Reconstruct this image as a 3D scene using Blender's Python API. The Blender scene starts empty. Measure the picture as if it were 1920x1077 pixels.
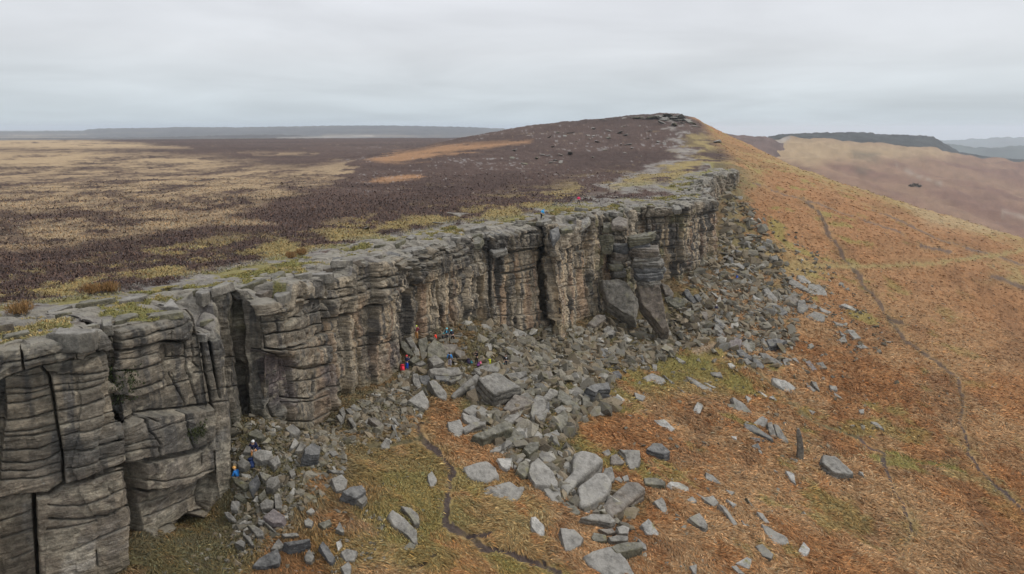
import bpy, bmesh, math, random
import numpy as np
from mathutils import Vector, Matrix, Euler
R = math.radians
scene = bpy.context.scene
COL = scene.collection
rng = np.random.default_rng(7)
random.seed(7)

# ------------------------------------------------------------------ camera
PITCH = R(13.1)
FPX = 1280.0                      # focal length in pixels of the 1920 px wide photograph (24 mm lens)
CP, SP = math.cos(PITCH), math.sin(PITCH)
cam_d = bpy.data.cameras.new('camera'); cam = bpy.data.objects.new('camera', cam_d); COL.objects.link(cam)
cam_d.sensor_width = 36.0; cam_d.lens = 24.0; cam_d.clip_start = 0.5; cam_d.clip_end = 60000.0
cam.location = (0, 0, 0); cam.rotation_euler = (R(90) - PITCH, 0, 0)
scene.camera = cam

# ------------------------------------------------------------------ sky: overcast cloud over a Nishita sky
SUN_EL, SUN_AZ = R(44), R(84)     # azimuth clockwise from +Y (veiled sun, out to the right)
world = bpy.data.worlds.new('World'); scene.world = world; world.use_nodes = True
nt = world.node_tree; nt.nodes.clear()
def N(t, nt_, **kw):
    n = nt_.nodes.new(t)
    for k, v in kw.items(): setattr(n, k, v)
    return n
out = N('ShaderNodeOutputWorld', nt); bg = N('ShaderNodeBackground', nt)
sky = N('ShaderNodeTexSky', nt, sky_type='NISHITA'); sky.sun_disc = False
sky.sun_elevation = SUN_EL; sky.sun_rotation = SUN_AZ
try: sky.air_density = 1.0; sky.dust_density = 3.0
except Exception: pass
geo = N('ShaderNodeTexCoord', nt)
sep = N('ShaderNodeSeparateXYZ', nt); nt.links.new(geo.outputs['Generated'], sep.inputs[0])
zc = N('ShaderNodeMath', nt, operation='MAXIMUM'); nt.links.new(sep.outputs['Z'], zc.inputs[0]); zc.inputs[1].default_value = 0.0
za = N('ShaderNodeMath', nt, operation='ADD'); nt.links.new(zc.outputs[0], za.inputs[0]); za.inputs[1].default_value = 0.12
dx = N('ShaderNodeMath', nt, operation='DIVIDE'); nt.links.new(sep.outputs['X'], dx.inputs[0]); nt.links.new(za.outputs[0], dx.inputs[1])
dy = N('ShaderNodeMath', nt, operation='DIVIDE'); nt.links.new(sep.outputs['Y'], dy.inputs[0]); nt.links.new(za.outputs[0], dy.inputs[1])
cb = N('ShaderNodeCombineXYZ', nt); nt.links.new(dx.outputs[0], cb.inputs[0]); nt.links.new(dy.outputs[0], cb.inputs[1])
cn = N('ShaderNodeTexNoise', nt); nt.links.new(cb.outputs[0], cn.inputs['Vector'])
cn.inputs['Scale'].default_value = 0.62; cn.inputs['Detail'].default_value = 5; cn.inputs['Roughness'].default_value = 0.5
cn.inputs['Distortion'].default_value = 0.4
cm = N('ShaderNodeMapRange', nt); nt.links.new(cn.outputs['Fac'], cm.inputs[0])
cm.inputs[1].default_value = 0.3; cm.inputs[2].default_value = 0.72; cm.inputs[3].default_value = 0.87; cm.inputs[4].default_value = 1.13
zr = N('ShaderNodeValToRGB', nt); nt.links.new(zc.outputs[0], zr.inputs[0])
e = zr.color_ramp.elements
e[0].position = 0.0; e[0].color = (0.555, 0.630, 0.672, 1)
e[1].position = 1.0; e[1].color = (1.10, 1.11, 1.17, 1)
m = e.new(0.10); m.color = (0.675, 0.703, 0.735, 1)
m = e.new(0.22); m.color = (0.805, 0.818, 0.866, 1)
mul = N('ShaderNodeMix', nt, data_type='RGBA', blend_type='MULTIPLY'); mul.inputs[0].default_value = 1
nt.links.new(zr.outputs[0], mul.inputs[6]); nt.links.new(cm.outputs[0], mul.inputs[7])
ns = N('ShaderNodeMix', nt, data_type='RGBA', blend_type='MULTIPLY'); ns.inputs[0].default_value = 1
nt.links.new(sky.outputs[0], ns.inputs[6]); ns.inputs[7].default_value = (0.1, 0.1, 0.1, 1)
mx = N('ShaderNodeMix', nt, data_type='RGBA'); mx.inputs[0].default_value = 0.95
nt.links.new(ns.outputs[2], mx.inputs[6]); nt.links.new(mul.outputs[2], mx.inputs[7])
nt.links.new(mx.outputs[2], bg.inputs[0]); bg.inputs[1].default_value = 1.0
nt.links.new(bg.outputs[0], out.inputs[0])

sun_d = bpy.data.lights.new('sun', 'SUN'); sun = bpy.data.objects.new('sun', sun_d); COL.objects.link(sun)
sun_d.energy = 1.5; sun_d.angle = R(11); sun_d.color = (1.0, 0.95, 0.88)
sdir = Vector((math.sin(SUN_AZ) * math.cos(SUN_EL), math.cos(SUN_AZ) * math.cos(SUN_EL), math.sin(SUN_EL)))
sun.rotation_euler = sdir.to_track_quat('Z', 'Y').to_euler()
scene.view_settings.view_transform = 'Standard'; scene.view_settings.look = 'None'
scene.view_settings.exposure = 0.10; scene.view_settings.gamma = 1.0
scene.cycles.use_denoising = True
scene.cycles.max_bounces = 5; scene.cycles.diffuse_bounces = 3; scene.cycles.volume_bounces = 1
scene.cycles.use_adaptive_sampling = False

# ------------------------------------------------------------------ projection helpers (photo pixel <-> world)
def ray(px, py):
    v = (538.5 - py) / FPX
    return (px - 960.0) / FPX, CP + v * SP, -SP + v * CP
def at_z(px, py, z):
    a, b, c = ray(px, py); d = z / c
    return np.array([a * d, b * d, z])
def at_d(px, py, d):
    a, b, c = ray(px, py)
    return np.array([a * d, b * d, c * d])
def project(x, y, z):
    d = y * CP - z * SP; u = y * SP + z * CP
    d = np.where(d < 0.5, 0.5, d)
    return 960.0 + FPX * x / d, 538.5 - FPX * u / d, d

# ------------------------------------------------------------------ noise (numpy)
def _h(ix, iy, iz, seed):
    h = (ix.astype(np.int64) * 374761393 + iy.astype(np.int64) * 668265263 + iz.astype(np.int64) * 2147483647 + seed * 974634777) & 0xFFFFFFFF
    h = ((h ^ (h >> 13)) * 1274126177) & 0xFFFFFFFF
    h = h ^ (h >> 16)
    return (h & 0xFFFFFF) / float(0xFFFFFF)
def hash2(a, b, seed=0): return _h(np.asarray(a), np.asarray(b), np.zeros(1, np.int64), seed)
def vn2(x, y, seed=0):
    xi = np.floor(x); yi = np.floor(y); fx = x - xi; fy = y - yi
    xi = xi.astype(np.int64); yi = yi.astype(np.int64)
    fx = fx * fx * fx * (fx * (fx * 6 - 15) + 10); fy = fy * fy * fy * (fy * (fy * 6 - 15) + 10)
    z = np.zeros(1, np.int64)
    a = _h(xi, yi, z, seed); b = _h(xi + 1, yi, z, seed); c = _h(xi, yi + 1, z, seed); d = _h(xi + 1, yi + 1, z, seed)
    return (a + (b - a) * fx + (c - a) * fy + (a - b - c + d) * fx * fy) * 2 - 1
def fbm2(x, y, seed=0, oct=4, gain=0.5):
    s = np.zeros(np.broadcast(x, y).shape); a = 1.0; t = 0
    for o in range(oct):
        s += a * vn2(x, y, seed + o * 17); t += a; a *= gain
        x, y = 1.62 * x + 1.18 * y + 3.1, -1.18 * x + 1.62 * y + 7.7
    return s / t
def vn3(x, y, z, seed=0):
    xi = np.floor(x).astype(np.int64); yi = np.floor(y).astype(np.int64); zi = np.floor(z).astype(np.int64)
    fx = x - xi; fy = y - yi; fz = z - zi
    fx = fx * fx * (3 - 2 * fx); fy = fy * fy * (3 - 2 * fy); fz = fz * fz * (3 - 2 * fz)
    r = 0
    for dx_ in (0, 1):
        for dy_ in (0, 1):
            for dz_ in (0, 1):
                w = (fx if dx_ else 1 - fx) * (fy if dy_ else 1 - fy) * (fz if dz_ else 1 - fz)
                r = r + w * _h(xi + dx_, yi + dy_, zi + dz_, seed)
    return r * 2 - 1
def fbm3(x, y, z, seed=0, oct=3):
    s = 0; a = 1.0; t = 0
    for o in range(oct):
        s = s + a * vn3(x, y, z, seed + 13 * o); t += a; a *= 0.5
        x = x * 2.03 + 5.2; y = y * 2.01 + 1.3; z = z * 2.02 + 9.1
    return s / t
def sstep(a, b, x):
    t = np.clip((x - a) / (b - a), 0, 1); return t * t * (3 - 2 * t)
def lerp(a, b, t): return a + (b - a) * t
def inpoly(px, py, poly):
    r = np.zeros(px.shape, bool); n = len(poly); j = n - 1
    for i in range(n):
        xi, yi = poly[i]; xj, yj = poly[j]
        if yi != yj:
            r ^= ((yi > py) != (yj > py)) & (px < (xj - xi) * (py - yi) / (yj - yi) + xi)
        j = i
    return r
def polydist(px, py, pts):
    d = np.full(px.shape, 1e9)
    for (x0, y0), (x1, y1) in zip(pts[:-1], pts[1:]):
        vx, vy = x1 - x0, y1 - y0; L = vx * vx + vy * vy + 1e-9
        t = np.clip(((px - x0) * vx + (py - y0) * vy) / L, 0, 1)
        d = np.minimum(d, np.hypot(px - x0 - t * vx, py - y0 - t * vy))
    return d
def softpoly(px, py, poly, w):
    """about 1 inside, 0 outside, a ramp of width w px round the outline"""
    xs = [p[0] for p in poly]; ys = [p[1] for p in poly]
    o = np.zeros(px.shape)
    k = (px > min(xs) - w) & (px < max(xs) + w) & (py > min(ys) - w) & (py < max(ys) + w)
    if k.any():
        a, b = px[k], py[k]
        d = polydist(a, b, list(poly) + [poly[0]])
        d = np.where(inpoly(a, b, poly), d, -d)
        o[k] = sstep(-w, w, d)
    return o
def softline(px, py, pts, w):
    xs = [p[0] for p in pts]; ys = [p[1] for p in pts]; m_ = 3 * w
    o = np.zeros(px.shape)
    k = (px > min(xs) - m_) & (px < max(xs) + m_) & (py > min(ys) - m_) & (py < max(ys) + m_)
    if k.any():
        o[k] = np.exp(-(polydist(px[k], py[k], pts) / w) ** 2)
    return o

def mesh_grid(name, P, mat, col=None, smooth=True, flip=False, kind=None):
    """P: (rows, cols, 3) points -> one mesh object"""
    nr, nc = P.shape[:2]
    me = bpy.data.meshes.new(name)
    v = P.reshape(-1, 3)
    idx = np.arange(nr * nc).reshape(nr, nc)
    q = np.stack([idx[:-1, :-1], idx[:-1, 1:], idx[1:, 1:], idx[1:, :-1]], -1).reshape(-1, 4)
    if flip: q = q[:, ::-1]
    fill_mesh(me, v, q, 4, smooth, col)
    me.materials.append(mat)
    o = bpy.data.objects.new(name, me); COL.objects.link(o)
    if kind: o['kind'] = kind
    return o
def fill_mesh(me, v, q, k, smooth=True, col=None):
    me.vertices.add(len(v)); me.vertices.foreach_set('co', np.ascontiguousarray(v, np.float32).ravel())
    me.loops.add(q.size); me.loops.foreach_set('vertex_index', np.ascontiguousarray(q, np.int32).ravel())
    me.polygons.add(len(q))
    me.polygons.foreach_set('loop_start', np.arange(0, q.size, k, dtype=np.int32))
    try: me.polygons.foreach_set('loop_total', np.full(len(q), k, np.int32))
    except Exception: pass
    me.polygons.foreach_set('use_smooth', np.full(len(q), smooth))
    if col is not None:
        a = me.color_attributes.new('Col', 'FLOAT_COLOR', 'POINT')
        c = np.ones((len(v), 4), np.float32); c[:, :3] = col.reshape(-1, 3)
        a.data.foreach_set('color', c.ravel())
    me.update(calc_edges=True)

# ------------------------------------------------------------------ materials
def new_mat(name):
    m_ = bpy.data.materials.new(name); m_.use_nodes = True
    t = m_.node_tree; t.nodes.clear()
    o = N('ShaderNodeOutputMaterial', t); b = N('ShaderNodeBsdfPrincipled', t)
    t.links.new(b.outputs[0], o.inputs[0]); b.inputs['Roughness'].default_value = 0.9
    b.inputs['Specular IOR Level'].default_value = 0.25
    return m_, t, b
def noise(t, vec, scale, detail=4, rough=0.6, dist=0.0):
    n = N('ShaderNodeTexNoise', t); n.inputs['Scale'].default_value = scale
    n.inputs['Detail'].default_value = detail; n.inputs['Roughness'].default_value = rough; n.inputs['Distortion'].default_value = dist
    if vec is not None: t.links.new(vec, n.inputs['Vector'])
    return n.outputs['Fac']
def mrange(t, val, a, b, c, d):
    n = N('ShaderNodeMapRange', t); t.links.new(val, n.inputs[0])
    for i, x in enumerate((a, b, c, d)): n.inputs[i + 1].default_value = x
    return n.outputs[0]
def math_(t, op, a, b=None):
    n = N('ShaderNodeMath', t, operation=op)
    for i, x in enumerate((a, b)):
        if x is None: continue
        if isinstance(x, (int, float)): n.inputs[i].default_value = x
        else: t.links.new(x, n.inputs[i])
    return n.outputs[0]
def mixc(t, fac, a, b, mode='MIX'):
    n = N('ShaderNodeMix', t, data_type='RGBA', blend_type=mode)
    if isinstance(fac, (int, float)): n.inputs[0].default_value = fac
    else: t.links.new(fac, n.inputs[0])
    for i, x in ((6, a), (7, b)):
        if isinstance(x, tuple): n.inputs[i].default_value = (*x, 1)
        else: t.links.new(x, n.inputs[i])
    return n.outputs[2]
def bump(t, b, h, strength, dist):
    n = N('ShaderNodeBump', t); n.inputs['Strength'].default_value = strength; n.inputs['Distance'].default_value = dist
    t.links.new(h, n.inputs['Height']); t.links.new(n.outputs[0], b.inputs['Normal'])

def land_material():
    m_, t, b = new_mat('land')
    a = N('ShaderNodeAttribute', t, attribute_name='Col'); g = N('ShaderNodeNewGeometry', t)
    n1 = noise(t, g.outputs['Position'], 3.0, 6, 0.7); n2 = noise(t, g.outputs['Position'], 0.35, 4, 0.6)
    f = math_(t, 'MULTIPLY', mrange(t, n1, 0.25, 0.75, 0.62, 1.38), mrange(t, n2, 0.3, 0.7, 0.86, 1.14))
    c = mixc(t, 1.0, a.outputs['Color'], f, 'MULTIPLY')
    t.links.new(c, b.inputs['Base Color']); b.inputs['Roughness'].default_value = 0.95; b.inputs['Specular IOR Level'].default_value = 0.1
    bump(t, b, n1, 0.9, 0.25)
    return m_
def cliff_material():
    m_, t, b = new_mat('gritstone_cliff')
    a = N('ShaderNodeAttribute', t, attribute_name='Col'); g = N('ShaderNodeNewGeometry', t)
    pos = g.outputs['Position']
    n1 = noise(t, pos, 2.2, 8, 0.68); n2 = noise(t, pos, 9.0, 4, 0.7)
    mp = N('ShaderNodeMapping', t); mp.inputs['Scale'].default_value = (0.8, 0.8, 5.0); t.links.new(pos, mp.inputs[0])
    n3 = noise(t, mp.outputs[0], 1.3, 6, 0.6, 0.3)
    f = math_(t, 'MULTIPLY', mrange(t, n1, 0.28, 0.72, 0.48, 1.5), math_(t, 'MULTIPLY', mrange(t, n3, 0.3, 0.7, 0.72, 1.25), mrange(t, n2, 0.3, 0.7, 0.75, 1.22)))
    c = mixc(t, 1.0, a.outputs['Color'], f, 'MULTIPLY')
    # pale lichen spots
    v = N('ShaderNodeTexVoronoi', t); v.inputs['Scale'].default_value = 1.9; t.links.new(pos, v.inputs['Vector'])
    sp_ = math_(t, 'MULTIPLY', mrange(t, v.outputs['Distance'], 0.05, 0.14, 1, 0), mrange(t, noise(t, pos, 0.45, 2), 0.5, 0.62, 0, 0.55))
    c = mixc(t, sp_, c, (0.36, 0.35, 0.31))
    # weathered tops are paler, grey green
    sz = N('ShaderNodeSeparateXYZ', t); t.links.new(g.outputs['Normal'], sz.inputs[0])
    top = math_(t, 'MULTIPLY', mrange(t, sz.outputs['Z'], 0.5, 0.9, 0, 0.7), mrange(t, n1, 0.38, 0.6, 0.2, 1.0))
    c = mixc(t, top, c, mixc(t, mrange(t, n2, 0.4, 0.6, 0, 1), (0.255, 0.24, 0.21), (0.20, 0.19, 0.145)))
    gr = N('ShaderNodeAttribute', t, attribute_name='Grass')
    c = mixc(t, gr.outputs['Fac'], c, mixc(t, 1.0, (0.20, 0.185, 0.068), mrange(t, n2, 0.25, 0.75, 0.5, 1.5), 'MULTIPLY'))
    t.links.new(c, b.inputs['Base Color']); b.inputs['Roughness'].default_value = 0.88
    h = math_(t, 'ADD', math_(t, 'MULTIPLY', n1, 0.8), math_(t, 'ADD', math_(t, 'MULTIPLY', n3, 0.7), math_(t, 'MULTIPLY', n2, 0.3)))
    bump(t, b, h, 1.0, 0.28)
    return m_
def boulder_material(name, c0, c1, lichen=0.5, moss=0.3):
    m_, t, b = new_mat(name)
    oi = N('ShaderNodeObjectInfo', t); tc = N('ShaderNodeTexCoord', t); g = N('ShaderNodeNewGeometry', t)
    off = N('ShaderNodeVectorMath', t, operation='ADD'); t.links.new(g.outputs['Position'], off.inputs[0])
    n1 = noise(t, off.outputs[0], 1.6, 8, 0.68); n2 = noise(t, off.outputs[0], 7.0, 5, 0.7)
    c = mixc(t, oi.outputs['Random'], c0, c1)
    f = math_(t, 'MULTIPLY', mrange(t, n1, 0.28, 0.72, 0.42, 1.5), mrange(t, n2, 0.28, 0.72, 0.66, 1.32))
    c = mixc(t, 1.0, c, f, 'MULTIPLY')
    st = mrange(t, noise(t, off.outputs[0], 0.55, 6, 0.7, 0.6), 0.42, 0.62, 1.0, 0.55)
    c = mixc(t, 1.0, c, st, 'MULTIPLY')
    sz = N('ShaderNodeSeparateXYZ', t); t.links.new(g.outputs['Normal'], sz.inputs[0])
    top = math_(t, 'MULTIPLY', mrange(t, sz.outputs['Z'], 0.45, 0.92, 0, lichen), mrange(t, n1, 0.36, 0.6, 0.2, 1.0))
    c = mixc(t, top, c, (0.30, 0.29, 0.265))
    ms = math_(t, 'MULTIPLY', mrange(t, noise(t, off.outputs[0], 0.8, 5, 0.65), 0.56, 0.66, 0, moss), mrange(t, sz.outputs['Z'], -0.1, 0.5, 0.25, 1.0))
    c = mixc(t, ms, c, (0.17, 0.155, 0.05))
    v = N('ShaderNodeTexVoronoi', t); v.inputs['Scale'].default_value = 1.6; t.links.new(off.outputs[0], v.inputs['Vector'])
    sp_ = math_(t, 'MULTIPLY', mrange(t, v.outputs['Distance'], 0.05, 0.16, 1, 0), mrange(t, n1, 0.5, 0.62, 0, 0.6))
    c = mixc(t, sp_, c, (0.46, 0.45, 0.41))
    t.links.new(c, b.inputs['Base Color']); b.inputs['Roughness'].default_value = 0.85
    bump(t, b, math_(t, 'ADD', n1, math_(t, 'MULTIPLY', n2, 0.4)), 0.9, 0.22)
    return m_
def plain(name, c, rough=0.8, var=0.25, scale=12.0):
    m_, t, b = new_mat(name)
    tc = N('ShaderNodeTexCoord', t)
    n1 = noise(t, tc.outputs['Object'], scale, 4)
    cc = mixc(t, 1.0, c, mrange(t, n1, 0.25, 0.75, 1 - var, 1 + var), 'MULTIPLY')
    t.links.new(cc, b.inputs['Base Color']); b.inputs['Roughness'].default_value = rough
    return m_
def leaf_material(name, rough=0.9):
    m_, t, b = new_mat(name)
    a = N('ShaderNodeAttribute', t, attribute_name='Col')
    t.links.new(a.outputs['Color'], b.inputs['Base Color']); b.inputs['Roughness'].default_value = rough
    b.inputs['Specular IOR Level'].default_value = 0.12
    return m_
M_LAND = land_material(); M_CLIFF = cliff_material()

# ================================================================== THE EDGE: rim and foot of the cliff, column by column
# photo pixel of the rim, its height; photo pixel of the foot; metres pushed back (recess)
COLS = [
 (-420, 735,  -9.6, -400, 1500, 0), (-120, 662,  -9.9, -120, 1300, 0), (0, 643, -10.0, 0, 1210, 0),
 (70, 633, -10.05, 90, 1130, 0), (192, 618, -10.2, 243, 1062, 0), (199, 612, -10.2, 250, 1030, 0.9), (206, 606, -10.25, 268, 1005, 0),
 (285, 588, -10.4, 335, 1000, 0), (350, 571, -10.5, 398, 985, 0), (362, 569, -10.55, 412, 965, 0),
 (367, 612, -11.9, 416, 950, 0.2), (374, 630, -12.6, 419, 940, 0.2), (411, 634, -12.8, 430, 890, 0.4),
 (400, 558, -10.8, 433, 800, 1.6), (432, 550, -10.8, 443, 785, 0.6), (441, 549, -10.8, 448, 780, 1.0),
 (444, 548, -10.85, 450, 776, 1.9), (450, 547, -10.9, 456, 772, 1.6), (454, 548, -10.9, 460, 772, .7), (482, 549, -11.0, 482, 778, .6), (487, 549, -11.05, 490, 782, 0),
 (500, 548, -11.05, 500, 786, 0), (540, 543, -11.4, 545, 803, 0), (598, 523, -12.1, 592, 812, 0), (609, 518, -12.2, 625, 775, 0),
 (612, 514, -12.3, 627, 748, 1.5), (660, 502, -12.55, 664, 737, 1.0), (700, 492, -12.8, 703, 722, 0.5), (738, 478, -13.1, 748, 694, 0),
 (746, 476, -13.2, 752, 655, 0.8), (785, 463, -13.4, 787, 640, 0.3), (850, 453, -13.7, 858, 612, 0), (872, 450, -13.8, 868, 608, 0.2),
 (876, 450, -13.8, 872, 606, 2.2), (902, 446, -14.0, 906, 602, 2.2), (908, 441, -14.0, 917, 606, 0.3), (916, 438, -14.0, 924, 612, -1.2),
 (960, 432, -14.0, 960, 628, -1.0), (1000, 424, -14.0, 1026, 630, -0.6), (1006, 424, -14.0, 1031, 622, 1.0),
 (1010, 426, -14.0, 1034, 605, 3.6), (1020, 428, -14.0, 1042, 602, 3.0), (1024, 428, -14.0, 1046, 612, -1.2),
 (1050, 420, -14.0, 1058, 617, -1.2), (1072, 413, -14.0, 1076, 614, -0.8), (1076, 412, -14.0, 1080, 608, 0.4),
 (1112, 405, -14.0, 1122, 592, -0.6), (1117, 404, -14.0, 1126, 590, 3.0), (1150, 402, -14.0, 1150, 590, 3.4),
 (1172, 399, -14.0, 1188, 592, 1.2), (1182, 398, -14.0, 1192, 592, 4.5), (1204, 392, -13.95, 1204, 560, 4.5), (1212, 391, -13.95, 1212, 555, 2.5),
 (1262, 386, -13.9, 1264, 532, 1.0), (1272, 384, -13.9, 1274, 528, -0.8), (1286, 381, -13.8, 1288, 520, -0.8), (1292, 379, -14.0, 1291, 515, 3.0),
 (1300, 377, -14.4, 1299, 512, 1.0), (1334, 374, -15.1, 1340, 474, 0), (1340, 373, -15.1, 1345, 468, 1.5),
 (1318, 352, -13.9, 1347, 440, 4.0), (1338, 334, -13.2, 1352, 372, 0), (1352, 330, -13.1, 1360, 364, 1.0), (1356, 328, -13.1, 1362, 362, 4.0), (1362, 326, -13.05, 1366, 358, 0),
 (1378, 323, -12.9, 1380, 352, 0), (1382, 321, -12.9, 1384, 342, 5.0), (1386, 319, -12.7, 1388, 332, 10.0),
]
rim, foot = [], []
for (a, b, z, c, d, push) in COLS:
    r_ = at_z(a, b, z); dd = r_[1] / ray(a, b)[1]
    r_ = at_d(a, b, dd + push)
    vv = ray(c, d); f_ = at_d(c, d, r_[1] / vv[1])
    # keep the foot close under the rim: only a slight outward lean
    rim.append(r_); foot.append(f_)
rim = np.array(rim); foot = np.array(foot)
pre_r = np.array([[-60, -45, -9.0], [-44, -12, -9.2], [-34, 8, -9.4]]); pre_f = pre_r + np.array([[1, -.5, -16], [1, -.5, -16], [1, -.5, -16.5]])
rim = np.vstack([pre_r, rim]); foot = np.vstack([pre_f, foot])

def resample(P, ds):
    L = np.r_[0, np.cumsum(np.hypot(*(np.diff(P[:, :2], axis=0).T)))]
    s = np.arange(0, L[-1], ds)
    return np.stack([np.interp(s, L, P[:, i]) for i in range(P.shape[1])], 1), s
def gsmooth(A, sig):
    k = int(3 * sig) + 1; x = np.arange(-k, k + 1); g = np.exp(-x * x / (2.0 * sig * sig)); g /= g.sum()
    A = np.asarray(A, float)
    if A.ndim == 1: A = A[:, None]
    pad = np.vstack([A[:1] + (A[:1] - A[k:0:-1]), A, A[-1:] + (A[-1:] - A[-2:-k - 2:-1])])
    r_ = np.stack([np.convolve(pad[:, i], g, 'valid') for i in range(A.shape[1])], 1)
    return r_ if r_.shape[1] > 1 else r_[:, 0]
# smooth edge line used by the ground
keep = [i for i in range(len(rim)) if i < 3 or COLS[i - 3][5] < 1.3 and COLS[i - 3][5] > -3]
ext = np.array([[86, 270, -11.4], [105, 358, -5.9], [119, 430, 1.2], [127, 489, 7.6], [143, 565, 7.5], [172, 700, 1.0], [235, 1000, -13], [300, 1500, -17], [500, 4000, -17]])
edge0 = np.vstack([[[-150, -190, -9]], [[-90, -100, -9]], rim[keep][:, :3], ext])
EDGE, _ = resample(edge0, 1.0); EDGE[:, :2] = gsmooth(EDGE[:, :2], 9); EDGE[:, 2] = gsmooth(EDGE[:, 2], 6)
EDGE, ES = resample(EDGE, 1.5)
def edge_coords(x, y):
    """arc length along the edge and signed distance (+ down the slope, to the right)"""
    x = x.ravel(); y = y.ravel(); n = len(x); S = np.empty(n); D = np.empty(n)
    A = EDGE[:, :2]; T = np.gradient(A, axis=0); T /= np.linalg.norm(T, axis=1)[:, None]
    far = len(A)
    sub = np.unique(np.r_[np.arange(0, min(far, 420)), np.arange(420, far, 12)])
    As = A[sub]; Ts = T[sub]
    for i in range(0, n, 40000):
        xx = x[i:i + 40000, None]; yy = y[i:i + 40000, None]
        d2 = (xx - As[:, 0]) ** 2 + (yy - As[:, 1]) ** 2
        j = d2.argmin(1); r_ = np.arange(len(j))
        ex = xx[:, 0] - As[j, 0]; ey = yy[:, 0] - As[j, 1]
        along = ex * Ts[j, 0] + ey * Ts[j, 1]
        S[i:i + 40000] = ES[sub[j]] + along
        cr = ex * Ts[j, 1] - ey * Ts[j, 0]
        D[i:i + 40000] = np.where(cr >= 0, 1, -1) * np.sqrt(d2[r_, j] - along ** 2 + 1e-9).clip(0)
    return S, D
s_f, n_f = edge_coords(foot[:, 0], foot[:, 1])
o_ = np.argsort(s_f); 
BS = np.arange(0, ES[-1], 1.0)
Bz = np.interp(BS, np.r_[0, s_f[o_], s_f[o_][-1] + 25], np.r_[foot[0, 2], foot[o_, 2], np.interp(s_f[o_][-1] + 25, ES, EDGE[:, 2]) - 1.0])
endS = s_f.max() + 25
Pz = np.interp(BS, ES, EDGE[:, 2])
Bz = np.where(BS > endS, Pz - 0.5, Bz)
Blev = [gsmooth(Bz, sg) for sg in (0.8, 3, 8, 18, 35)]
Bn = [0, 4, 12, 30, 70]
MOOR = -17.5
def B_at(S, D):
    vals = [np.interp(S, BS, b) for b in Blev]
    o = vals[0].copy()
    for i in range(4):
        t = np.clip((D - Bn[i]) / (Bn[i + 1] - Bn[i]), 0, 1)
        o = np.where(D > Bn[i], lerp(vals[i], vals[i + 1], t), o)
    return o
BREAK_PX = [(1405, 272), (1440, 284), (1500, 300), (1600, 318), (1690, 342), (1780, 372), (1850, 402), (1920, 430), (2050, 480), (2300, 600)]
_brk = None
def slope_drop(S, D):
    dpos = np.clip(D, 0, None)
    steep = 1 + .55 * sstep(*np.interp([300, 470], EDGE[:, 1], ES), S)
    return np.where(dpos < 8, 0.34 * dpos, 2.72 + 0.285 * (dpos - 8)) * steep
def raw_slope(S, D): return B_at(S, D) - slope_drop(S, D)
def find_break():
    ss, nn = [], []
    for (a, b) in BREAK_PX:
        rx, ry, rz = ray(a, b); d = np.linspace(60, 900, 1700)
        S, D = edge_coords(rx * d, ry * d); z = raw_slope(S, D)
        k = np.where((rz * d < z) & (D > 0))[0]
        if len(k): ss.append(S[k[0]]); nn.append(D[k[0]])
        else:
            j = np.argmin(np.where(D > 5, rz * d - z, 1e9)); ss.append(S[j]); nn.append(D[j])
    o = np.argsort(ss); return np.array(ss)[o], np.array(nn)[o]
_brk = find_break()
print('break', _brk)
VALLEY = -175.0
def ground_z(x, y, detail=True):
    """height of the ground sheet"""
    shp = x.shape; S, D = edge_coords(x, y)
    xf = x.ravel(); yf = y.ravel(); r_ = np.hypot(xf, yf)
    P = np.interp(S, BS, Pz)
    n = np.clip(-D, 0, None)
    hill = np.exp(-((S - np.interp(470, EDGE[:, 1], ES)) / 130.0) ** 2)
    P = P + hill * 2.6 * np.exp(-((n - 24) / 34.0) ** 2)
    wdt = 215.0
    g = np.clip(1 - (n / wdt) ** 2.3, 0, 1); g = g * g * (3 - 2 * g) * 0.2 + g * 0.8
    top = MOOR + (P - MOOR) * g
    und = 2.2 * fbm2(xf / 260, yf / 260, 3, 3) * sstep(60, 260, n) + 5 * fbm2(xf / 1500, yf / 1500, 5, 3) * sstep(400, 2500, n)
    # the far moor rises to a long low ridge on the skyline
    az = np.degrees(np.arctan2(xf, yf))
    ridge = np.interp(az, [-60, -40, -34, -31, -27, -16, -6, 0, 6, 12], [-2, -8, -10, 4, 14, 22, 20, 16, 8, 0])
    top = top + und * (1 - .8 * sstep(900, 1800, r_)) - 42 * sstep(1100, 3600, r_)
    nb = np.interp(S, _brk[0], _brk[1])
    d = np.clip(D, 0, None); over = np.clip(d - nb, 0, None)
    slope = raw_slope(S, D) - np.where(over > 0, 0.020 * np.minimum(over, 30) ** 2 + 1.1 * np.clip(over - 30, 0, None), 0)
    slope = np.maximum(slope, VALLEY - 420 * sstep(1500, 5000, r_) * sstep(8, 20, az) + 2 * fbm2(xf / 200, yf / 200, 8, 3))
    # step from the plateau down to the foot, hidden inside the rock (7 m behind the rim)
    hgt = np.clip(np.interp(S, BS, Pz) - np.interp(S, BS, Bz), 0, 30)
    lo = np.where(hgt > 1.5, -8.0, -14.0); hi = np.where(hgt > 1.5, -6.8, 6.0)
    t = sstep(lo, hi, D)
    z = lerp(top, np.where(D < 0, B_at(S, D), slope), t)
    if detail:
        am = np.clip(r_ / 60, 0.4, 3)
        sl = sstep(2, 14, D)
        z = z + sl * (0.9 * fbm2(xf / 16, yf / 16, 11, 3) + 0.30 * fbm2(xf / 3.1, yf / 3.1, 12, 3)) * np.clip(40 / (r_ * 0.1 + 1), 0, 1.0)
        z = z + sstep(-8, -12, D) * (0.45 * fbm2(xf / 9, yf / 9, 14, 3) + 0.22 * fbm2(xf / 1.6, yf / 1.6, 15, 3)) * (r_ < 1500)
    return z.reshape(shp), S.reshape(shp), D.reshape(shp)

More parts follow.
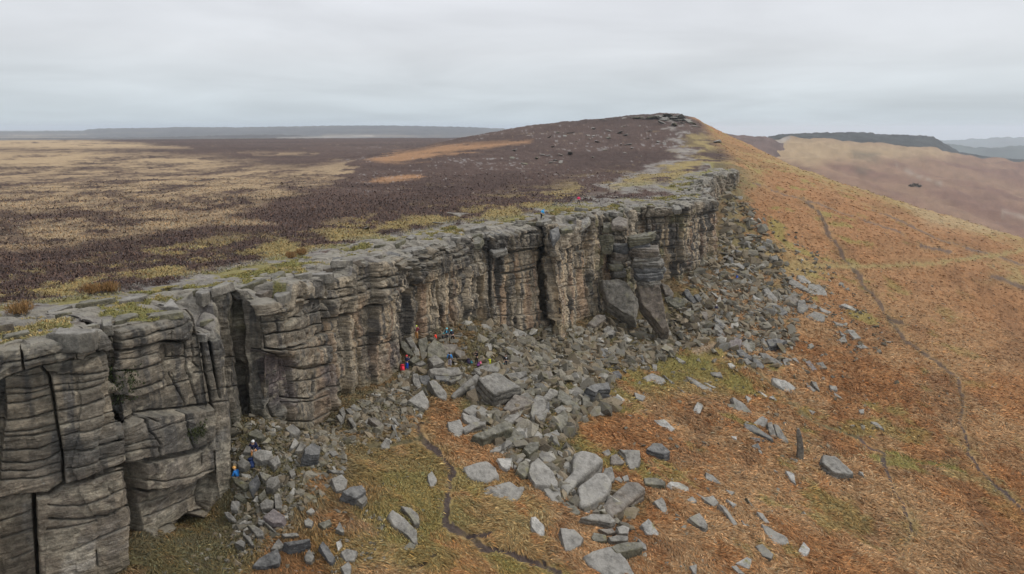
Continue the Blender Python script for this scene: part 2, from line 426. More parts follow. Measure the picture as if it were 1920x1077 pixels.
def ground_hit(px, py, z_off=0.0):
    """where the view ray of a photo pixel meets the ground sheet (arrays ok)"""
    px = np.atleast_1d(np.asarray(px, float)); py = np.atleast_1d(np.asarray(py, float))
    v = (538.5 - py) / FPX; a = (px - 960) / FPX; b = CP + v * SP; c = -SP + v * CP
    d = np.geomspace(22, 700, 420)
    X = a[:, None] * d; Y = b[:, None] * d; Z = c[:, None] * d
    G = ground_z(X, Y)[0] + z_off
    below = Z < G
    j = below.argmax(1); j = np.clip(j, 1, len(d) - 1); r_ = np.arange(len(px))
    g0 = Z[r_, j - 1] - G[r_, j - 1]; g1 = Z[r_, j] - G[r_, j]
    t = np.clip(g0 / (g0 - g1 + 1e-9), 0, 1); dd = lerp(d[j - 1], d[j], t)
    return np.stack([a * dd, b * dd, c * dd], 1), dd

# ================================================================== GROUND COLOURS
C_ = lambda *a: np.array(a, float)
HEATH = C_(.070, .048, .041); HEATH2 = C_(.098, .066, .054); TAN = C_(.37, .275, .165); STRAW = C_(.30, .235, .105); ORANGE_T = C_(.33, .19, .10)
GREEN = C_(.20, .175, .055); OLIVE = C_(.155, .135, .062); EARTH = C_(.125, .106, .060); PEAT = C_(.055, .042, .040); PAVE = C_(.215, .20, .178)
BRK_A = C_(.335, .170, .072); BRK_B = C_(.235, .112, .047); BRK_C = C_(.37, .245, .13); SAND = C_(.36, .27, .185)
SLOPE_PATHS = [
 ([(782, 795), (786, 822), (822, 850), (846, 888), (838, 940), (835, 985), (880, 1008), (905, 1030), (955, 1036), (1000, 1055), (1045, 1075)], 7.0, PEAT * 1.25),
 ([(735, 1055), (760, 1066), (790, 1058), (815, 1040)], 3.5, PEAT), ([(1010, 1015), (1018, 1040), (1022, 1060)], 3.5, PEAT),
 ([(690, 838), (740, 832), (785, 820)], 5, EARTH), ([(880, 1008), (915, 1000)], 6, PEAT),
 ([(1505, 372), (1530, 400), (1552, 440), (1590, 492), (1612, 520), (1640, 555), (1660, 585), (1668, 605), (1700, 640), (1745, 672), (1788, 705), (1803, 745), (1800, 780), (1812, 850), (1838, 884), (1880, 925), (1925, 962)], 3.2, PEAT * 1.4),
 ([(1668, 600), (1690, 606)], 5, PEAT), ([(1606, 820), (1625, 838), (1652, 848), (1664, 880), (1678, 930), (1708, 985), (1694, 1030), (1690, 1060)], 3.2, PEAT * 1.5),
 ([(1640, 395), (1690, 415), (1760, 450), (1830, 470), (1925, 500)], 1.6, PEAT * 2.2), ([(1400, 680), (1450, 730), (1520, 790), (1560, 805), (1605, 822)], 2.6, EARTH),
 ([(1510, 495), (1620, 500), (1750, 494), (1870, 478), (1920, 468)], 3.2, STRAW), ([(1660, 848), (1760, 872), (1815, 885)], 3.5, GREEN),
 ([(1730, 462), (1780, 472)], 3, PEAT * 1.8), ([(1855, 518), (1925, 540)], 4, PEAT * 1.8), ([(1415, 345), (1500, 372), (1640, 420), (1700, 440)], 1.3, PEAT * 2.4),
 ([(1140, 740), (1120, 720), (1100, 700)], 4, EARTH),
]
GRASSY = [  # (polygon, edge width, colour, strength)
 ([(850, 770), (850, 700), (960, 680), (1060, 695), (1150, 715), (1160, 770), (1100, 790), (1070, 830), (1080, 870), (1120, 900), (1200, 930), (1180, 960), (1080, 950), (1000, 890), (960, 870), (930, 800)], 18, OLIVE * .95, .97),
 ([(1300, 238), (1345, 252), (1400, 280), (1420, 320), (1380, 330), (1335, 285)], 10, OLIVE * 1.2, .25),
 ([(120, 1100), (240, 1030), (390, 960), (425, 800), (470, 770), (610, 800), (590, 900), (470, 1010), (420, 1100)], 30, GREEN * .85, .9), ([(680, 880), (800, 850), (990, 930), (1000, 1060), (700, 1077)], 40, STRAW * .95, .45),
 ([(200, 1077), (260, 1040), (400, 985), (430, 900), (432, 770), (620, 780), (640, 760), (760, 690), (800, 640), (900, 600), (1100, 600), (1260, 560), (1340, 590), (1330, 640), (1290, 690), (1150, 680), (1050, 700), (900, 720), (800, 740), (700, 800), (650, 850), (600, 940), (520, 1000), (430, 1077)], 40, OLIVE, .92),
 ([(640, 900), (650, 850), (740, 800), (830, 850), (820, 920), (740, 905), (690, 900)], 25, GREEN, .5),
 ([(560, 1000), (700, 930), (840, 960), (860, 1077), (600, 1077)], 40, GREEN * 1.1, .45), ([(870, 890), (960, 890), (1040, 980), (1010, 1030), (900, 1000)], 30, STRAW, .55),
 ([(1170, 690), (1290, 640), (1390, 690), (1400, 740), (1300, 730), (1200, 740)], 25, GREEN, .8), ([(920, 1040), (1000, 1060), (1010, 1090), (930, 1090)], 15, GREEN * 1.2, .8),
 ([(1395, 430), (1440, 450), (1530, 500), (1540, 540), (1470, 520), (1420, 480)], 22, STRAW * 1.05, .75), ([(1330, 480), (1420, 470), (1480, 560), (1400, 560)], 22, OLIVE * 1.2, .7),
 ([(1340, 340), (1385, 345), (1420, 420), (1440, 470), (1390, 470), (1345, 420)], 14, OLIVE * 1.15, .8),
 ([(1400, 285), (1440, 290), (1600, 335), (1720, 368), (1925, 440), (1925, 462), (1800, 430), (1690, 395), (1560, 350), (1440, 312)], 12, STRAW * 1.02, .75),
 ([(1690, 385), (1760, 378), (1880, 425), (1860, 440), (1750, 425)], 12, TAN, .6), ([(1860, 490), (1920, 500), (1920, 540), (1880, 530)], 10, STRAW, .7),
 ([(1360, 300), (1400, 300), (1430, 340), (1400, 350), (1375, 330)], 10, STRAW, .45), ([(1620, 845), (1690, 850), (1740, 880), (1700, 880), (1640, 858)], 8, GREEN * 1.1, .9),
 ([(1690, 960), (1730, 985), (1690, 1010), (1665, 985)], 12, STRAW, .6), ([(1780, 860), (1860, 900), (1900, 950), (1850, 920), (1790, 890)], 8, STRAW, .8),
]
def lod(x, y, base, k, seed, oct=4, gain=.5):
    """noise whose grain grows with distance in steps of two"""
    L = np.log2(np.broadcast_to(k, x.shape)); l0 = np.floor(L); f = L - l0
    a = base * 2.0 ** l0
    n0 = fbm2(x / a, y / a, seed, oct, gain); n1 = fbm2(x / (2 * a), y / (2 * a), seed, oct, gain)
    return lerp(n0, n1, f) / np.sqrt(f * f + (1 - f) ** 2)
def patch(x, y, sc, seed, lo, hi): return sstep(lo, hi, fbm2(x / sc, y / sc, seed, 4, 0.6))
def ground_color(x, y, z, S, D):
    r_ = np.hypot(x, y)
    k = np.clip(r_ * 0.012, 0.25, 40)
    wx = lod(x, y, 4, k, 31, 4, .6) * 5 * k; wy = lod(x, y, 4, k, 37, 4, .6) * 5 * k
    px, py, d = project(x + wx * .7, y + wy * .7, z)
    n_small = lod(x, y, .5, k, 41, 3, .7); n_mid = lod(x, y, 3.4, k, 43, 4, .6); n_big = lod(x, y, 9, k, 47, 4)
    qpx, qpy, _ = project(x + wx * .12, y + wy * .12, z)
    def mix(c, col, m): return c + (np.asarray(col) - c) * np.clip(m, 0, 1)[:, None]
    # ---------- plateau
    cp_ = HEATH[None] + (HEATH2 - HEATH)[None] * sstep(-.5, .6, n_big + .5 * n_small)[:, None]
    cp_ = mix(cp_, TAN * .62, sstep(.34, .6, n_mid * .6 + n_small * .55) * .4)
    tan_big = softpoly(px, py, [(-60, 284), (120, 280), (330, 290), (470, 308), (560, 316), (650, 318), (610, 345), (545, 365), (480, 388), (400, 410), (350, 428), (260, 442), (190, 455), (90, 468), (-60, 480)], 14)
    cp_ = mix(cp_, TAN * (1 + .12 * n_mid[:, None]), tan_big * sstep(-.6, .5, n_mid + .55 * n_small) * .85)
    for poly, w, c, s_ in [
        ([(-60, 258), (60, 258), (200, 266), (340, 277), (160, 279), (-60, 278)], 4, TAN * 1.15, .85), ([(-60, 288), (160, 286), (240, 296), (100, 308), (-60, 310)], 4, TAN * 1.05, .8),
        ([(290, 302), (360, 297), (385, 307), (320, 310)], 4, TAN, .8), ([(470, 286), (560, 287), (570, 291), (480, 292)], 3, TAN, .6), ([(560, 318), (640, 300), (660, 304), (640, 330)], 6, TAN, .6),
        ([(690, 303), (740, 286), (850, 271), (975, 264), (985, 268), (880, 282), (800, 298), (740, 306)], 5, ORANGE_T, .85), ([(680, 338), (720, 330), (790, 329), (770, 337), (700, 343)], 4, ORANGE_T * 1.1, .85),
        ([(-60, 398), (60, 400), (240, 400), (230, 412), (90, 412), (-60, 416)], 5, HEATH, .75), ([(-60, 440), (0, 424), (40, 428), (20, 450), (-60, 470)], 6, HEATH, .6),
        ([(320, 418), (410, 412), (480, 412), (500, 420), (430, 424), (340, 426)], 5, TAN, .7)]:
        cp_ = mix(cp_, c, softpoly(px, py, poly, w) * s_ * sstep(-.6, .1, n_mid + .4 * n_small + .25))
    # far moor: broad bands of heather and pale grass
    farm = sstep(900, 2200, r_)
    fb = fbm2(x / 900, y / 420, 53, 4); cf = mix(np.repeat(C_(.085, .075, .072)[None], len(x), 0), TAN * .8, sstep(.05, .45, fb) * (1 - .9 * sstep(2300, 3600, r_) * sstep(-36, -30, np.degrees(np.arctan2(x, y)))))
    cp_ = cp_ + (cf - cp_) * (farm * (1 - sstep(250, 259, py) * 0))[:, None] * np.where(py > 262, .3, .97)[:, None]
    # straw grass beside the edge
    near = softpoly(px, py, [(-80, 620), (-80, 520), (150, 500), (330, 452), (560, 442), (700, 402), (860, 388), (940, 372), (1050, 352), (1130, 330), (1180, 330), (1100, 372), (1000, 402), (800, 436), (600, 480), (430, 528), (300, 556), (100, 596)], 22)
    cp_ = mix(cp_, STRAW * (1 + .25 * n_small[:, None]), near * sstep(.0, .24, n_mid + .3 * n_small) * .9)
    hugg = np.exp(-((D + 14) / 5.0) ** 2) * (S < np.interp(150, EDGE[:, 1], ES))
    cp_ = mix(cp_, STRAW * .95, hugg * sstep(-.25, .15, n_mid) * .85)
    ridge_top = softpoly(px, py, [(1150, 340), (1240, 318), (1262, 300), (1300, 250), (1340, 260), (1375, 305), (1385, 325), (1330, 335), (1290, 350), (1230, 372), (1150, 375), (1090, 380)], 10)
    cp_ = mix(cp_, STRAW * .9, ridge_top * sstep(-.3, .1, n_mid + .3 * n_small))
    cp_ = mix(cp_, HEATH, softpoly(px, py, [(1305, 285), (1345, 278), (1375, 305), (1340, 300)], 6) * .8)
    cp_ = mix(cp_, HEATH, softpoly(px, py, [(1262, 262), (1310, 258), (1320, 275), (1280, 272)], 5) * .6)
    # bare rock pavement and the trodden path behind the rim
    pave = softpoly(px, py, [(-80, 640), (-80, 622), (60, 600), (160, 592), (300, 560), (400, 532), (520, 497), (620, 468), (720, 446), (850, 418), (950, 408), (1000, 398), (1040, 382), (1100, 368), (1180, 346), (1300, 340), (1300, 400), (1000, 440), (760, 480), (600, 530), (380, 590), (180, 640)], 8)
    pave = np.maximum(pave, sstep(-11.5, -9.5, D) * (S < endS))
    pth = softline(px, py, [(1120, 352), (1180, 332), (1230, 312), (1262, 300), (1290, 288), (1266, 276), (1278, 262), (1262, 246), (1252, 225)], 5)
    cp_ = mix(cp_, PAVE * (1 + .22 * n_small[:, None]), pave * sstep(-.45, -.1, n_mid))
    cp_ = mix(cp_, C_(.26, .24, .215), pth * sstep(-.7, -.1, n_mid) * .9)
    cp_ = mix(cp_, GREEN * 1.1, pave * sstep(.05, .28, n_mid - .2 * n_small) * .8)
    cp_ = mix(cp_, C_(.28, .27, .26), (r_ > 150) * sstep(.44, .56, n_small * .8 + n_big * .45) * softpoly(px, py, [(650, 300), (900, 245), (1130, 215), (1300, 215), (1300, 330), (1100, 360), (900, 380), (700, 380)], 40) * .65)
    # ---------- slope
    global PATHM
    PATHM = np.zeros(len(x))
    cs = BRK_A[None] + (BRK_B - BRK_A)[None] * sstep(-.3, .4, n_mid)[:, None]
    cs = mix(cs, BRK_C, sstep(-.1, .4, n_big + .6 * n_small) * .7)
    cs = mix(cs, C_(.31, .168, .082)[None] * (1 + .25 * n_mid[:, None]), sstep(110, 220, r_) * .85)
    cs = mix(cs, C_(.19, .105, .055), sstep(.05, .45, lod(x * .83 - y * .55, (x * .55 + y * .83) * .35, 3, k, 59, 4, .6)) * .5)
    cs = mix(cs, GREEN * 1.15, sstep(.22, .42, fbm2(x / 7, y / 7, 61, 4, .6) + .15 * n_small) * .75 * (1 - sstep(25, 75, D)))
    for poly, w, c, s_ in GRASSY:
        cs = mix(cs, c * (1 + .2 * n_small[:, None]), softpoly(px, py, poly, w) * s_ * sstep(-.5, .05, n_mid + .3 * n_small + .12))
    cs = mix(cs, EARTH * 1.1, np.exp(-(np.clip(D, 0, None) / 6.0) ** 2) * (.55 + .4 * sstep(-.2, .3, n_mid)) * (S < endS))
    cs = mix(cs, SAND, np.maximum(softpoly(px, py, [(1282, 648), (1320, 640), (1330, 652), (1300, 662)], 5), softpoly(px, py, [(1258, 628), (1285, 620), (1300, 632), (1268, 638)], 4)) * .9)
    for pts, w, c in SLOPE_PATHS:
        m_ = softline(qpx, qpy, pts, w)
        cs = mix(cs, STRAW * .8, softline(qpx, qpy, pts, w * 2.4) * .35)
        if c is not STRAW and c is not GREEN: PATHM[:] = np.maximum(PATHM, m_)
        cs = mix(cs, c, sstep(.25, .6, m_ + .38 * n_small + .2 * n_mid) * np.where(qpy > 800, .95, .75))
    f = sstep(-9, -4, D) if False else sstep(-7.5, -6.0, D)
    f = np.where(S > endS, sstep(-6, 5, D + 4 * n_mid), f)
    return cp_ + (cs - cp_) * f[:, None]

def build_ground():
    az = np.radians(np.r_[np.linspace(-88, -44, 50)[:-1], np.linspace(-44, 44, 1080), np.linspace(44, 88, 50)[1:]])
    dep = np.radians(np.linspace(58, 0.85, 940))
    rr = np.r_[27.5 / np.tan(dep), np.geomspace(27.5 / math.tan(dep[-1]), 30000, 150)[1:]]
    A, RR = np.meshgrid(az, rr)
    X = RR * np.sin(A); Y = RR * np.cos(A)
    Z, S, D = ground_z(X, Y)
    # trodden trenches
    px, py, d = project(X, Y, Z)
    for pts, w, c in SLOPE_PATHS:
        if c is not STRAW and c is not GREEN:
            Z = Z - 0.2 * softline(px.ravel(), py.ravel(), pts, w * 1.2).reshape(Z.shape) * (RR < 75)
    c = ground_color(X.ravel(), Y.ravel(), Z.ravel(), S.ravel(), D.ravel())
    # heather and bracken stand up as a rough low canopy
    rough = fbm2(X.ravel() / .45, Y.ravel() / .45, 71, 3, .7).reshape(X.shape) * np.clip(RR / 70, .5, 2.5)
    lum = c.mean(1).reshape(X.shape)
    cover = np.where(D > 2, 1.0, np.where(D < -9, np.clip((.16 - lum) * 9, .25, 1), 0))
    k2 = np.clip(RR / 90, 1, 6)
    rough2 = lod(X.ravel(), Y.ravel(), 1.3, k2.ravel(), 73, 3, .65).reshape(X.shape) * np.clip(RR / 100, .6, 3)
    Z = Z + cover * (rough * .16 + rough2 * .26) * (RR < 2500)
    P = np.stack([X, Y, Z], -1)
    px, py, d = project(X, Y, Z)
    global GV
    GV = dict(path=PATHM, P=P.reshape(-1, 3), c=c, S=S.ravel(), D=D.ravel(), px=px.ravel(), py=py.ravel(), d=d.ravel())
    o = mesh_grid('ground', P, M_LAND, c, True, True, 'structure')
    o['label'] = 'open moor and bracken hillside under the crag'
    return o
GROUND = build_ground()

# ================================================================== FAR HILLS (own sheets, real distances)
def hillside(name, rows, col_fn, seed, amp, nx=260, sub=10):
    """rows: list of polylines [(px, py, depth), ...], foot to crest; a rear slope is added behind the crest"""
    lines = []
    for pl in rows:
        pts = np.array([at_d(*p) for p in pl])
        t = np.linspace(0, 1, len(pts)); tt = np.linspace(0, 1, nx)
        pxs = np.array([p[0] for p in pl], float); u = (pxs - pxs[0]) / (pxs[-1] - pxs[0])
        lines.append(np.stack([np.interp(tt, u, pts[:, i]) for i in range(3)], 1))
    back = lines[-1].copy(); n = back[:, :2] / np.linalg.norm(back[:, :2], axis=1)[:, None]
    ext_ = np.linalg.norm(lines[-1][:, :2] - lines[0][:, :2], axis=1).mean()
    back[:, :2] += n * (ext_ * .6 + 150); back[:, 2] -= .25 * ext_ + 60
    lines.append(back); L = np.array(lines)
    t = np.linspace(0, len(L) - 1, (len(L) - 1) * sub + 1)
    i = np.clip(t.astype(int), 0, len(L) - 2); f = (t - i)[:, None, None]
    P = L[i] * (1 - f) + L[i + 1] * f
    P = P.copy(); sc = amp * 6
    P[1:, :, 2] += (amp * fbm2(P[1:, :, 0].ravel() / sc, P[1:, :, 1].ravel() / sc, seed, 4)).reshape(P.shape[0] - 1, -1)
    px, py, d = project(P[..., 0], P[..., 1], P[..., 2])
    c = col_fn(P[..., 0].ravel(), P[..., 1].ravel(), px.ravel(), py.ravel())
    return mesh_grid(name, P, M_LAND, c, True, True, 'structure')
def col_pink(x, y, px, py):
    a = fbm2(x / 70, y / 70, 81, 4); b = fbm2(x / 14, y / 14, 83, 3)
    c = C_(.225, .145, .098)[None] + (C_(.175, .105, .078) - C_(.225, .145, .098))[None] * sstep(-.3, .4, a)[:, None]
    t = softpoly(px + 14 * b, py + 4 * a, [(1425, 300), (1440, 255), (1500, 254), (1640, 268), (1760, 275), (1800, 290), (1700, 296), (1620, 300), (1560, 300), (1520, 312), (1460, 300)], 14)
    c = c + (C_(.33, .245, .145) - c) * (t * .85)[:, None]
    for poly in ([(1595, 282), (1650, 288), (1640, 302), (1600, 298)], [(1600, 312), (1630, 316), (1625, 326), (1605, 324)]):
        c = c + (C_(.10, .085, .06) - c) * (softpoly(px + 8 * b, py + 3 * b, poly, 6) * .6)[:, None]
    for pl in ([(1680, 312), (1720, 330), (1765, 345)], [(1880, 398), (1925, 408)]):
        c = c + (C_(.30, .25, .20) - c) * (softline(px, py, pl, 2.5) * .7)[:, None]
    c = c + (C_(.30, .29, .28) - c) * (softline(px + 2 * b, py, [(1424, 288), (1434, 279), (1450, 271), (1470, 262), (1476, 257)], 5) * .8)[:, None]
    return c * (1 + .25 * b[:, None])
def col_road(x, y, px, py): return np.repeat(C_(.27, .265, .26)[None], len(x), 0)
def col_dark(x, y, px, py):
    a = fbm2(x / 40, y / 40, 91, 4, .7)
    return C_(.038, .042, .040)[None] * (1 + .9 * a[:, None])
def col_blue(x, y, px, py):
    a = fbm2(x / 300, y / 300, 95, 4)
    return C_(.07, .085, .075)[None] * (1 + .6 * a[:, None])
hillside('valley_hillside', [
    [(1330, 420, 560), (1500, 420, 560), (1700, 440, 600), (1960, 470, 650), (2400, 520, 700)],
    [(1350, 330, 760), (1500, 340, 780), (1700, 365, 800), (1960, 405, 850), (2400, 440, 880)],
    [(1380, 285, 1000), (1500, 292, 1040), (1620, 308, 1060), (1780, 332, 1080), (1960, 362, 1100), (2400, 380, 1150)],
    [(1395, 262, 1250), (1440, 268, 1300), (1480, 257, 1350), (1560, 260, 1380), (1640, 268, 1400), (1740, 276, 1420), (1800, 292, 1450), (1960, 306, 1500), (2400, 320, 1500)]], col_pink, 5, 7)
hillside('heather_knoll', [
    [(1325, 300, 800), (1400, 300, 820), (1500, 330, 840)],
    [(1325, 264, 980), (1380, 268, 980), (1425, 280, 990), (1500, 320, 1000)],
    [(1325, 252, 1150), (1370, 252, 1160), (1400, 254, 1170), (1430, 257, 1180), (1450, 261, 1190), (1475, 271, 1195), (1510, 290, 1200)]], lambda x, y, px, py: C_(.12, .085, .075)[None] * (1 + .5 * fbm2(x / 20, y / 20, 8, 3)[:, None]), 15, 3, 120, 8)
hillside('wooded_plateau', [
    [(1425, 300, 1500), (1600, 310, 1500), (1760, 320, 1550), (1960, 345, 1650)],
    [(1440, 262, 1700), (1480, 257, 1720), (1560, 263, 1750), (1640, 271, 1760), (1740, 277, 1780), (1800, 298, 1850), (1880, 303, 1950), (1960, 312, 2000)],
    [(1440, 256, 1900), (1480, 251, 1920), (1540, 249, 1950), (1620, 248.5, 2000), (1637, 248, 2000), (1641, 251, 2000), (1700, 253.5, 2050), (1750, 256, 2100), (1772, 270, 2150), (1800, 285, 2200), (1860, 295, 2250), (1960, 303, 2300)]], col_dark, 25, 3, 420, 10)
hillside('distant_hill', [
    [(1680, 330, 3600), (1800, 330, 3700), (2000, 340, 3800), (2300, 345, 3900)],
    [(1700, 275, 4200), (1780, 272, 4300), (1850, 278, 4400), (1930, 274, 4400), (2300, 280, 4500)]], col_blue, 35, 14, 200, 8)
hillside('skyline_hill', [
    [(1600, 300, 6800), (1800, 300, 7000), (2000, 305, 7200), (2400, 305, 7200)],
    [(1620, 272, 8000), (1740, 265, 8200), (1800, 262, 8500), (1880, 258, 8600), (1960, 257, 8800), (2400, 262, 9000)]], col_blue, 45, 18, 200, 8)
def col_moorfar(x, y, px, py):
    a = fbm2(x / 500, y / 160, 97, 4); b = fbm2(x / 90, y / 40, 98, 3)
    c = C_(.080, .072, .066)[None] * (1 + .4 * b[:, None])
    return c + (C_(.25, .20, .14) - c) * (sstep(.10, .4, a) * np.where(py > 253, .75, .2))[:, None] + (C_(.33, .30, .26) - C_(.1, .09, .08)) * (softline(px, py, [(520, 259.5), (600, 258), (660, 257), (700, 255)], 1.6) * .8)[:, None]
hillside('moor_ridge', [
    [(-700, 285, 3700), (60, 280, 3700), (300, 280, 3700), (600, 280, 3700), (980, 280, 3700)],
    [(-700, 258, 4600), (60, 257, 4600), (300, 254, 4600), (600, 252, 4600), (980, 253, 4600)],
    [(-700, 246.5, 5400), (0, 246.5, 5400), (155, 245.5, 5400), (166, 242.5, 5400), (200, 241, 5400), (318, 239.5, 5400), (330, 238.2, 5400), (450, 239, 5400), (600, 236.2, 5400), (720, 235.5, 5400), (860, 238, 5400), (980, 243, 5400)]], col_moorfar, 55, 4, 520, 8)
hillside('moor_swell', [
    [(-400, 292, 1900), (280, 290, 2000), (480, 288, 2000), (700, 290, 2000), (900, 290, 2000)],
    [(-400, 270, 2500), (280, 270, 2500), (400, 268, 2500), (500, 266, 2500), (600, 267, 2500), (700, 273, 2500), (900, 282, 2500)],
    [(-400, 262, 3000), (100, 259, 3000), (280, 258, 3000), (400, 254.5, 3000), (480, 252.5, 3000), (560, 254, 3000), (640, 260, 3000), (700, 268, 3000), (900, 280, 3000)]], col_moorfar, 65, 3, 420, 8)
# the road over the knoll
def ribbon(name, pts, width, mat, kind='structure', lift=.4):
    P = np.array([at_d(*p) for p in pts]); P, _ = resample(P, 8.0)
    T = np.gradient(P[:, :2], axis=0); T /= np.linalg.norm(T, axis=1)[:, None]; Nn = np.stack([T[:, 1], -T[:, 0]], 1)
    a = P.copy(); b = P.copy(); a[:, :2] -= Nn * width / 2; b[:, :2] += Nn * width / 2; a[:, 2] += lift; b[:, 2] += lift
    o = mesh_grid(name, np.stack([a, b], 0), mat, None, True, True, kind); return o

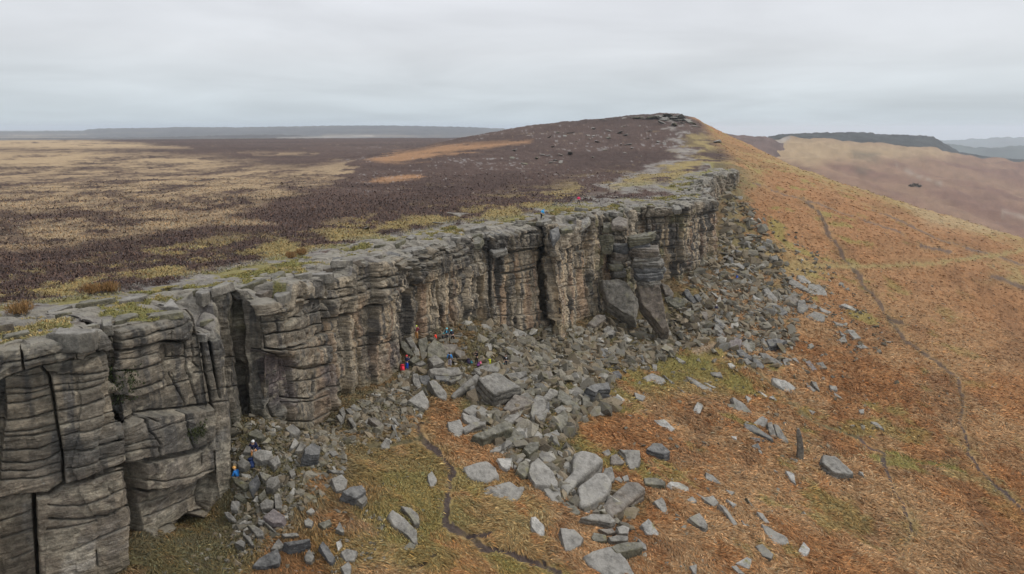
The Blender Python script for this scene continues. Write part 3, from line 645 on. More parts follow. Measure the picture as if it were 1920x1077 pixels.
# ================================================================== THE CLIFF
# cracks traced on the photograph: (points, half width px, depth m)
CR = [
 # --- left buttress
 ([(199, 612), (200, 640), (203, 690), (206, 730), (214, 770), (223, 800), (231, 845), (236, 880), (240, 935), (250, 1000), (256, 1040)], 4.2, 1.5),
 ([(78, 690), (93, 705), (99, 745), (107, 790), (113, 825), (117, 850), (119, 907)], 2.4, .55), ([(0, 708), (40, 693), (80, 681), (120, 672), (160, 661), (186, 655)], 4.0, .75),
 ([(40, 642), (42, 665), (46, 690)], 2.2, .5), ([(0, 668), (38, 665)], 1.2, .25), ([(46, 668), (90, 655), (140, 640), (180, 630)], 1.6, .35), ([(140, 640), (142, 660)], 1.0, .2), ([(175, 622), (182, 660)], 2.0, .4), ([(80, 630), (120, 624), (155, 618)], 1.6, .35),
 ([(6, 705), (50, 706), (86, 698)], 1.1, .22), ([(10, 732), (60, 730), (98, 722)], 1.3, .3), ([(5, 745), (60, 738), (97, 728)], .8, .15), ([(0, 762), (50, 755), (102, 740)], 1.2, .28), ([(0, 794), (60, 785), (107, 770)], 1.6, .4), ([(8, 812), (60, 808), (110, 795)], .9, .18),
 ([(0, 822), (60, 818), (112, 806)], 1.0, .2), ([(0, 848), (70, 845), (115, 826)], 1.3, .3), ([(0, 868), (50, 872), (90, 863), (117, 846)], 1.5, .35), ([(0, 884), (60, 886), (118, 868)], 1.0, .2), ([(0, 903), (70, 900), (119, 888)], 1.5, .35),
 ([(90, 699), (140, 698), (195, 693)], 1.3, .3), ([(100, 720), (150, 713), (201, 704)], 1.0, .22), ([(102, 733), (150, 726), (204, 713)], 1.3, .3), ([(107, 768), (150, 758), (210, 739)], 1.8, .42), ([(112, 793), (160, 784), (214, 770)], 1.0, .2), ([(115, 812), (170, 804), (220, 790)], 1.1, .22), ([(120, 842), (170, 838), (230, 824)], 2.0, .45), ([(122, 878), (170, 866), (234, 850)], .9, .15),
 ([(0, 942), (40, 935), (90, 930), (120, 909), (150, 900), (185, 886), (236, 868)], 4.0, .9), ([(165, 900), (200, 889), (236, 880)], 1.5, .3), ([(62, 935), (64, 985), (70, 1077), (72, 1140)], 4.2, 1.3),
 ([(90, 946), (150, 948), (190, 935), (234, 915)], 1.2, .25), ([(92, 972), (150, 972), (200, 966), (236, 948)], 1.8, .35), ([(88, 990), (130, 985), (180, 975)], .9, .15), ([(0, 990), (30, 982), (62, 970)], 1.2, .25), ([(5, 1022), (40, 1010), (64, 1002)], 1.3, .25), ([(20, 1060), (60, 1045)], 1.0, .2), ([(130, 1030), (180, 1010), (240, 985)], 1.0, .2), ([(180, 1030), (182, 1060)], 1.0, .2),
 # --- second block of the left buttress
 ([(213, 605), (214, 630), (216, 652)], 2.0, .5), ([(216, 652), (255, 642), (285, 633), (300, 634), (345, 640)], 3.2, .7), ([(216, 626), (250, 618), (275, 608), (320, 600), (345, 590)], 1.8, .4), ([(301, 603), (303, 630)], 1.0, .2), ([(345, 578), (348, 600), (352, 632)], 2.2, .4), ([(355, 572), (360, 600), (364, 628)], 1.6, .35),
 ([(205, 694), (250, 693), (294, 680)], 1.7, .4), ([(206, 672), (250, 668), (288, 658)], .8, .12), ([(294, 640), (296, 675), (304, 700), (312, 724)], 1.4, .3), ([(242, 730), (280, 720), (305, 708)], 1.7, .4), ([(250, 745), (300, 728), (314, 722)], 1.0, .2), ([(310, 640), (312, 670), (350, 668)], 1.2, .25), ([(325, 652), (328, 672)], 1, .2), ([(312, 676), (350, 670)], 1.1, .25), ([(320, 700), (330, 718), (340, 745), (350, 765)], 1.1, .3), ([(326, 700), (338, 735), (348, 762)], .8, .2), ([(350, 640), (354, 690), (360, 715), (368, 745)], 1.8, .45), ([(305, 726), (330, 722), (358, 712)], .9, .2), ([(362, 645), (366, 680), (372, 690)], 1.3, .3), ([(350, 655), (384, 652)], 1, .25), ([(352, 672), (384, 668)], 1, .25),
 ([(378, 632), (382, 668), (386, 700), (394, 740), (398, 770)], 2.4, .8), ([(393, 632), (397, 660), (402, 690), (408, 722), (414, 745)], 2.8, .9), ([(362, 720), (372, 760), (384, 800)], 1.2, .25), ([(365, 700), (390, 698), (410, 690)], 1.0, .2), ([(380, 740), (412, 730), (424, 724)], 1.2, .25), ([(380, 760), (424, 752)], 1, .2),
 ([(222, 800), (230, 790), (260, 775), (290, 770), (340, 765), (395, 757)], 2.0, .45), ([(232, 792), (262, 780), (280, 788)], 1.1, .2), ([(256, 772), (262, 800), (282, 832), (284, 856)], 1.7, .4), ([(262, 808), (300, 795), (345, 782)], .8, .12), ([(331, 772), (336, 800), (345, 838)], 1.6, .4), ([(228, 832), (262, 822), (280, 818)], 1.0, .2), ([(240, 862), (270, 858), (300, 852), (345, 842), (392, 822)], 3.2, .9), ([(236, 842), (280, 835)], 0.9, .2),
 ([(265, 900), (300, 900), (350, 890), (402, 872)], 1.2, .28), ([(265, 920), (300, 922), (345, 908), (402, 885)], 3.0, .6), ([(362, 848), (365, 870)], 1.2, .25), ([(280, 950), (330, 930), (380, 915)], .9, .2), ([(290, 975), (340, 952), (395, 930)], 1.2, .3), ([(300, 1000), (340, 985), (372, 965), (388, 958)], 2.0, .6), ([(390, 890), (386, 930), (392, 960)], 1.8, .5), ([(400, 840), (404, 880)], 1.2, .3),
 # --- middle buttress
 ([(483, 562), (486, 582), (487, 600), (490, 625), (497, 650)], 2.4, .5), ([(436, 560), (446, 640), (452, 700), (458, 770)], 2.0, .7), ([(483, 583), (520, 572), (555, 563), (602, 560)], 2.0, .5), ([(513, 562), (516, 600), (519, 625)], 1.2, .25), ([(553, 540), (556, 562)], 1.2, .3), ([(488, 602), (540, 598), (612, 583)], 1.3, .3), ([(490, 629), (520, 624), (560, 618), (613, 606)], 1.6, .4), ([(496, 653), (520, 655), (560, 646), (580, 640), (616, 622)], 2.2, .5), ([(500, 655), (540, 656), (580, 652), (620, 648)], 1.2, .25), ([(545, 688), (580, 693), (625, 680)], 1.5, .3), ([(548, 715), (590, 712), (626, 695)], 1.1, .25), ([(540, 746), (580, 748), (622, 725)], 1.6, .4), ([(536, 755), (590, 752), (622, 740)], 1.2, .25), ([(470, 655), (500, 660), (540, 672), (548, 720), (552, 748)], 1.5, .35), ([(508, 706), (512, 740), (520, 755)], 1.2, .3), ([(486, 706), (500, 720), (512, 752), (522, 785)], 1.6, .4), ([(540, 790), (590, 790), (625, 770)], 1.3, .3), ([(420, 672), (452, 668)], 1, .2), ([(425, 728), (456, 722)], 1, .2), ([(560, 525), (600, 518)], 1.5, .35), ([(500, 540), (540, 530), (552, 528)], 1.5, .35),
 # --- long wall
 ([(612, 599), (640, 594), (658, 588), (680, 580), (701, 571), (720, 562), (738, 547), (766, 534), (784, 530), (815, 520)], 3.0, .7), ([(663, 590), (664, 640), (666, 690), (672, 735)], 2.2, .6), ([(815, 522), (822, 560), (830, 590), (836, 616)], 2.2, .6), ([(843, 538), (848, 575), (856, 612)], 1.5, .4), ([(615, 662), (650, 658), (700, 648), (748, 636)], 1.3, .3), ([(668, 640), (700, 630), (745, 618)], 1.1, .2), ([(747, 560), (748, 600), (752, 650)], 1.6, .3), ([(772, 540), (776, 580), (786, 630)], 1.0, .2), ([(800, 540), (806, 600)], .9, .15), ([(640, 535), (700, 520), (736, 512)], 1.8, .4), ([(612, 560), (660, 550), (700, 540), (738, 535)], 2.0, .45), ([(612, 540), (650, 532)], 1.6, .4), ([(655, 535), (660, 588)], 1.3, .3), ([(728, 490), (734, 520), (740, 545)], 1.8, .5), ([(764, 488), (770, 500), (815, 492)], 1.5, .35), ([(765, 505), (815, 500)], 1.2, .25), ([(812, 470), (816, 520)], 1.4, .3), ([(750, 482), (800, 472), (850, 462)], 1.8, .4),
 # --- bay, tall wall, pillars
 ([(884, 452), (888, 480), (894, 512)], 2.0, .6), ([(917, 442), (919, 500), (920, 600)], 2.2, .7), ([(930, 512), (960, 512), (1000, 500), (1012, 492)], 2.0, .5), ([(945, 525), (990, 520)], 1.0, .2), ([(920, 470), (960, 474), (1005, 462)], 1.8, .45), ([(955, 575), (956, 612)], 1.2, .3), ([(920, 558), (955, 560)], 1.0, .25), ([(920, 590), (955, 592), (1025, 585)], 1.0, .25), ([(990, 510), (998, 560), (1002, 600)], 1.0, .2), ([(945, 500), (950, 575)], .8, .15), ([(1046, 470), (1075, 462), (1110, 450)], 1.6, .4), ([(1078, 470), (1078, 560), (1080, 600)], 1.5, .4), ([(1046, 500), (1072, 492)], 1.3, .3), ([(1048, 540), (1076, 534)], 1.3, .3), ([(1050, 575), (1078, 572)], 1.3, .3), ([(1080, 505), (1108, 505)], 1.2, .3), ([(1102, 460), (1104, 540), (1112, 590)], 1.2, .3),
 ([(1200, 435), (1260, 428), (1290, 425)], .9, .2), ([(1210, 410), (1290, 402)], 1.8, .5), ([(1205, 470), (1290, 460)], 1.0, .25), ([(1210, 500), (1290, 488)], 1.0, .25), ([(1272, 390), (1274, 520)], 1.8, .5), ([(1300, 400), (1340, 395)], 1.0, .3), ([(1300, 440), (1340, 430)], 1.0, .3), ([(1300, 470), (1340, 455)], 1.0, .3),
]
# regions pushed in or out: (polygon, edge px, metres)
RG = [
 ([(236, 866), (264, 860), (268, 905), (282, 965), (290, 1010), (262, 1040), (246, 1000), (240, 930)], 4, -1.7),
 ([(0, 936), (60, 930), (64, 985), (70, 1090), (0, 1150)], 5, -.5), ([(68, 940), (120, 912), (190, 888), (236, 872), (244, 1060), (80, 1150)], 5, .15),
 ([(-40, 640), (40, 640), (100, 624), (190, 612), (198, 655), (150, 664), (80, 682), (0, 708), (-40, 715)], 4, .45), ([(96, 702), (195, 660), (205, 720), (220, 800), (232, 866), (122, 905), (116, 840), (104, 750)], 4, .3),
 ([(-40, 900), (-40, 716), (8, 706), (12, 760), (0, 900)], 4, -.3),
 ([(216, 655), (290, 636), (294, 676), (312, 726), (250, 745), (210, 735)], 4, .28), ([(216, 606), (345, 572), (352, 636), (290, 630), (216, 650)], 4, .40),
 ([(230, 795), (262, 780), (345, 770), (396, 760), (398, 818), (345, 840), (284, 856), (238, 862)], 4, .55),
 ([(268, 868), (345, 850), (400, 828), (405, 872), (345, 905), (268, 920)], 4, .35), ([(270, 930), (345, 912), (402, 888), (395, 950), (330, 990), (280, 1000)], 6, -.5),
 ([(320, 1000), (345, 985), (372, 967), (388, 975), (380, 1000), (330, 1020)], 4, -1.3),
 ([(470, 660), (540, 672), (550, 745), (520, 790), (490, 760), (475, 700)], 6, -.35), ([(484, 545), (552, 530), (605, 518), (610, 560), (484, 584)], 5, .35), ([(496, 656), (618, 625), (626, 680), (548, 690), (540, 668)], 6, .2),
 ([(540, 750), (622, 728), (626, 772), (592, 812), (545, 803)], 8, .25),
 ([(612, 512), (740, 478), (860, 450), (876, 452), (872, 500), (816, 518), (740, 545), (700, 570), (612, 598)], 5, .55), ([(736, 500), (812, 478), (818, 518), (766, 532)], 4, .4),
 ([(1006, 490), (1040, 480), (1046, 600), (1010, 600)], 4, -.6), ([(920, 440), (1005, 424), (1010, 462), (920, 470)], 5, .55), ([(1046, 418), (1112, 405), (1112, 450), (1046, 468)], 5, .45),
 ([(1200, 390), (1290, 380), (1292, 402), (1205, 412)], 4, .6), ([(1300, 376), (1336, 374), (1340, 396), (1300, 402)], 4, .5), ([(1200, 505), (1290, 490), (1292, 525), (1204, 560)], 5, -.9),
 ([(880, 520), (905, 515), (906, 605), (880, 605)], 4, -.8),
]
def block_field(u, w, seed, tmin, tmax, jmin, jmax, warp=.35):
    """bedded, jointed rock: returns (offset id hash, distance to the nearest joint/bed weighted by its strength, layer, cell)"""
    r_ = np.random.default_rng(seed)
    w = w + warp * fbm2(u / 7, w / 9, seed + 1, 3) + .10 * fbm2(u / 1.6, w / 1.6, seed + 2, 2)
    u = u + .45 * fbm2(u / 3.5, w / 3.5, seed + 3, 3)
    th = r_.uniform(tmin, tmax, 600); zb = np.r_[0, np.cumsum(th)] - 60
    k = np.clip(np.searchsorted(zb, w, 'right') - 1, 0, len(zb) - 2)
    d0 = w - zb[k]; d1 = zb[k + 1] - w
    Jl = r_.uniform(jmin, jmax, 600)[k]; ph = r_.uniform(0, 50, 600)[k]
    uu = u / Jl + ph; c = np.floor(uu).astype(np.int64)
    def bpos(i): return i + .55 * (hash2(i, k, seed + 5) - .5)
    c = np.where(uu < bpos(c), c - 1, np.where(uu >= bpos(c + 1), c + 1, c))
    e0 = (uu - bpos(c)) * Jl; e1 = (bpos(c + 1) - uu) * Jl
    s0 = hash2(k, k * 0, seed + 7); s1 = hash2(k + 1, k * 0, seed + 7)
    t0 = hash2(c, k, seed + 8); t1 = hash2(c + 1, k, seed + 8)
    return k, c, (d0, s0), (d1, s1), (e0, t0), (e1, t1), th[k]
def groove(fields, wd, dep, pw=2.0):
    g = 0
    for d, s in fields:
        g = np.maximum(g, np.exp(-np.abs(d) / wd) * (s ** pw))
    return -dep * g
def facets(u, w, sx, sy, seed):
    """flat tilted facets with sharp edges between them"""
    x = u / sx; y = w / sy; xi = np.floor(x).astype(np.int64); yi = np.floor(y).astype(np.int64)
    best = np.full(x.shape, 9e9); val = np.zeros(x.shape)
    for a in (-1, 0, 1):
        for b in (-1, 0, 1):
            i, j = xi + a, yi + b
            cx = i + hash2(i, j, seed); cy = j + hash2(i, j, seed + 1)
            ex, ey = x - cx, y - cy; d = np.maximum(np.abs(ex), np.abs(ey)) + .35 * (np.abs(ex) + np.abs(ey))
            v = hash2(i, j, seed + 2) - .5 + (hash2(i, j, seed + 3) - .5) * 1.1 * ex + (hash2(i, j, seed + 4) - .5) * 1.1 * ey
            k = d < best; best = np.where(k, d, best); val = np.where(k, v, val)
    return val
def build_cliff():
    # columns: dense in the picture, never coarser than 25 cm
    n = len(rim)
    pts_r, pts_f, qs = [], [], []
    seg = []
    for i in range(n - 1):
        a, b = rim[i], rim[i + 1]; fa, fb = foot[i], foot[i + 1]
        dist = max(np.linalg.norm(a[:2] - b[:2]), np.linalg.norm(fa[:2] - fb[:2]))
        dm = (a[1] * CP - a[2] * SP + b[1] * CP - b[2] * SP) / 2
        st = np.clip(abs(dm) / FPX * 1.05, .038, .3) if i >= 2 else .5
        m_ = max(2, int(dist / st)); t = np.arange(m_) / m_
        pts_r.append(a + (b - a) * t[:, None]); pts_f.append(fa + (fb - fa) * t[:, None]); seg.append(np.full(m_, dm))
    PR = np.vstack(pts_r); PF = np.vstack(pts_f)
    # round the plan corners a little
    PR[:, :2] = gsmooth(PR[:, :2], 3.0); PF[:, :2] = gsmooth(PF[:, :2], 4.0); PR[:, 2] = gsmooth(PR[:, 2], 4)
    PF[:, 2] = gsmooth(PF[:, 2], 14) - 2.2
    nc = len(PR); print('cliff columns', nc)
    ell = np.r_[0, np.cumsum(np.hypot(*np.diff(PR[:, :2], axis=0).T))]
    # outward normals from the plan, mildly smoothed
    T = np.gradient((PR[:, :2] + PF[:, :2]) / 2, axis=0); T = gsmooth(T, 6); T /= np.linalg.norm(T, axis=1)[:, None] + 1e-9
    Nn = np.stack([T[:, 1], -T[:, 0]], 1)
    # long-scale outward direction for the overhanging cap and the shelf
    sE, dE = edge_coords(PR[:, 0], PR[:, 1])
    sE = np.maximum.accumulate(sE); sE = gsmooth(sE, 10)
    ex = np.stack([np.interp(sE, ES, EDGE[:, i]) for i in range(2)], 1); ET = np.stack([np.interp(sE + 3, ES, EDGE[:, i]) - np.interp(sE - 3, ES, EDGE[:, i]) for i in range(2)], 1)
    ET /= np.linalg.norm(ET, axis=1)[:, None]; EN = np.stack([ET[:, 1], -ET[:, 0]], 1)
    NF = 400; NT = 110
    hh = np.linspace(0, 1, NF)
    face = PF[None] + (PR - PF)[None] * hh[:, None, None]
    back = ex - EN * 10.2; bz = ground_z(back[:, 0], back[:, 1], False)[0] - .25
    BK = np.stack([back[:, 0], back[:, 1], bz], 1)
    tt = np.linspace(0, 1, NT + 1)[1:] ** 1.25
    shelf = PR[None] + (BK - PR)[None] * tt[:, None, None]
    P = np.vstack([face, shelf]); NR = NF + NT
    px, py, dd = project(P[..., 0], P[..., 1], P[..., 2])
    hgt = np.maximum(PR[:, 2] - PF[:, 2], .5)
    u = np.repeat(ell[None], NR, 0); w = np.empty((NR, nc))
    w[:NF] = (P[:NF, :, 2] + 40); run = np.linalg.norm(shelf - PR[None], axis=2); w[NF:] = PR[None, :, 2] + 40 + run
    shp = u.shape; uf, wf = u.ravel(), w.ravel(); pxf, pyf = px.ravel(), py.ravel(); sc = (dd / FPX).ravel()
    is_top = np.repeat((np.arange(NR) >= NF)[:, None], nc, 1).ravel()
    nearT = np.clip(1 - (pxf - 470) / 250, 0, 1) * (pxf > -30)            # hand-traced share
    below = np.clip((np.repeat(PR[None, :, 2], NR, 0).ravel() - P[..., 2].ravel()), 0, 40) * (~is_top)
    # coarse blocks
    rcol = np.random.default_rng(404)
    cj = np.cumsum(rcol.uniform(.9, 4.6, 400)); 
    uw = uf + .55 * fbm2(uf / 9, wf / 3.2, 405, 3) + .18 * fbm2(uf / 2, wf / 1.0, 406, 2)
    cC = np.clip(np.searchsorted(cj, uw) , 1, 398).astype(np.int64)
    v0 = uw - cj[cC - 1]; v1 = cj[cC] - uw
    tw = wf + hash2(cC, cC * 0, 407) * 6; tth = 2.2 + 3.4 * hash2(cC, cC * 0, 408)
    kC = np.floor(tw / tth).astype(np.int64); g0_ = (tw / tth - kC) * tth; g1_ = tth - g0_
    off = (hash2(cC, cC * 0, 9) - .5) * 1.25 + (hash2(kC, cC, 10) - .5) * .7
    off = off * lerp(1, .22, nearT)
    js0 = hash2(cC - 1, cC * 0, 411); js1 = hash2(cC, cC * 0, 411)
    a0 = (g0_, hash2(kC, cC, 412)); a1 = (g1_, hash2(kC + 1, cC, 412)); b0 = (v0, js0); b1 = (v1, js1)
    g = groove((a0, a1), .10, .5) + groove((b0, b1), .13, 1.3, 2.6)
    # fine beds
    kF, cF, c0, c1, e0, e1, thf = block_field(uf + 0 * cC, wf, 202, .55, 1.9, 1.3, 4.4, .35)
    c0 = (c0[0], hash2(kF, cC + 1000, 415)); c1 = (c1[0], hash2(kF + 1, cC + 1000, 415))
    capz = np.exp(-(below / 2.6) ** 2)
    slabby = np.clip((pxf - 1080) / 120, 0, 1)
    off2 = (hash2(kF, cF, 19) - .5) * lerp(.22, .52, np.maximum(capz, slabby * .8)) + (hash2(kF, kF * 0, 20) - .5) * lerp(.05, .5, np.maximum(capz * .5, slabby))
    off2 = off2 * lerp(1, .5, nearT)
    mass_ = sstep(2.0, 5.0, below) * sstep(480, 600, pxf) * (1 - sstep(1110, 1150, pxf))
    off2 = off2 * (1 - .45 * mass_)
    g2 = groove((c0, c1), .075, .34, 2.4) + groove((e0, e1), .07, .34, 2.2)
    g2 = g2 * (1 - .4 * mass_)
    roundn = -(.16 * np.maximum(np.exp(-c0[0] / .2) * c0[1] ** 2, np.exp(-c1[0] / .2) * c1[1] ** 2) + .14 * np.maximum(np.exp(-e0[0] / .22) * e0[1] ** 2, np.exp(-e1[0] / .22) * e1[1] ** 2)) * lerp(.7, 1.5, np.maximum(capz, slabby))
    disp = off + off2 * (1 - .7 * nearT) + g * lerp(1, .08, nearT) + g2 * lerp(1, .16, nearT) + roundn * lerp(1, .2, nearT) * (1 - .5 * mass_)
    chip = fbm2(uf / .8, wf / .55, 302, 4, .6); disp += .20 * fbm2(uf / 3.2, wf / 3.2, 301, 3) + (.06 * chip - .16 * sstep(.1, .16, fbm2(uf / 1.5, wf / 1.1, 303, 3)) * (~is_top)) * lerp(1, .35, nearT)
    ja = .25 * fbm2(uf / 1.2, wf / 1.2, 331, 2)
    fa = facets(uf + ja, wf + .6 * ja, 1.5, .95, 611); fb_ = facets(uf + ja, wf, .55, .38, 631)
    disp += (fa * .30 + fb_ * .10) * lerp(.85, .22, nearT) * (~is_top)
    # traced cracks and steps
    jx = 1.3 * fbm2(uf / .8, wf / .8, 311, 4) / np.clip(sc / .035, .6, 3); jy = 1.3 * fbm2(uf / .8, wf / .8, 313, 4) / np.clip(sc / .035, .6, 3)
    fp = (~is_top) | (below < 1)
    qx, qy = pxf + jx, pyf + jy
    tr = np.zeros(len(uf))
    for poly, wpx, mtr in RG:
        tr += 1.45 * mtr * softpoly(qx, qy, poly, wpx * .45) * (~is_top)
    cg = np.zeros(len(uf)); rl = np.zeros(len(uf))
    for pts, wpx, dep in CR:
        if dep < .3: dep = dep * .8
        wpx = wpx * 1.12
        xs = [p[0] for p in pts]; ys = [p[1] for p in pts]
        kk = (qx > min(xs) - 14) & (qx < max(xs) + 14) & (qy > min(ys) - 14) & (qy < max(ys) + 14) & (~is_top)
        if not kk.any(): continue
        d = polydist(qx[kk], qy[kk], pts)
        cg[kk] = np.maximum(cg[kk], dep * 1.7 * (1 - sstep(.45 * wpx, 1.05 * wpx, d)))
        rl[kk] = np.maximum(rl[kk], .14 * np.exp(-d / (2.4 * wpx)))
    disp_face = disp + tr - cg - rl
    # foot fades into the rubble
    disp_face -= 0
    topo = (off * .35 + off2 * .75 + g * .5 + g2 * .8 + roundn)
    D3 = disp_face.reshape(shp).copy(); T3 = topo.reshape(shp)
    Q = P.copy()
    # face: push along the plan normal; keep the same push at the rim for the first part of the shelf
    rimd = D3[NF - 1]
    rimd_s = gsmooth(rimd, 2.0)
    for r_ in range(NF):
        dn = D3[r_]
        Q[r_, :, 0] += Nn[:, 0] * dn; Q[r_, :, 1] += Nn[:, 1] * dn
    # round the lip
    lip = np.clip(below.reshape(shp)[:NF] / .55, 0, 1)
    cut = (1 - np.sqrt(np.clip(1 - (1 - lip) ** 2, 0, 1))) * .32
    Q[:NF, :, 0] -= EN[:, 0] * cut; Q[:NF, :, 1] -= EN[:, 1] * cut
    for j in range(NT):
        f = np.exp(-run[j] / 1.2)
        dn = rimd_s * f - .32 * np.exp(-run[j] / .25)
        Q[NF + j, :, 0] += Nn[:, 0] * rimd * f - EN[:, 0] * .32 * np.exp(-run[j] / .25); Q[NF + j, :, 1] += Nn[:, 1] * rimd * f - EN[:, 1] * .32 * np.exp(-run[j] / .25)
        Q[NF + j, :, 2] += T3[NF + j] * sstep(.0, 1.2, run[j]) * 1.0 * (1 - sstep(8.5, 10.2, run[j])) + .22 * (1 - np.exp(-run[j] / .35)) * (1 - sstep(7, 10, run[j]))
    # the rim itself: blocks of different height with gaps between them
    kR, cR, r0, r1, q0, q1, thr = block_field(ell, ell * 0 + 3.3, 303, 3, 9, 1.4, 3.6, .0)
    rz = (hash2(cR, cR * 0, 31) - .5) * .95 + (hash2(cR, cR * 0, 32) < .22) * -.55
    rz = gsmooth(rz, 2.2) - .55 * np.maximum(np.exp(-q0[0] / .13) * q0[1] ** 2, np.exp(-q1[0] / .13) * q1[1] ** 2)
    rz = rz * (PR[:, 2] - PF[:, 2] > 4)
    Q[:NF, :, 2] += rz[None] * np.exp(-(below.reshape(shp)[:NF] / 1.5) ** 2)
    ju = (hash2(cR, (cR * 0) + 2, 33) - .5) * .5
    for j in range(NT):
        Q[NF + j, :, 2] += rz * np.exp(-(run[j] / 2.3) ** 4)
    # ---- colour
    base = C_(.255, .218, .168)[None] + (C_(.16, .142, .117) - C_(.255, .218, .168))[None] * hash2(kC, cC, 77)[:, None] ** .7
    hb = hash2(kF, cF, 78)[:, None]; base = base * (.72 + .56 * hb)
    streak = fbm2(uf / .55, wf / 7.0, 401, 4, .6); streak2 = fbm2(uf / 1.6, wf / 14.0, 403, 3)
    big = fbm2(uf / 6, wf / 5, 405, 3)
    def mix(c, col, m_): return c + (np.asarray(col) - c) * np.clip(m_, 0, 1)[:, None]
    low = sstep(2.0, 5.0, below)
    massive = low * sstep(520, 640, pxf) * (1 - sstep(1110, 1150, pxf))
    base = mix(base, C_(.325, .278, .215)[None] * (.65 + .5 * 1.4 * hash2(kC, cC, 79)[:, None]), massive * .6)
    base = base * (.70 + .62 * hash2(cC, cC * 0, 78))[:, None] ** lerp(1, .4, nearT)[:, None]
    base = mix(base, C_(.068, .064, .062), sstep(-.02, .32, streak + .45 * big - .05 * massive) * .9)                 # black streaks
    base = mix(base, C_(.42, .335, .235), sstep(.06, .36, -streak + .35 * streak2) * low * .85 * sstep(500, 640, pxf))   # washed pale streaks
    base = mix(base, C_(.24, .158, .108), sstep(.12, .42, streak2 - .2 * streak) * low * .65 * sstep(480, 620, pxf))                 # ochre
    base = mix(base, C_(.105, .082, .088), softpoly(qx, qy, [(468, 655), (500, 660), (545, 675), (556, 745), (545, 760), (520, 760), (500, 700), (480, 700)], 6) * .85)
    base = mix(base, C_(.10, .078, .082), softpoly(qx, qy, [(600, 690), (626, 680), (640, 720), (630, 745), (605, 720)], 6) * .7 + softpoly(qx, qy, [(700, 660), (752, 640), (752, 690), (705, 722)], 10) * .45)
    base = mix(base, C_(.40, .395, .375), softpoly(qx, qy, [(120, 1040), (150, 1005), (180, 1010), (185, 1055), (110, 1085)], 7) * .8 + softpoly(qx, qy, [(40, 955), (60, 945), (66, 1060), (40, 1000)], 5) * .6 + softpoly(qx, qy, [(398, 820), (420, 800), (424, 850), (405, 880)], 5) * .45)
    lay = sstep(.1, .4, fbm2(uf / 1.4 + wf * .35, (wf - uf * .35) / .28, 411, 3))
    base = mix(base, C_(.34, .325, .305), lay * (softpoly(qx, qy, [(290, 960), (345, 915), (402, 890), (395, 935), (300, 1000)], 8) * .8 + softpoly(qx, qy, [(170, 1000), (235, 960), (240, 1030), (190, 1040)], 8) * .6))
    base = mix(base, C_(.105, .106, .105), softpoly(qx, qy, [(10, 700), (200, 660), (230, 850), (120, 900), (0, 935), (0, 800)], 25) * sstep(-.35, .2, big + .4 * streak) * .55)
    base = mix(base, C_(.13, .125, .045), sstep(.1, .5, fbm2(uf / 1.8, wf / 3, 421, 3)) * .55 * (softpoly(qx, qy, [(1195, 395), (1290, 385), (1285, 480), (1205, 500)], 8) + softpoly(qx, qy, [(440, 560), (470, 560), (480, 660), (450, 680)], 6) + softpoly(qx, qy, [(1110, 410), (1190, 400), (1190, 560), (1115, 560)], 8) + softpoly(qx, qy, [(385, 560), (410, 560), (412, 590), (390, 600)], 4)))
    base = mix(base, C_(.13, .12, .055), np.exp(-((P[..., 2].ravel() - np.repeat(PF[None, :, 2], NR, 0).ravel() - 2.2) / .8) ** 2) * .4 * (~is_top))
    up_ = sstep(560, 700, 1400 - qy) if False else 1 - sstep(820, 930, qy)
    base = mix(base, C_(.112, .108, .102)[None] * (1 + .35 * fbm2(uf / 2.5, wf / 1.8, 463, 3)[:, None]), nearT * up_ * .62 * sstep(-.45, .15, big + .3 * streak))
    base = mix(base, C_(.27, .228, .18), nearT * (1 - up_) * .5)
    base = mix(base, C_(.36, .325, .26), nearT * sstep(.18, .34, fbm2(uf / 1.6, wf / 1.1, 461, 4, .65)) * .55)
    spk = fbm2(uf / .35, wf / .22, 451, 3, .7)
    base = base * np.exp(.42 * spk + .30 * fbm2(uf / 1.3, wf / .8, 453, 3))[:, None]
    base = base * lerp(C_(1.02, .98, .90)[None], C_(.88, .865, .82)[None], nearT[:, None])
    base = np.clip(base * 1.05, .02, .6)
    # top of the rock: pale, weathered
    tcol = C_(.255, .232, .192)[None] * (.82 + .36 * hash2(kF, cF, 79)[:, None])
    tcol = mix(tcol, C_(.165, .15, .15), sstep(.1, .4, fbm2(uf / 2.2, wf / 2.2, 431, 3)) * .6)
    base = np.where(is_top[:, None], tcol, base)
    # turf on the shelf
    runs = np.zeros(shp); runs[NF:] = run; rf = runs.ravel()
    tn = fbm2(P[..., 0].ravel() / 2.4, P[..., 1].ravel() / 2.4, 441, 4, .6)
    gp = 0
    for poly, wv, sv in [([(0, 628), (60, 612), (180, 592), (250, 577), (300, 564), (350, 563), (290, 590), (200, 603), (100, 622), (0, 640)], 5, .55), ([(440, 530), (500, 512), (560, 505), (520, 525), (460, 540)], 5, .3),
                      ([(720, 470), (800, 440), (880, 430), (800, 456)], 5, .12), ([(1020, 398), (1100, 388), (1120, 392), (1040, 402)], 4, .3), ([(1150, 370), (1300, 340), (1290, 355), (1200, 372)], 4, .2), ([(960, 412), (1000, 405), (1000, 412)], 4, .2)]:
        gp = gp + softpoly(pxf, pyf, poly, wv) * sv
    grass = sstep(.10, .26, tn + gp - .12 + .13 * sstep(4.0, 8.0, rf) - .45 * np.exp(-rf / 1.1)) * is_top
    global TURF
    TURF = None
    global SHELF
    SHELF = Q[NF + 1:NF + 70:2]
    gk = np.where((grass > .5) & (dd.ravel() < 190))[0]; TURF = (Q.reshape(-1, 3)[gk], dd.ravel()[gk], tn[gk])
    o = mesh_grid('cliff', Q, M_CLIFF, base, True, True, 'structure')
    at = o.data.attributes.new('Grass', 'FLOAT', 'POINT'); at.data.foreach_set('value', grass.astype(np.float32))
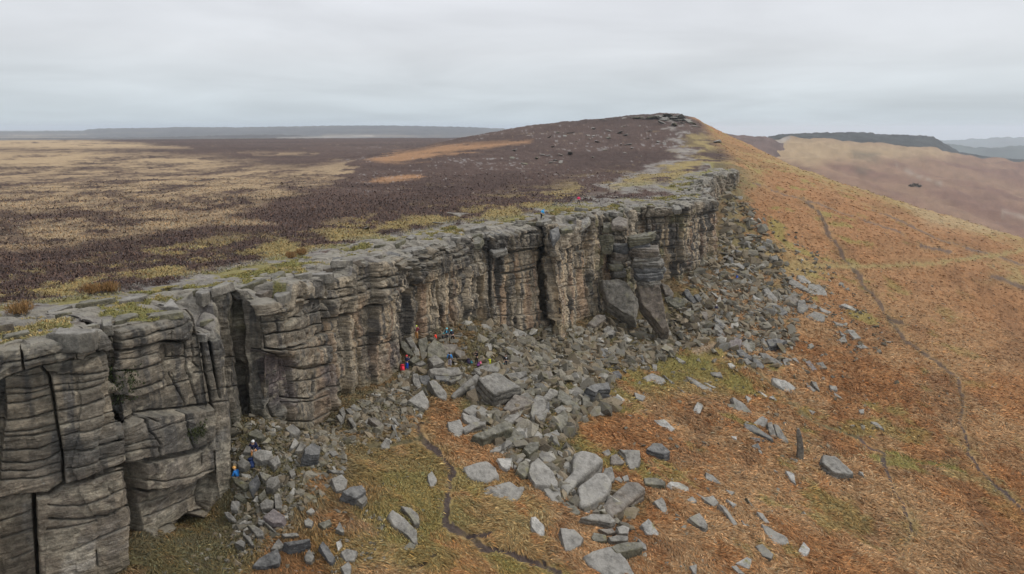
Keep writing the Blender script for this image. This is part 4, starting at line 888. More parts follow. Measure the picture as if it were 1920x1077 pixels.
    o['label'] = 'long gritstone crag of bedded and jointed rock buttresses'
    return o
CLIFF = build_cliff()

# boulders traced on the photograph: (outline of the visible face, height, colour key, lean towards the viewer, label)
BOULDERS = [
 ([(899.4, 709.3),(923.2, 701.9),(935.1, 700.4),(973.7, 724.9),(944.0, 733.1),(927.6, 737.5),(911.3, 722.7)], 2.3, 'g', 0.25, 'largest flat-topped grey block, crowning the boulder heap below the climbers'),
 ([(892.0, 701.9),(898.7, 708.6),(896.4, 713.8),(853.4, 745.0),(847.4, 740.5),(869.7, 721.2)], 0.7, 'g', 0.25, 'long square-edged beam of rock leaning against the largest flat-topped block'),
 ([(880.8, 727.9),(889.0, 724.2),(892.0, 733.1),(900.9, 761.3),(892.0, 759.8),(884.6, 742.0)], 0.5, 'g', 0.5, 'narrow post-like slab wedged upright beneath the leaning beam of rock'),
 ([(944.0, 764.3),(966.2, 742.0),(982.6, 742.0),(1001.1, 753.9),(993.0, 759.8),(958.8, 769.5)], 1.1, 'w', 0.25, 'broad brown-grey block tilted just below the largest flat-topped block'),
 ([(998.9, 752.4),(1006.3, 742.0),(1024.2, 749.4),(1022.7, 761.3),(1021.2, 785.1),(1000.4, 786.5),(995.9, 773.2)], 0.8, 'g', 0.25, 'rounded block split by a level crack in the middle of the heap'),
 ([(1021.9, 749.4),(1030.9, 753.9),(1030.1, 773.2),(1024.2, 779.1),(1020.5, 762.8)], 0.6, 'd', 0.25, None),
 ([(869.7, 768.7),(886.0, 760.5),(903.9, 762.8),(914.3, 771.7),(906.8, 785.1),(896.4, 787.3),(887.5, 781.3)], 0.5, 'p', 0.25, 'pale round slab with a crack across it, at the heap edge by white stone'),
 ([(868.2, 774.7),(887.5, 781.3),(897.9, 786.5),(895.0, 792.5),(880.1, 792.5),(869.7, 785.1)], 0.4, 'p', 0.25, None),
 ([(868.2, 801.4),(884.6, 792.5),(909.8, 789.5),(908.3, 795.5),(889.0, 802.9),(872.7, 811.8)], 0.5, 'g', 0.25, None),
 ([(840.0, 792.5),(862.3, 788.0),(868.2, 804.4),(860.8, 819.2),(853.4, 819.2),(843.0, 805.8)], 0.4, 'p', 0.4, 'grey shield-shaped slab sunk in orange bracken beside the heap'),
 ([(889.0, 816.2),(906.8, 808.8),(944.0, 792.5),(957.3, 792.5),(957.3, 804.4),(923.2, 814.8),(908.3, 823.7)], 1.0, 'm', 0.25, 'long bench-shaped ledge of rock with grass along its top'),
 ([(927.6, 838.5),(936.5, 823.7),(964.8, 802.9),(981.1, 820.7),(973.7, 825.2),(946.9, 832.6)], 0.4, 'm', 0.25, 'wide sloping slab under the bench-shaped ledge'),
 ([(920.2, 844.5),(929.1, 838.5),(958.8, 832.6),(944.0, 843.0),(921.7, 847.4)], 0.3, 'p', 0.25, None),
 ([(944.0, 788.0),(952.9, 779.1),(970.7, 775.4),(972.9, 780.6),(958.8, 792.5),(946.9, 792.5)], 0.5, 'g', 0.25, None),
 ([(911.3, 788.0),(920.2, 783.6),(933.6, 782.8),(929.1, 791.0),(914.3, 793.2)], 0.3, 'g', 0.25, None),
 ([(966.2, 789.5),(976.6, 782.1),(994.5, 791.0),(991.5, 796.9),(982.6, 795.5)], 0.6, 'w', 0.25, None),
 ([(986.3, 804.4),(997.4, 799.9),(1016.7, 814.8),(1012.3, 826.6),(1000.4, 826.6),(985.6, 816.2)], 0.6, 'p', 0.25, 'smooth pale oblong block in the lower middle of the heap'),
 ([(972.9, 805.8),(982.6, 803.6),(986.3, 808.8),(984.8, 817.7),(976.6, 814.8)], 0.4, 'g', 0.25, None),
 ([(981.8, 840.4),(993.7, 830.0),(1010.0, 830.0),(1008.5, 840.4),(993.7, 850.8),(987.7, 846.3)], 0.9, 'm', 0.25, 'two-stepped greenish block above the pale sloping slab'),
 ([(1019.7, 814.8),(1043.5, 805.8),(1050.2, 814.8),(1024.2, 826.6)], 0.5, 'p', 0.25, 'small brick-shaped pale block lying level in the heap'),
 ([(1036.0, 786.5),(1058.3, 769.5),(1065.8, 779.1),(1062.8, 794.0),(1052.4, 808.8),(1045.0, 794.0)], 0.8, 'm', 0.25, 'humped boulder with a steep cracked flank at the heap edge'),
 ([(1039.0, 768.7),(1053.9, 759.1),(1061.3, 767.2),(1046.4, 774.7)], 0.6, 'g', 0.25, None),
 ([(1050.4, 730.1),(1069.0, 742.0),(1086.8, 762.8),(1076.4, 768.7),(1046.7, 746.4)], 0.6, 'm', 0.25, 'long greenish slab leaning downhill from the heap towards bracken'),
 ([(1070.5, 742.0),(1089.8, 750.9),(1089.1, 758.3),(1082.4, 756.8)], 0.4, 'g', 0.25, None),
 ([(1072.0, 728.6),(1083.9, 728.6),(1093.5, 740.5),(1086.8, 746.4),(1076.4, 739.0)], 0.5, 'w', 0.25, None),
 ([(1100.2, 725.6),(1116.5, 719.0),(1138.8, 718.2),(1144.8, 730.1),(1124.0, 730.1),(1118.0, 736.0)], 2.0, 'd', 0.25, 'dark layered lump of rock standing at the upper end of the heap'),
 ([(1092.8, 745.0),(1098.7, 738.3),(1106.1, 746.4),(1104.7, 761.3),(1094.3, 762.8)], 0.4, 'm', 0.25, None),
 ([(1104.7, 736.0),(1112.1, 736.0),(1118.0, 745.0),(1113.6, 750.9),(1106.1, 745.0)], 0.4, 'g', 0.25, None),
 ([(1080.9, 709.3),(1086.8, 704.9),(1107.6, 715.2),(1100.2, 722.7),(1089.8, 722.7)], 0.3, 'g', 0.25, None),
 ([(1013.8, 697.4),(1033.1, 693.0),(1039.0, 713.8),(1024.2, 714.5),(1015.3, 703.4)], 0.4, 'w', 0.35, 'pinkish brown slab lying flat above the heap'),
 ([(1021.2, 743.5),(1031.6, 728.6),(1046.4, 733.1),(1045.0, 739.0),(1030.1, 749.4)], 0.7, 'g', 0.25, None),
 ([(985.6, 733.1),(994.5, 727.9),(1002.6, 733.1),(1001.9, 740.5),(988.5, 742.0)], 0.5, 'm', 0.25, None),
 ([(1003.4, 725.6),(1013.8, 727.1),(1018.2, 736.0),(1010.8, 740.5),(1003.4, 734.6)], 0.4, 'g', 0.25, None),
 ([(1010.8, 721.2),(1022.7, 716.7),(1027.9, 724.2),(1018.2, 730.1)], 0.5, 'g', 0.25, None),
 ([(973.7, 728.6),(981.1, 727.1),(984.8, 736.0),(978.1, 741.2),(972.2, 737.5)], 0.4, 'm', 0.25, None),
 ([(946.9, 701.9),(969.2, 698.9),(985.6, 695.9),(987.0, 703.4),(969.2, 712.3),(958.8, 709.3)], 0.6, 'g', 0.25, 'flat lintel of rock just behind the largest flat-topped block'),
 ([(969.2, 716.7),(982.6, 706.3),(990.0, 707.8),(988.5, 715.2),(978.1, 721.2)], 0.5, 'g', 0.25, None),
 ([(890.0, 692.1),(903.4, 686.1),(921.2, 683.2),(934.6, 690.6),(931.6, 696.5),(910.8, 696.5),(900.4, 702.5)], 0.7, 'g', 0.25, 'curved capping slab beside which the coloured bags lie'),
 ([(806.1, 692.1),(820.2, 689.9),(858.8, 689.1),(864.8, 701.0),(844.0, 704.7),(809.8, 701.0)], 0.7, 'g', 0.25, 'flat table-like slab in front of the person in light blue'),
 ([(815.7, 704.0),(842.5, 706.9),(841.0, 714.4),(818.7, 711.4)], 0.4, 'd', 0.25, None),
 ([(842.5, 714.4),(866.2, 702.5),(863.3, 709.9),(846.9, 717.3)], 0.35, 'g', 0.25, None),
 ([(803.9, 672.8),(817.2, 665.3),(832.1, 679.5),(812.8, 686.1)], 0.7, 'g', 0.25, None),
 ([(820.2, 680.2),(829.1, 682.4),(830.6, 689.1),(818.7, 689.9)], 0.4, 'g', 0.25, None),
 ([(814.3, 637.1),(827.6, 646.0),(838.0, 668.3),(827.6, 669.8),(803.9, 669.8),(802.4, 652.0)], 1.0, 'm', 0.5, 'big pointed olive boulder under the red-jacketed sitter'),
 ([(761.5, 634.9),(771.9, 633.4),(786.0, 657.9),(786.0, 665.3),(778.6, 665.3)], 0.5, 'g', 0.5, 'upper of two slabs leaning side by side against the long wall'),
 ([(751.9, 641.6),(759.3, 640.8),(774.2, 660.9),(774.2, 666.8),(762.3, 662.4),(753.4, 650.5)], 0.5, 'm', 0.5, 'lower of two slabs leaning side by side against the long wall'),
 ([(786.0, 635.6),(799.4, 633.4),(802.4, 646.0),(799.4, 665.3),(790.5, 669.8),(784.6, 644.6)], 0.6, 'm', 0.5, None),
 ([(829.1, 647.5),(844.0, 644.6),(857.3, 646.0),(852.9, 656.4),(841.0, 665.3),(830.6, 656.4)], 0.7, 'w', 0.25, None),
 ([(852.9, 653.5),(870.7, 659.4),(872.2, 671.3),(863.3, 671.3),(854.4, 662.4)], 0.6, 'w', 0.25, None),
 ([(768.2, 675.7),(778.6, 666.1),(787.5, 674.3),(774.2, 680.2)], 0.5, 'm', 0.25, None),
 ([(777.1, 681.7),(792.0, 676.5),(799.4, 683.2),(784.6, 684.7)], 0.3, 'g', 0.25, None),
 ([(774.2, 702.5),(783.1, 702.5),(790.5, 726.2),(784.6, 732.2),(775.6, 718.8)], 0.5, 'p', 0.5, None),
 ([(786.0, 704.0),(802.4, 704.0),(805.3, 709.9),(797.9, 724.8),(789.0, 715.8)], 0.5, 'd', 0.5, None),
 ([(803.9, 714.4),(812.8, 712.9),(820.2, 714.4),(836.5, 733.7),(835.1, 748.5),(823.2, 745.6),(811.3, 727.7)], 0.6, 'p', 0.45, 'pale jagged boulder standing over a patch of orange bracken'),
 ([(766.8, 750.0),(792.1, 732.6),(803.2, 753.2),(796.9, 765.8),(784.2, 762.6)], 0.8, 'p', 0.5, 'bluish pale pointed boulder between the rubble and orange bracken'),
 ([(945.2, 652.7),(954.0, 649.1),(990.4, 667.3),(987.5, 673.1),(970.0, 668.8),(962.7, 662.9)], 0.6, 'g', 0.25, 'long dark slab sloping behind the person standing alone in black'),
 ([(955.4, 680.4),(970.0, 678.2),(980.2, 684.8),(975.8, 693.5),(962.7, 692.1)], 0.5, 'w', 0.25, None),
 ([(990.4, 670.2),(1002.1, 657.8),(1018.1, 670.2),(1012.3, 677.5),(1005.0, 671.7)], 0.8, 'm', 0.25, None),
 ([(910.2, 648.3),(920.4, 644.7),(922.6, 655.6),(914.6, 657.8)], 0.4, 'p', 0.25, None),
 ([(955.4, 611.9),(975.8, 619.2),(987.5, 626.5),(986.0, 639.6),(962.7, 638.1),(956.9, 626.5)], 0.9, 'p', 0.4, 'bluish two-part boulder at the foot of the tall square wall'),
 ([(1104.2, 606.0),(1118.8, 590.0),(1133.3, 590.0),(1134.8, 597.3),(1115.8, 611.9)], 1.0, 'w', 0.25, None),
 ([(1131.9, 617.7),(1140.6, 610.4),(1153.8, 622.1),(1147.9, 627.9),(1136.3, 626.5)], 0.6, 'g', 0.25, None),
 ([(1120.2, 660.0),(1127.5, 652.7),(1139.2, 655.6),(1149.4, 665.8),(1136.3, 671.7),(1127.5, 668.8)], 0.7, 'd', 0.25, 'dark undercut boulder alone among small rubble'),
 ([(1146.5, 697.9),(1159.6, 694.3),(1165.4, 703.8),(1156.7, 712.5)], 0.4, 'd', 0.45, 'dark diamond-shaped stone resting on the slope'),
 ([(1080.8, 709.6),(1089.6, 705.2),(1107.1, 715.4),(1101.3, 722.7),(1086.7, 719.8)], 0.3, 'g', 0.25, None),
 ([(1088.1, 661.5),(1104.2, 654.9),(1104.2, 665.8),(1092.5, 670.2)], 0.5, 'm', 0.25, None),
 ([(1037.1, 689.2),(1045.8, 687.0),(1045.8, 693.5),(1040.0, 695.0)], 0.4, 'p', 0.25, None),
 ([(1042.2, 706.7),(1053.1, 705.2),(1051.7, 712.5),(1042.9, 712.5)], 0.5, 'p', 0.25, None),
 ([(873.4, 876.0),(910.5, 864.9),(926.8, 877.5),(932.8, 892.4),(912.0, 903.5),(882.3, 895.3)], 0.3, 'p', 0.3, 'flat kite-shaped pale slab lying in bracken downhill of the heap'),
 ([(909.0, 917.6),(928.3, 910.2),(955.1, 905.0),(969.9, 914.7),(979.6, 913.2),(969.9, 934.0),(965.5, 942.9),(949.1, 936.9),(912.0, 929.5)], 0.3, 'p', 0.3, 'flat pale slab with a mossy split near its broad end'),
 ([(932.8, 859.7),(944.7, 859.7),(958.8, 859.7),(956.5, 874.6),(950.6, 879.0),(940.2, 873.1)], 0.35, 'x', 0.25, 'chalk-white block just below the bench-shaped ledge'),
 ([(993.7, 886.4),(996.6, 871.6),(1008.5, 859.7),(1036.7, 885.0),(1044.2, 904.3),(1042.7, 910.2),(1005.6, 907.2),(999.6, 895.3)], 0.9, 'p', 0.25, 'large pale sloping slab at the lower end of the heap'),
 ([(969.9, 880.5),(974.4, 870.1),(986.2, 862.7),(993.7, 880.5),(992.2, 889.4),(983.3, 893.9)], 0.7, 'm', 0.25, None),
 ([(963.2, 873.1),(972.9, 858.2),(983.3, 859.7),(972.9, 868.6),(966.9, 880.5)], 0.4, 'g', 0.25, None),
 ([(1008.5, 853.8),(1017.4, 844.9),(1035.3, 861.2),(1032.3, 865.6),(1021.9, 867.1)], 0.5, 'g', 0.25, None),
 ([(1020.4, 917.6),(1048.6, 915.4),(1051.6, 938.4),(1040.5, 945.8)], 0.3, 'p', 0.35, 'wedge-shaped pale slab pointing downhill under the large sloping slab'),
 ([(1054.6, 942.9),(1070.9, 941.4),(1087.2, 959.2),(1084.3, 965.2),(1067.9, 963.7)], 0.25, 'm', 0.25, None),
 ([(1045.7, 844.9),(1065.0, 853.8),(1053.1, 856.0),(1047.1, 850.8)], 0.3, 'g', 0.25, None),
 ([(1045.7, 861.2),(1065.0, 859.7),(1066.4, 865.6),(1051.6, 868.6)], 0.35, 'd', 0.25, None),
 ([(1053.1, 874.6),(1067.9, 869.4),(1072.4, 874.6),(1057.5, 880.5)], 0.3, 'g', 0.25, None),
 ([(1044.2, 887.9),(1053.1, 883.5),(1057.5, 887.9),(1054.6, 901.3),(1047.1, 901.3)], 0.4, 'g', 0.25, None),
 ([(997.5, 971.2),(1005.3, 969.7),(1020.2, 985.3),(1020.2, 1002.5),(1013.1, 1007.2),(997.5, 986.9)], 0.4, 'x', 0.4, 'tall white stone in bracken above the forked peat path'),
 ([(1054.9, 907.2),(1075.6, 882.0),(1077.1, 852.3),(1090.5, 848.6),(1117.2, 853.8),(1126.1, 864.2),(1096.4, 889.4),(1080.1, 907.2),(1068.2, 919.1)], 1.0, 'p', 0.25, 'huge whale-backed pale boulder, highest of three lying side by side'),
 ([(1086.0, 916.1),(1092.0, 908.7),(1117.2, 889.4),(1132.1, 889.4),(1142.5, 901.3),(1136.5, 925.1),(1120.2, 936.9),(1102.4, 944.4),(1092.0, 947.3)], 0.8, 'p', 0.25, 'broad rounded pale boulder, middle one of three lying side by side'),
 ([(1130.6, 945.8),(1173.7, 907.2),(1195.9, 907.2),(1207.8, 919.1),(1173.7, 948.8),(1149.9, 968.9),(1141.0, 960.7)], 0.6, 'w', 0.25, 'long brownish slab, lowest of three big boulders lying side by side'),
 ([(1135.1, 880.5),(1146.9, 876.0),(1151.4, 895.3),(1145.5, 904.3),(1132.1, 887.9)], 0.5, 'g', 0.25, None),
 ([(1163.3, 843.4),(1198.9, 844.9),(1200.4, 859.7),(1195.9, 873.1),(1182.6, 879.0),(1176.6, 868.6),(1173.7, 852.3)], 0.5, 'g', 0.25, 'grey squarish slab with a mossy stone against its uphill side'),
 ([(1146.9, 855.2),(1155.8, 852.3),(1170.7, 865.6),(1166.2, 870.1),(1145.5, 868.6)], 0.3, 'w', 0.25, None),
 ([(1129.1, 847.8),(1141.0, 842.6),(1145.5, 850.8),(1136.5, 856.7)], 0.3, 'g', 0.25, None),
 ([(1215.3, 841.9),(1225.7, 831.5),(1239.0, 831.5),(1255.4, 846.3),(1245.0, 850.8),(1224.2, 846.3)], 0.9, 'd', 0.25, 'dark blocky boulder standing alone in bracken right of the three big ones'),
 ([(1209.3, 896.8),(1230.1, 896.1),(1246.4, 902.8),(1245.0, 910.2),(1210.8, 907.2)], 0.5, 'm', 0.25, None),
 ([(1250.2, 911.1),(1258.4, 903.8),(1274.9, 905.6),(1289.5, 914.7),(1284.0, 922.1),(1267.5, 923.9)], 0.2, 'x', 0.3, 'flat oval whitish slab lying flush in the bracken'),
 ([(1227.1, 939.9),(1240.5, 932.5),(1247.9, 942.9),(1252.4, 962.2),(1245.0, 963.7)], 0.3, 'p', 0.4, 'pale tapering stone with bright moss along one side'),
 ([(1091.2, 971.2),(1110.0, 965.0),(1141.2, 965.8),(1152.2, 975.9),(1144.4, 980.6),(1124.1, 975.9)], 0.8, 'g', 0.25, 'smooth oblong boulder perched on smaller stones below the long brownish slab'),
 ([(1151.4, 898.3),(1161.8, 893.9),(1167.7, 901.3),(1164.8, 904.3)], 0.3, 'g', 0.25, None),
 ([(1166.2, 893.9),(1176.6, 890.9),(1179.6, 899.8),(1170.7, 902.8)], 0.3, 'g', 0.25, None),
 ([(1123.3, 991.6),(1147.5, 991.6),(1153.8, 997.8),(1139.7, 1000.9)], 0.5, 'w', 0.25, None),
 ([(1156.9, 988.4),(1167.8, 985.3),(1179.5, 990.0),(1177.2, 999.4),(1163.1, 999.4)], 0.7, 'p', 0.25, None),
 ([(1142.8, 1007.2),(1156.9, 1004.1),(1177.2, 1005.6),(1175.6, 1013.4),(1147.5, 1015.0)], 0.4, 'g', 0.25, None),
 ([(1110.0, 1008.8),(1114.7, 997.8),(1135.0, 1004.1),(1136.6, 1013.4),(1116.2, 1015.0)], 0.4, 'm', 0.25, None),
 ([(1149.1, 1024.4),(1167.8, 1016.6),(1199.1, 1018.1),(1203.8, 1027.5),(1178.8, 1032.2),(1158.4, 1035.3)], 0.8, 'm', 0.25, 'greenish square-ended block beside the giant smooth slab'),
 ([(1097.5, 1043.1),(1128.8, 1029.1),(1147.5, 1025.2),(1167.8, 1046.2),(1186.6, 1077.0),(1136.6, 1077.0),(1106.9, 1058.8)], 0.4, 'p', 0.25, 'giant smooth pale slab at the very bottom of the slope'),
 ([(1052.2, 991.6),(1075.6, 994.7),(1092.8, 1008.8),(1088.1, 1019.7),(1072.5, 1032.2),(1061.6, 1032.2),(1056.9, 1015.0)], 0.35, 'p', 0.35, 'triangular grey slab in bracken above the giant smooth slab'),
 ([(1197.5, 1010.3),(1210.0, 1021.2),(1211.6, 1030.6),(1203.8, 1027.5)], 0.3, 'p', 0.25, None),
 ([(1203.8, 983.8),(1216.2, 974.4),(1235.0, 999.4),(1231.9, 1004.1),(1213.1, 1000.9)], 0.3, 'y', 0.4, 'white stone half covered with bright yellow-green moss'),
 ([(1481.1, 522.3),(1495.9, 527.8),(1514.5, 540.8),(1512.6, 546.4),(1481.1, 531.6)], 0.6, 'g', 0.25, 'thick layered slab, highest of the far cluster on the open slope'),
 ([(1495.9, 516.7),(1507.1, 517.6),(1519.1, 528.8),(1516.4, 533.4),(1499.6, 527.8)], 0.3, 'p', 0.25, None),
 ([(1518.2, 533.4),(1536.8, 535.3),(1546.1, 544.6),(1549.8, 555.7),(1538.6, 552.0),(1525.6, 555.7),(1514.5, 546.4)], 0.3, 'p', 0.25, 'wide cracked pale slab lying flat in the far cluster'),
 ([(1431.0, 542.7),(1440.2, 539.9),(1455.1, 559.4),(1455.1, 570.5),(1445.8, 568.7),(1438.4, 553.8)], 0.5, 'p', 0.4, 'pale elongated boulder pointing downhill in the far cluster'),
 ([(1449.5, 572.4),(1458.8, 572.4),(1475.5, 585.4),(1466.2, 591.0),(1453.2, 583.5)], 0.5, 'd', 0.25, None),
 ([(1473.7, 561.3),(1488.5, 553.8),(1497.8, 561.3),(1494.1, 579.8),(1475.5, 574.3)], 0.5, 'w', 0.25, None),
 ([(1497.8, 563.1),(1507.1, 563.1),(1515.4, 576.1),(1505.2, 588.2),(1495.9, 581.7)], 0.6, 'g', 0.25, 'rounded bulging boulder in the middle of the far cluster'),
 ([(1458.8, 553.8),(1477.4, 553.8),(1477.4, 561.3),(1460.7, 561.3)], 0.3, 'g', 0.25, None),
 ([(1508.9, 594.7),(1527.5, 584.5),(1546.1, 591.0),(1546.1, 602.1),(1525.6, 602.1)], 0.4, 'g', 0.25, 'leaf-shaped slab at the lower end of the far cluster'),
 ([(1536.8, 576.1),(1559.0, 585.4),(1551.6, 589.1),(1540.5, 583.5)], 0.3, 'p', 0.25, None),
 ([(1514.5, 570.5),(1533.1, 572.4),(1531.2, 578.0),(1516.4, 578.0)], 0.3, 'g', 0.25, None),
 ([(1577.6, 572.4),(1585.0, 569.6),(1618.4, 587.2),(1599.9, 581.7)], 0.2, 'x', 0.25, 'long pale sliver of slab alone on the open orange slope'),
 ([(1411.5, 552.0),(1427.2, 561.3),(1414.3, 561.3)], 0.3, 'x', 0.25, 'small bright white triangular stone on the talus edge'),
 ([(1412.4, 579.8),(1431.0, 587.2),(1429.1, 591.0)], 0.3, 'y', 0.25, None),
 ([(1562.8, 602.1),(1581.3, 607.7),(1579.5, 611.4),(1568.3, 609.5)], 0.25, 'p', 0.25, None),
 ([(1588.7, 618.8),(1599.9, 618.8),(1614.7, 633.7),(1599.9, 633.7)], 0.3, 'p', 0.25, 'oval pale slab below the far cluster, alone in bracken'),
 ([(1572.0, 637.4),(1583.2, 629.9),(1588.7, 641.1),(1577.6, 641.1)], 0.3, 'g', 0.25, None),
 ([(1601.7, 648.5),(1618.4, 646.6),(1629.6, 653.1),(1605.5, 653.1)], 0.25, 'p', 0.25, None),
 ([(1573.9, 618.8),(1586.9, 629.9),(1577.6, 628.1)], 0.3, 'g', 0.25, None),
 ([(1364.1, 644.8),(1377.1, 632.7),(1390.1, 637.4),(1388.3, 648.5),(1375.3, 657.8)], 0.6, 'r', 0.25, 'purplish square block at the end of the talus tongue'),
 ([(1392.0, 652.2),(1408.7, 639.2),(1416.1, 646.6),(1414.3, 655.9),(1399.4, 659.6)], 0.5, 'm', 0.25, None),
 ([(1426.3, 637.4),(1432.8, 634.6),(1441.2, 654.1),(1432.8, 657.8)], 0.4, 'g', 0.4, None),
 ([(1438.4, 637.4),(1455.1, 633.7),(1474.6, 639.2),(1455.1, 648.5),(1444.0, 648.5)], 0.8, 'd', 0.25, 'dark pointed overhanging block at the end of the talus tongue'),
 ([(1380.8, 655.0),(1388.3, 654.1),(1408.7, 668.9),(1406.8, 672.6),(1386.4, 665.2)], 0.4, 'd', 0.25, None),
 ([(1426.3, 661.5),(1436.5, 663.4),(1466.2, 681.9),(1462.5, 687.5),(1431.0, 672.6)], 0.4, 'g', 0.25, 'long plank-shaped slab sloping below the dark pointed block'),
 ([(1393.8, 674.5),(1401.3, 671.7),(1409.6, 680.1),(1401.3, 683.8)], 0.35, 'g', 0.25, None),
 ([(1412.4, 673.6),(1419.8, 674.5),(1432.8, 685.6),(1429.1, 693.1),(1414.3, 683.8)], 0.4, 'd', 0.25, None),
 ([(1468.1, 674.5),(1477.4, 672.6),(1481.1, 681.9),(1471.8, 685.6)], 0.4, 'p', 0.25, None),
 ([(1484.8, 672.6),(1492.2, 670.8),(1499.6, 681.9)], 0.3, 'p', 0.25, None),
 ([(1510.8, 678.2),(1518.2, 676.4),(1531.2, 691.2),(1521.9, 693.1)], 0.3, 'r', 0.25, None),
 ([(1531.2, 681.0),(1542.3, 679.1),(1549.8, 689.3),(1536.8, 691.2)], 0.35, 'g', 0.25, None),
 ([(1515.4, 646.6),(1521.9, 643.9),(1526.6, 648.5),(1520.1, 653.1)], 0.3, 'g', 0.25, None),
 ([(1365.1, 681.9),(1371.6, 681.0),(1379.0, 686.6),(1369.7, 687.5)], 0.2, 'x', 0.25, None),
 ([(1340.0, 607.7),(1358.6, 626.2),(1354.9, 628.1),(1340.0, 616.9)], 0.4, 'p', 0.25, None),
 ([(1340.0, 594.7),(1351.1, 600.2),(1366.0, 615.1),(1360.4, 618.8),(1343.7, 609.5)], 0.4, 'g', 0.25, None),
 ([(1450.0, 708.4),(1471.4, 713.0),(1488.1, 724.1),(1482.5, 736.2),(1475.1, 734.3),(1452.8, 716.7)], 0.3, 'x', 0.25, 'pale slab with a pinkish broken end, in open bracken'),
 ([(1374.9, 746.4),(1393.4, 755.7),(1408.3, 772.4),(1393.4, 778.0),(1380.4, 768.7)], 0.5, 'g', 0.25, 'wedge-shaped grey block above the fan of leaning slabs'),
 ([(1413.8, 792.8),(1428.7, 781.7),(1438.0, 787.2),(1432.4, 804.0),(1419.4, 798.4)], 0.3, 'p', 0.4, 'uppermost slab of the fan of leaning slabs'),
 ([(1398.1, 794.7),(1413.8, 796.5),(1447.2, 820.7),(1441.7, 822.5),(1423.1, 813.2),(1399.0, 804.0)], 0.4, 'd', 0.25, 'longest dark slab of the fan of leaning slabs'),
 ([(1439.8, 794.7),(1447.2, 792.8),(1455.6, 820.7),(1452.8, 826.2),(1443.5, 813.2)], 0.5, 'g', 0.5, 'narrow middle slab of the fan of leaning slabs'),
 ([(1451.0, 796.5),(1460.2, 798.4),(1476.9, 828.1),(1469.5, 831.8),(1458.4, 818.8)], 0.5, 'g', 0.5, 'slab of the leaning fan nearest the standing stone'),
 ([(1545.6, 851.3),(1567.9, 855.9),(1597.6, 882.8),(1595.8, 888.4),(1566.1, 885.6),(1543.8, 867.1)], 0.8, 'g', 0.25, 'big flat-topped boulder standing alone downhill of the standing stone'),
 ([(1406.4, 818.8),(1425.0, 822.5),(1423.1, 828.1),(1413.8, 828.1)], 0.3, 'd', 0.25, None),
 ([(1410.1, 835.5),(1421.3, 831.8),(1425.9, 841.1),(1413.8, 842.9)], 0.3, 'd', 0.25, None),
 ([(1512.2, 718.6),(1528.9, 731.6),(1525.2, 734.3),(1514.1, 726.0)], 0.25, 'p', 0.25, None),
 ([(1521.5, 714.9),(1530.8, 716.7),(1536.4, 733.4),(1527.1, 724.1)], 0.25, 'g', 0.25, None),
 ([(1554.9, 722.3),(1567.9, 724.1),(1569.8, 732.5),(1558.6, 729.7)], 0.35, 'p', 0.25, None),
 ([(1564.2, 737.1),(1580.9, 746.4),(1577.2, 750.1),(1566.1, 742.7)], 0.25, 'p', 0.25, None),
 ([(1423.1, 733.4),(1441.7, 744.6),(1434.3, 744.6)], 0.25, 'x', 0.25, None),
 ([(1441.7, 744.6),(1449.1, 741.8),(1456.5, 751.0)], 0.25, 'x', 0.25, None),
 ([(1514.1, 766.8),(1528.9, 772.4),(1523.4, 776.1)], 0.2, 'p', 0.25, None),
 ([(1475.1, 882.8),(1488.1, 887.5),(1489.9, 898.6),(1480.7, 894.9)], 0.3, 'y', 0.25, None),
 ([(1610.6, 883.8),(1618.0, 885.6),(1619.9, 893.1)], 0.25, 'p', 0.25, None),
 ([(1610.6, 768.7),(1619.9, 766.8),(1619.9, 774.3),(1613.4, 774.3)], 0.3, 'p', 0.25, None),
 ([(1632.9, 791.0),(1644.0, 792.8),(1657.0, 804.0),(1642.2, 800.2)], 0.2, 'p', 0.25, None),
 ([(1289.2, 706.9),(1304.8, 713.5),(1342.7, 733.6),(1336.0, 736.9),(1313.7, 726.9),(1293.7, 713.5)], 0.3, 'p', 0.25, 'long low pale slab half sunk in turf below the bare earth patch'),
 ([(1321.5, 716.9),(1342.7, 725.8),(1336.0, 726.9)], 0.25, 'x', 0.25, None),
 ([(1204.5, 709.1),(1222.3, 699.1),(1244.6, 711.3),(1235.7, 722.5),(1220.1, 720.2)], 0.3, 'p', 0.25, 'flat round-cornered pale slab on bracken below the small rubble'),
 ([(1244.6, 703.5),(1266.9, 720.2),(1260.2, 720.2)], 0.25, 'g', 0.25, None),
 ([(1190.0, 735.8),(1209.0, 743.6),(1204.5, 751.4),(1193.4, 747.0)], 0.3, 'p', 0.25, None),
 ([(1298.1, 771.5),(1308.1, 754.8),(1317.1, 760.3),(1311.5, 773.7)], 0.3, 'y', 0.25, 'oblong stone with yellow moss on its lower end, alone in bracken'),
 ([(1269.1, 724.7),(1287.0, 738.1),(1282.5, 738.1)], 0.2, 'p', 0.25, None),
 ([(1227.9, 789.3),(1244.6, 786.0),(1263.6, 802.7),(1258.0, 808.3),(1242.4, 800.5)], 0.4, 'y', 0.25, 'mossy pale block alone in bracken uphill of the dark blocky boulder'),
 ([(1331.5, 697.9),(1349.4, 697.9),(1354.9, 706.9),(1336.0, 704.6)], 0.3, 'g', 0.25, None),
 ([(1259.1, 664.5),(1284.7, 677.9),(1273.6, 679.0)], 0.25, 'p', 0.25, None),
 ([(1365.0, 681.2),(1379.5, 686.8),(1369.4, 689.0)], 0.2, 'x', 0.25, None),
 ([(1221.2, 671.2),(1233.5, 671.2),(1234.6, 680.1),(1224.6, 681.2)], 0.3, 'p', 0.25, None),
 ([(1188.9, 671.2),(1204.5, 664.5),(1207.9, 680.1),(1193.4, 680.1)], 0.4, 'd', 0.25, None),
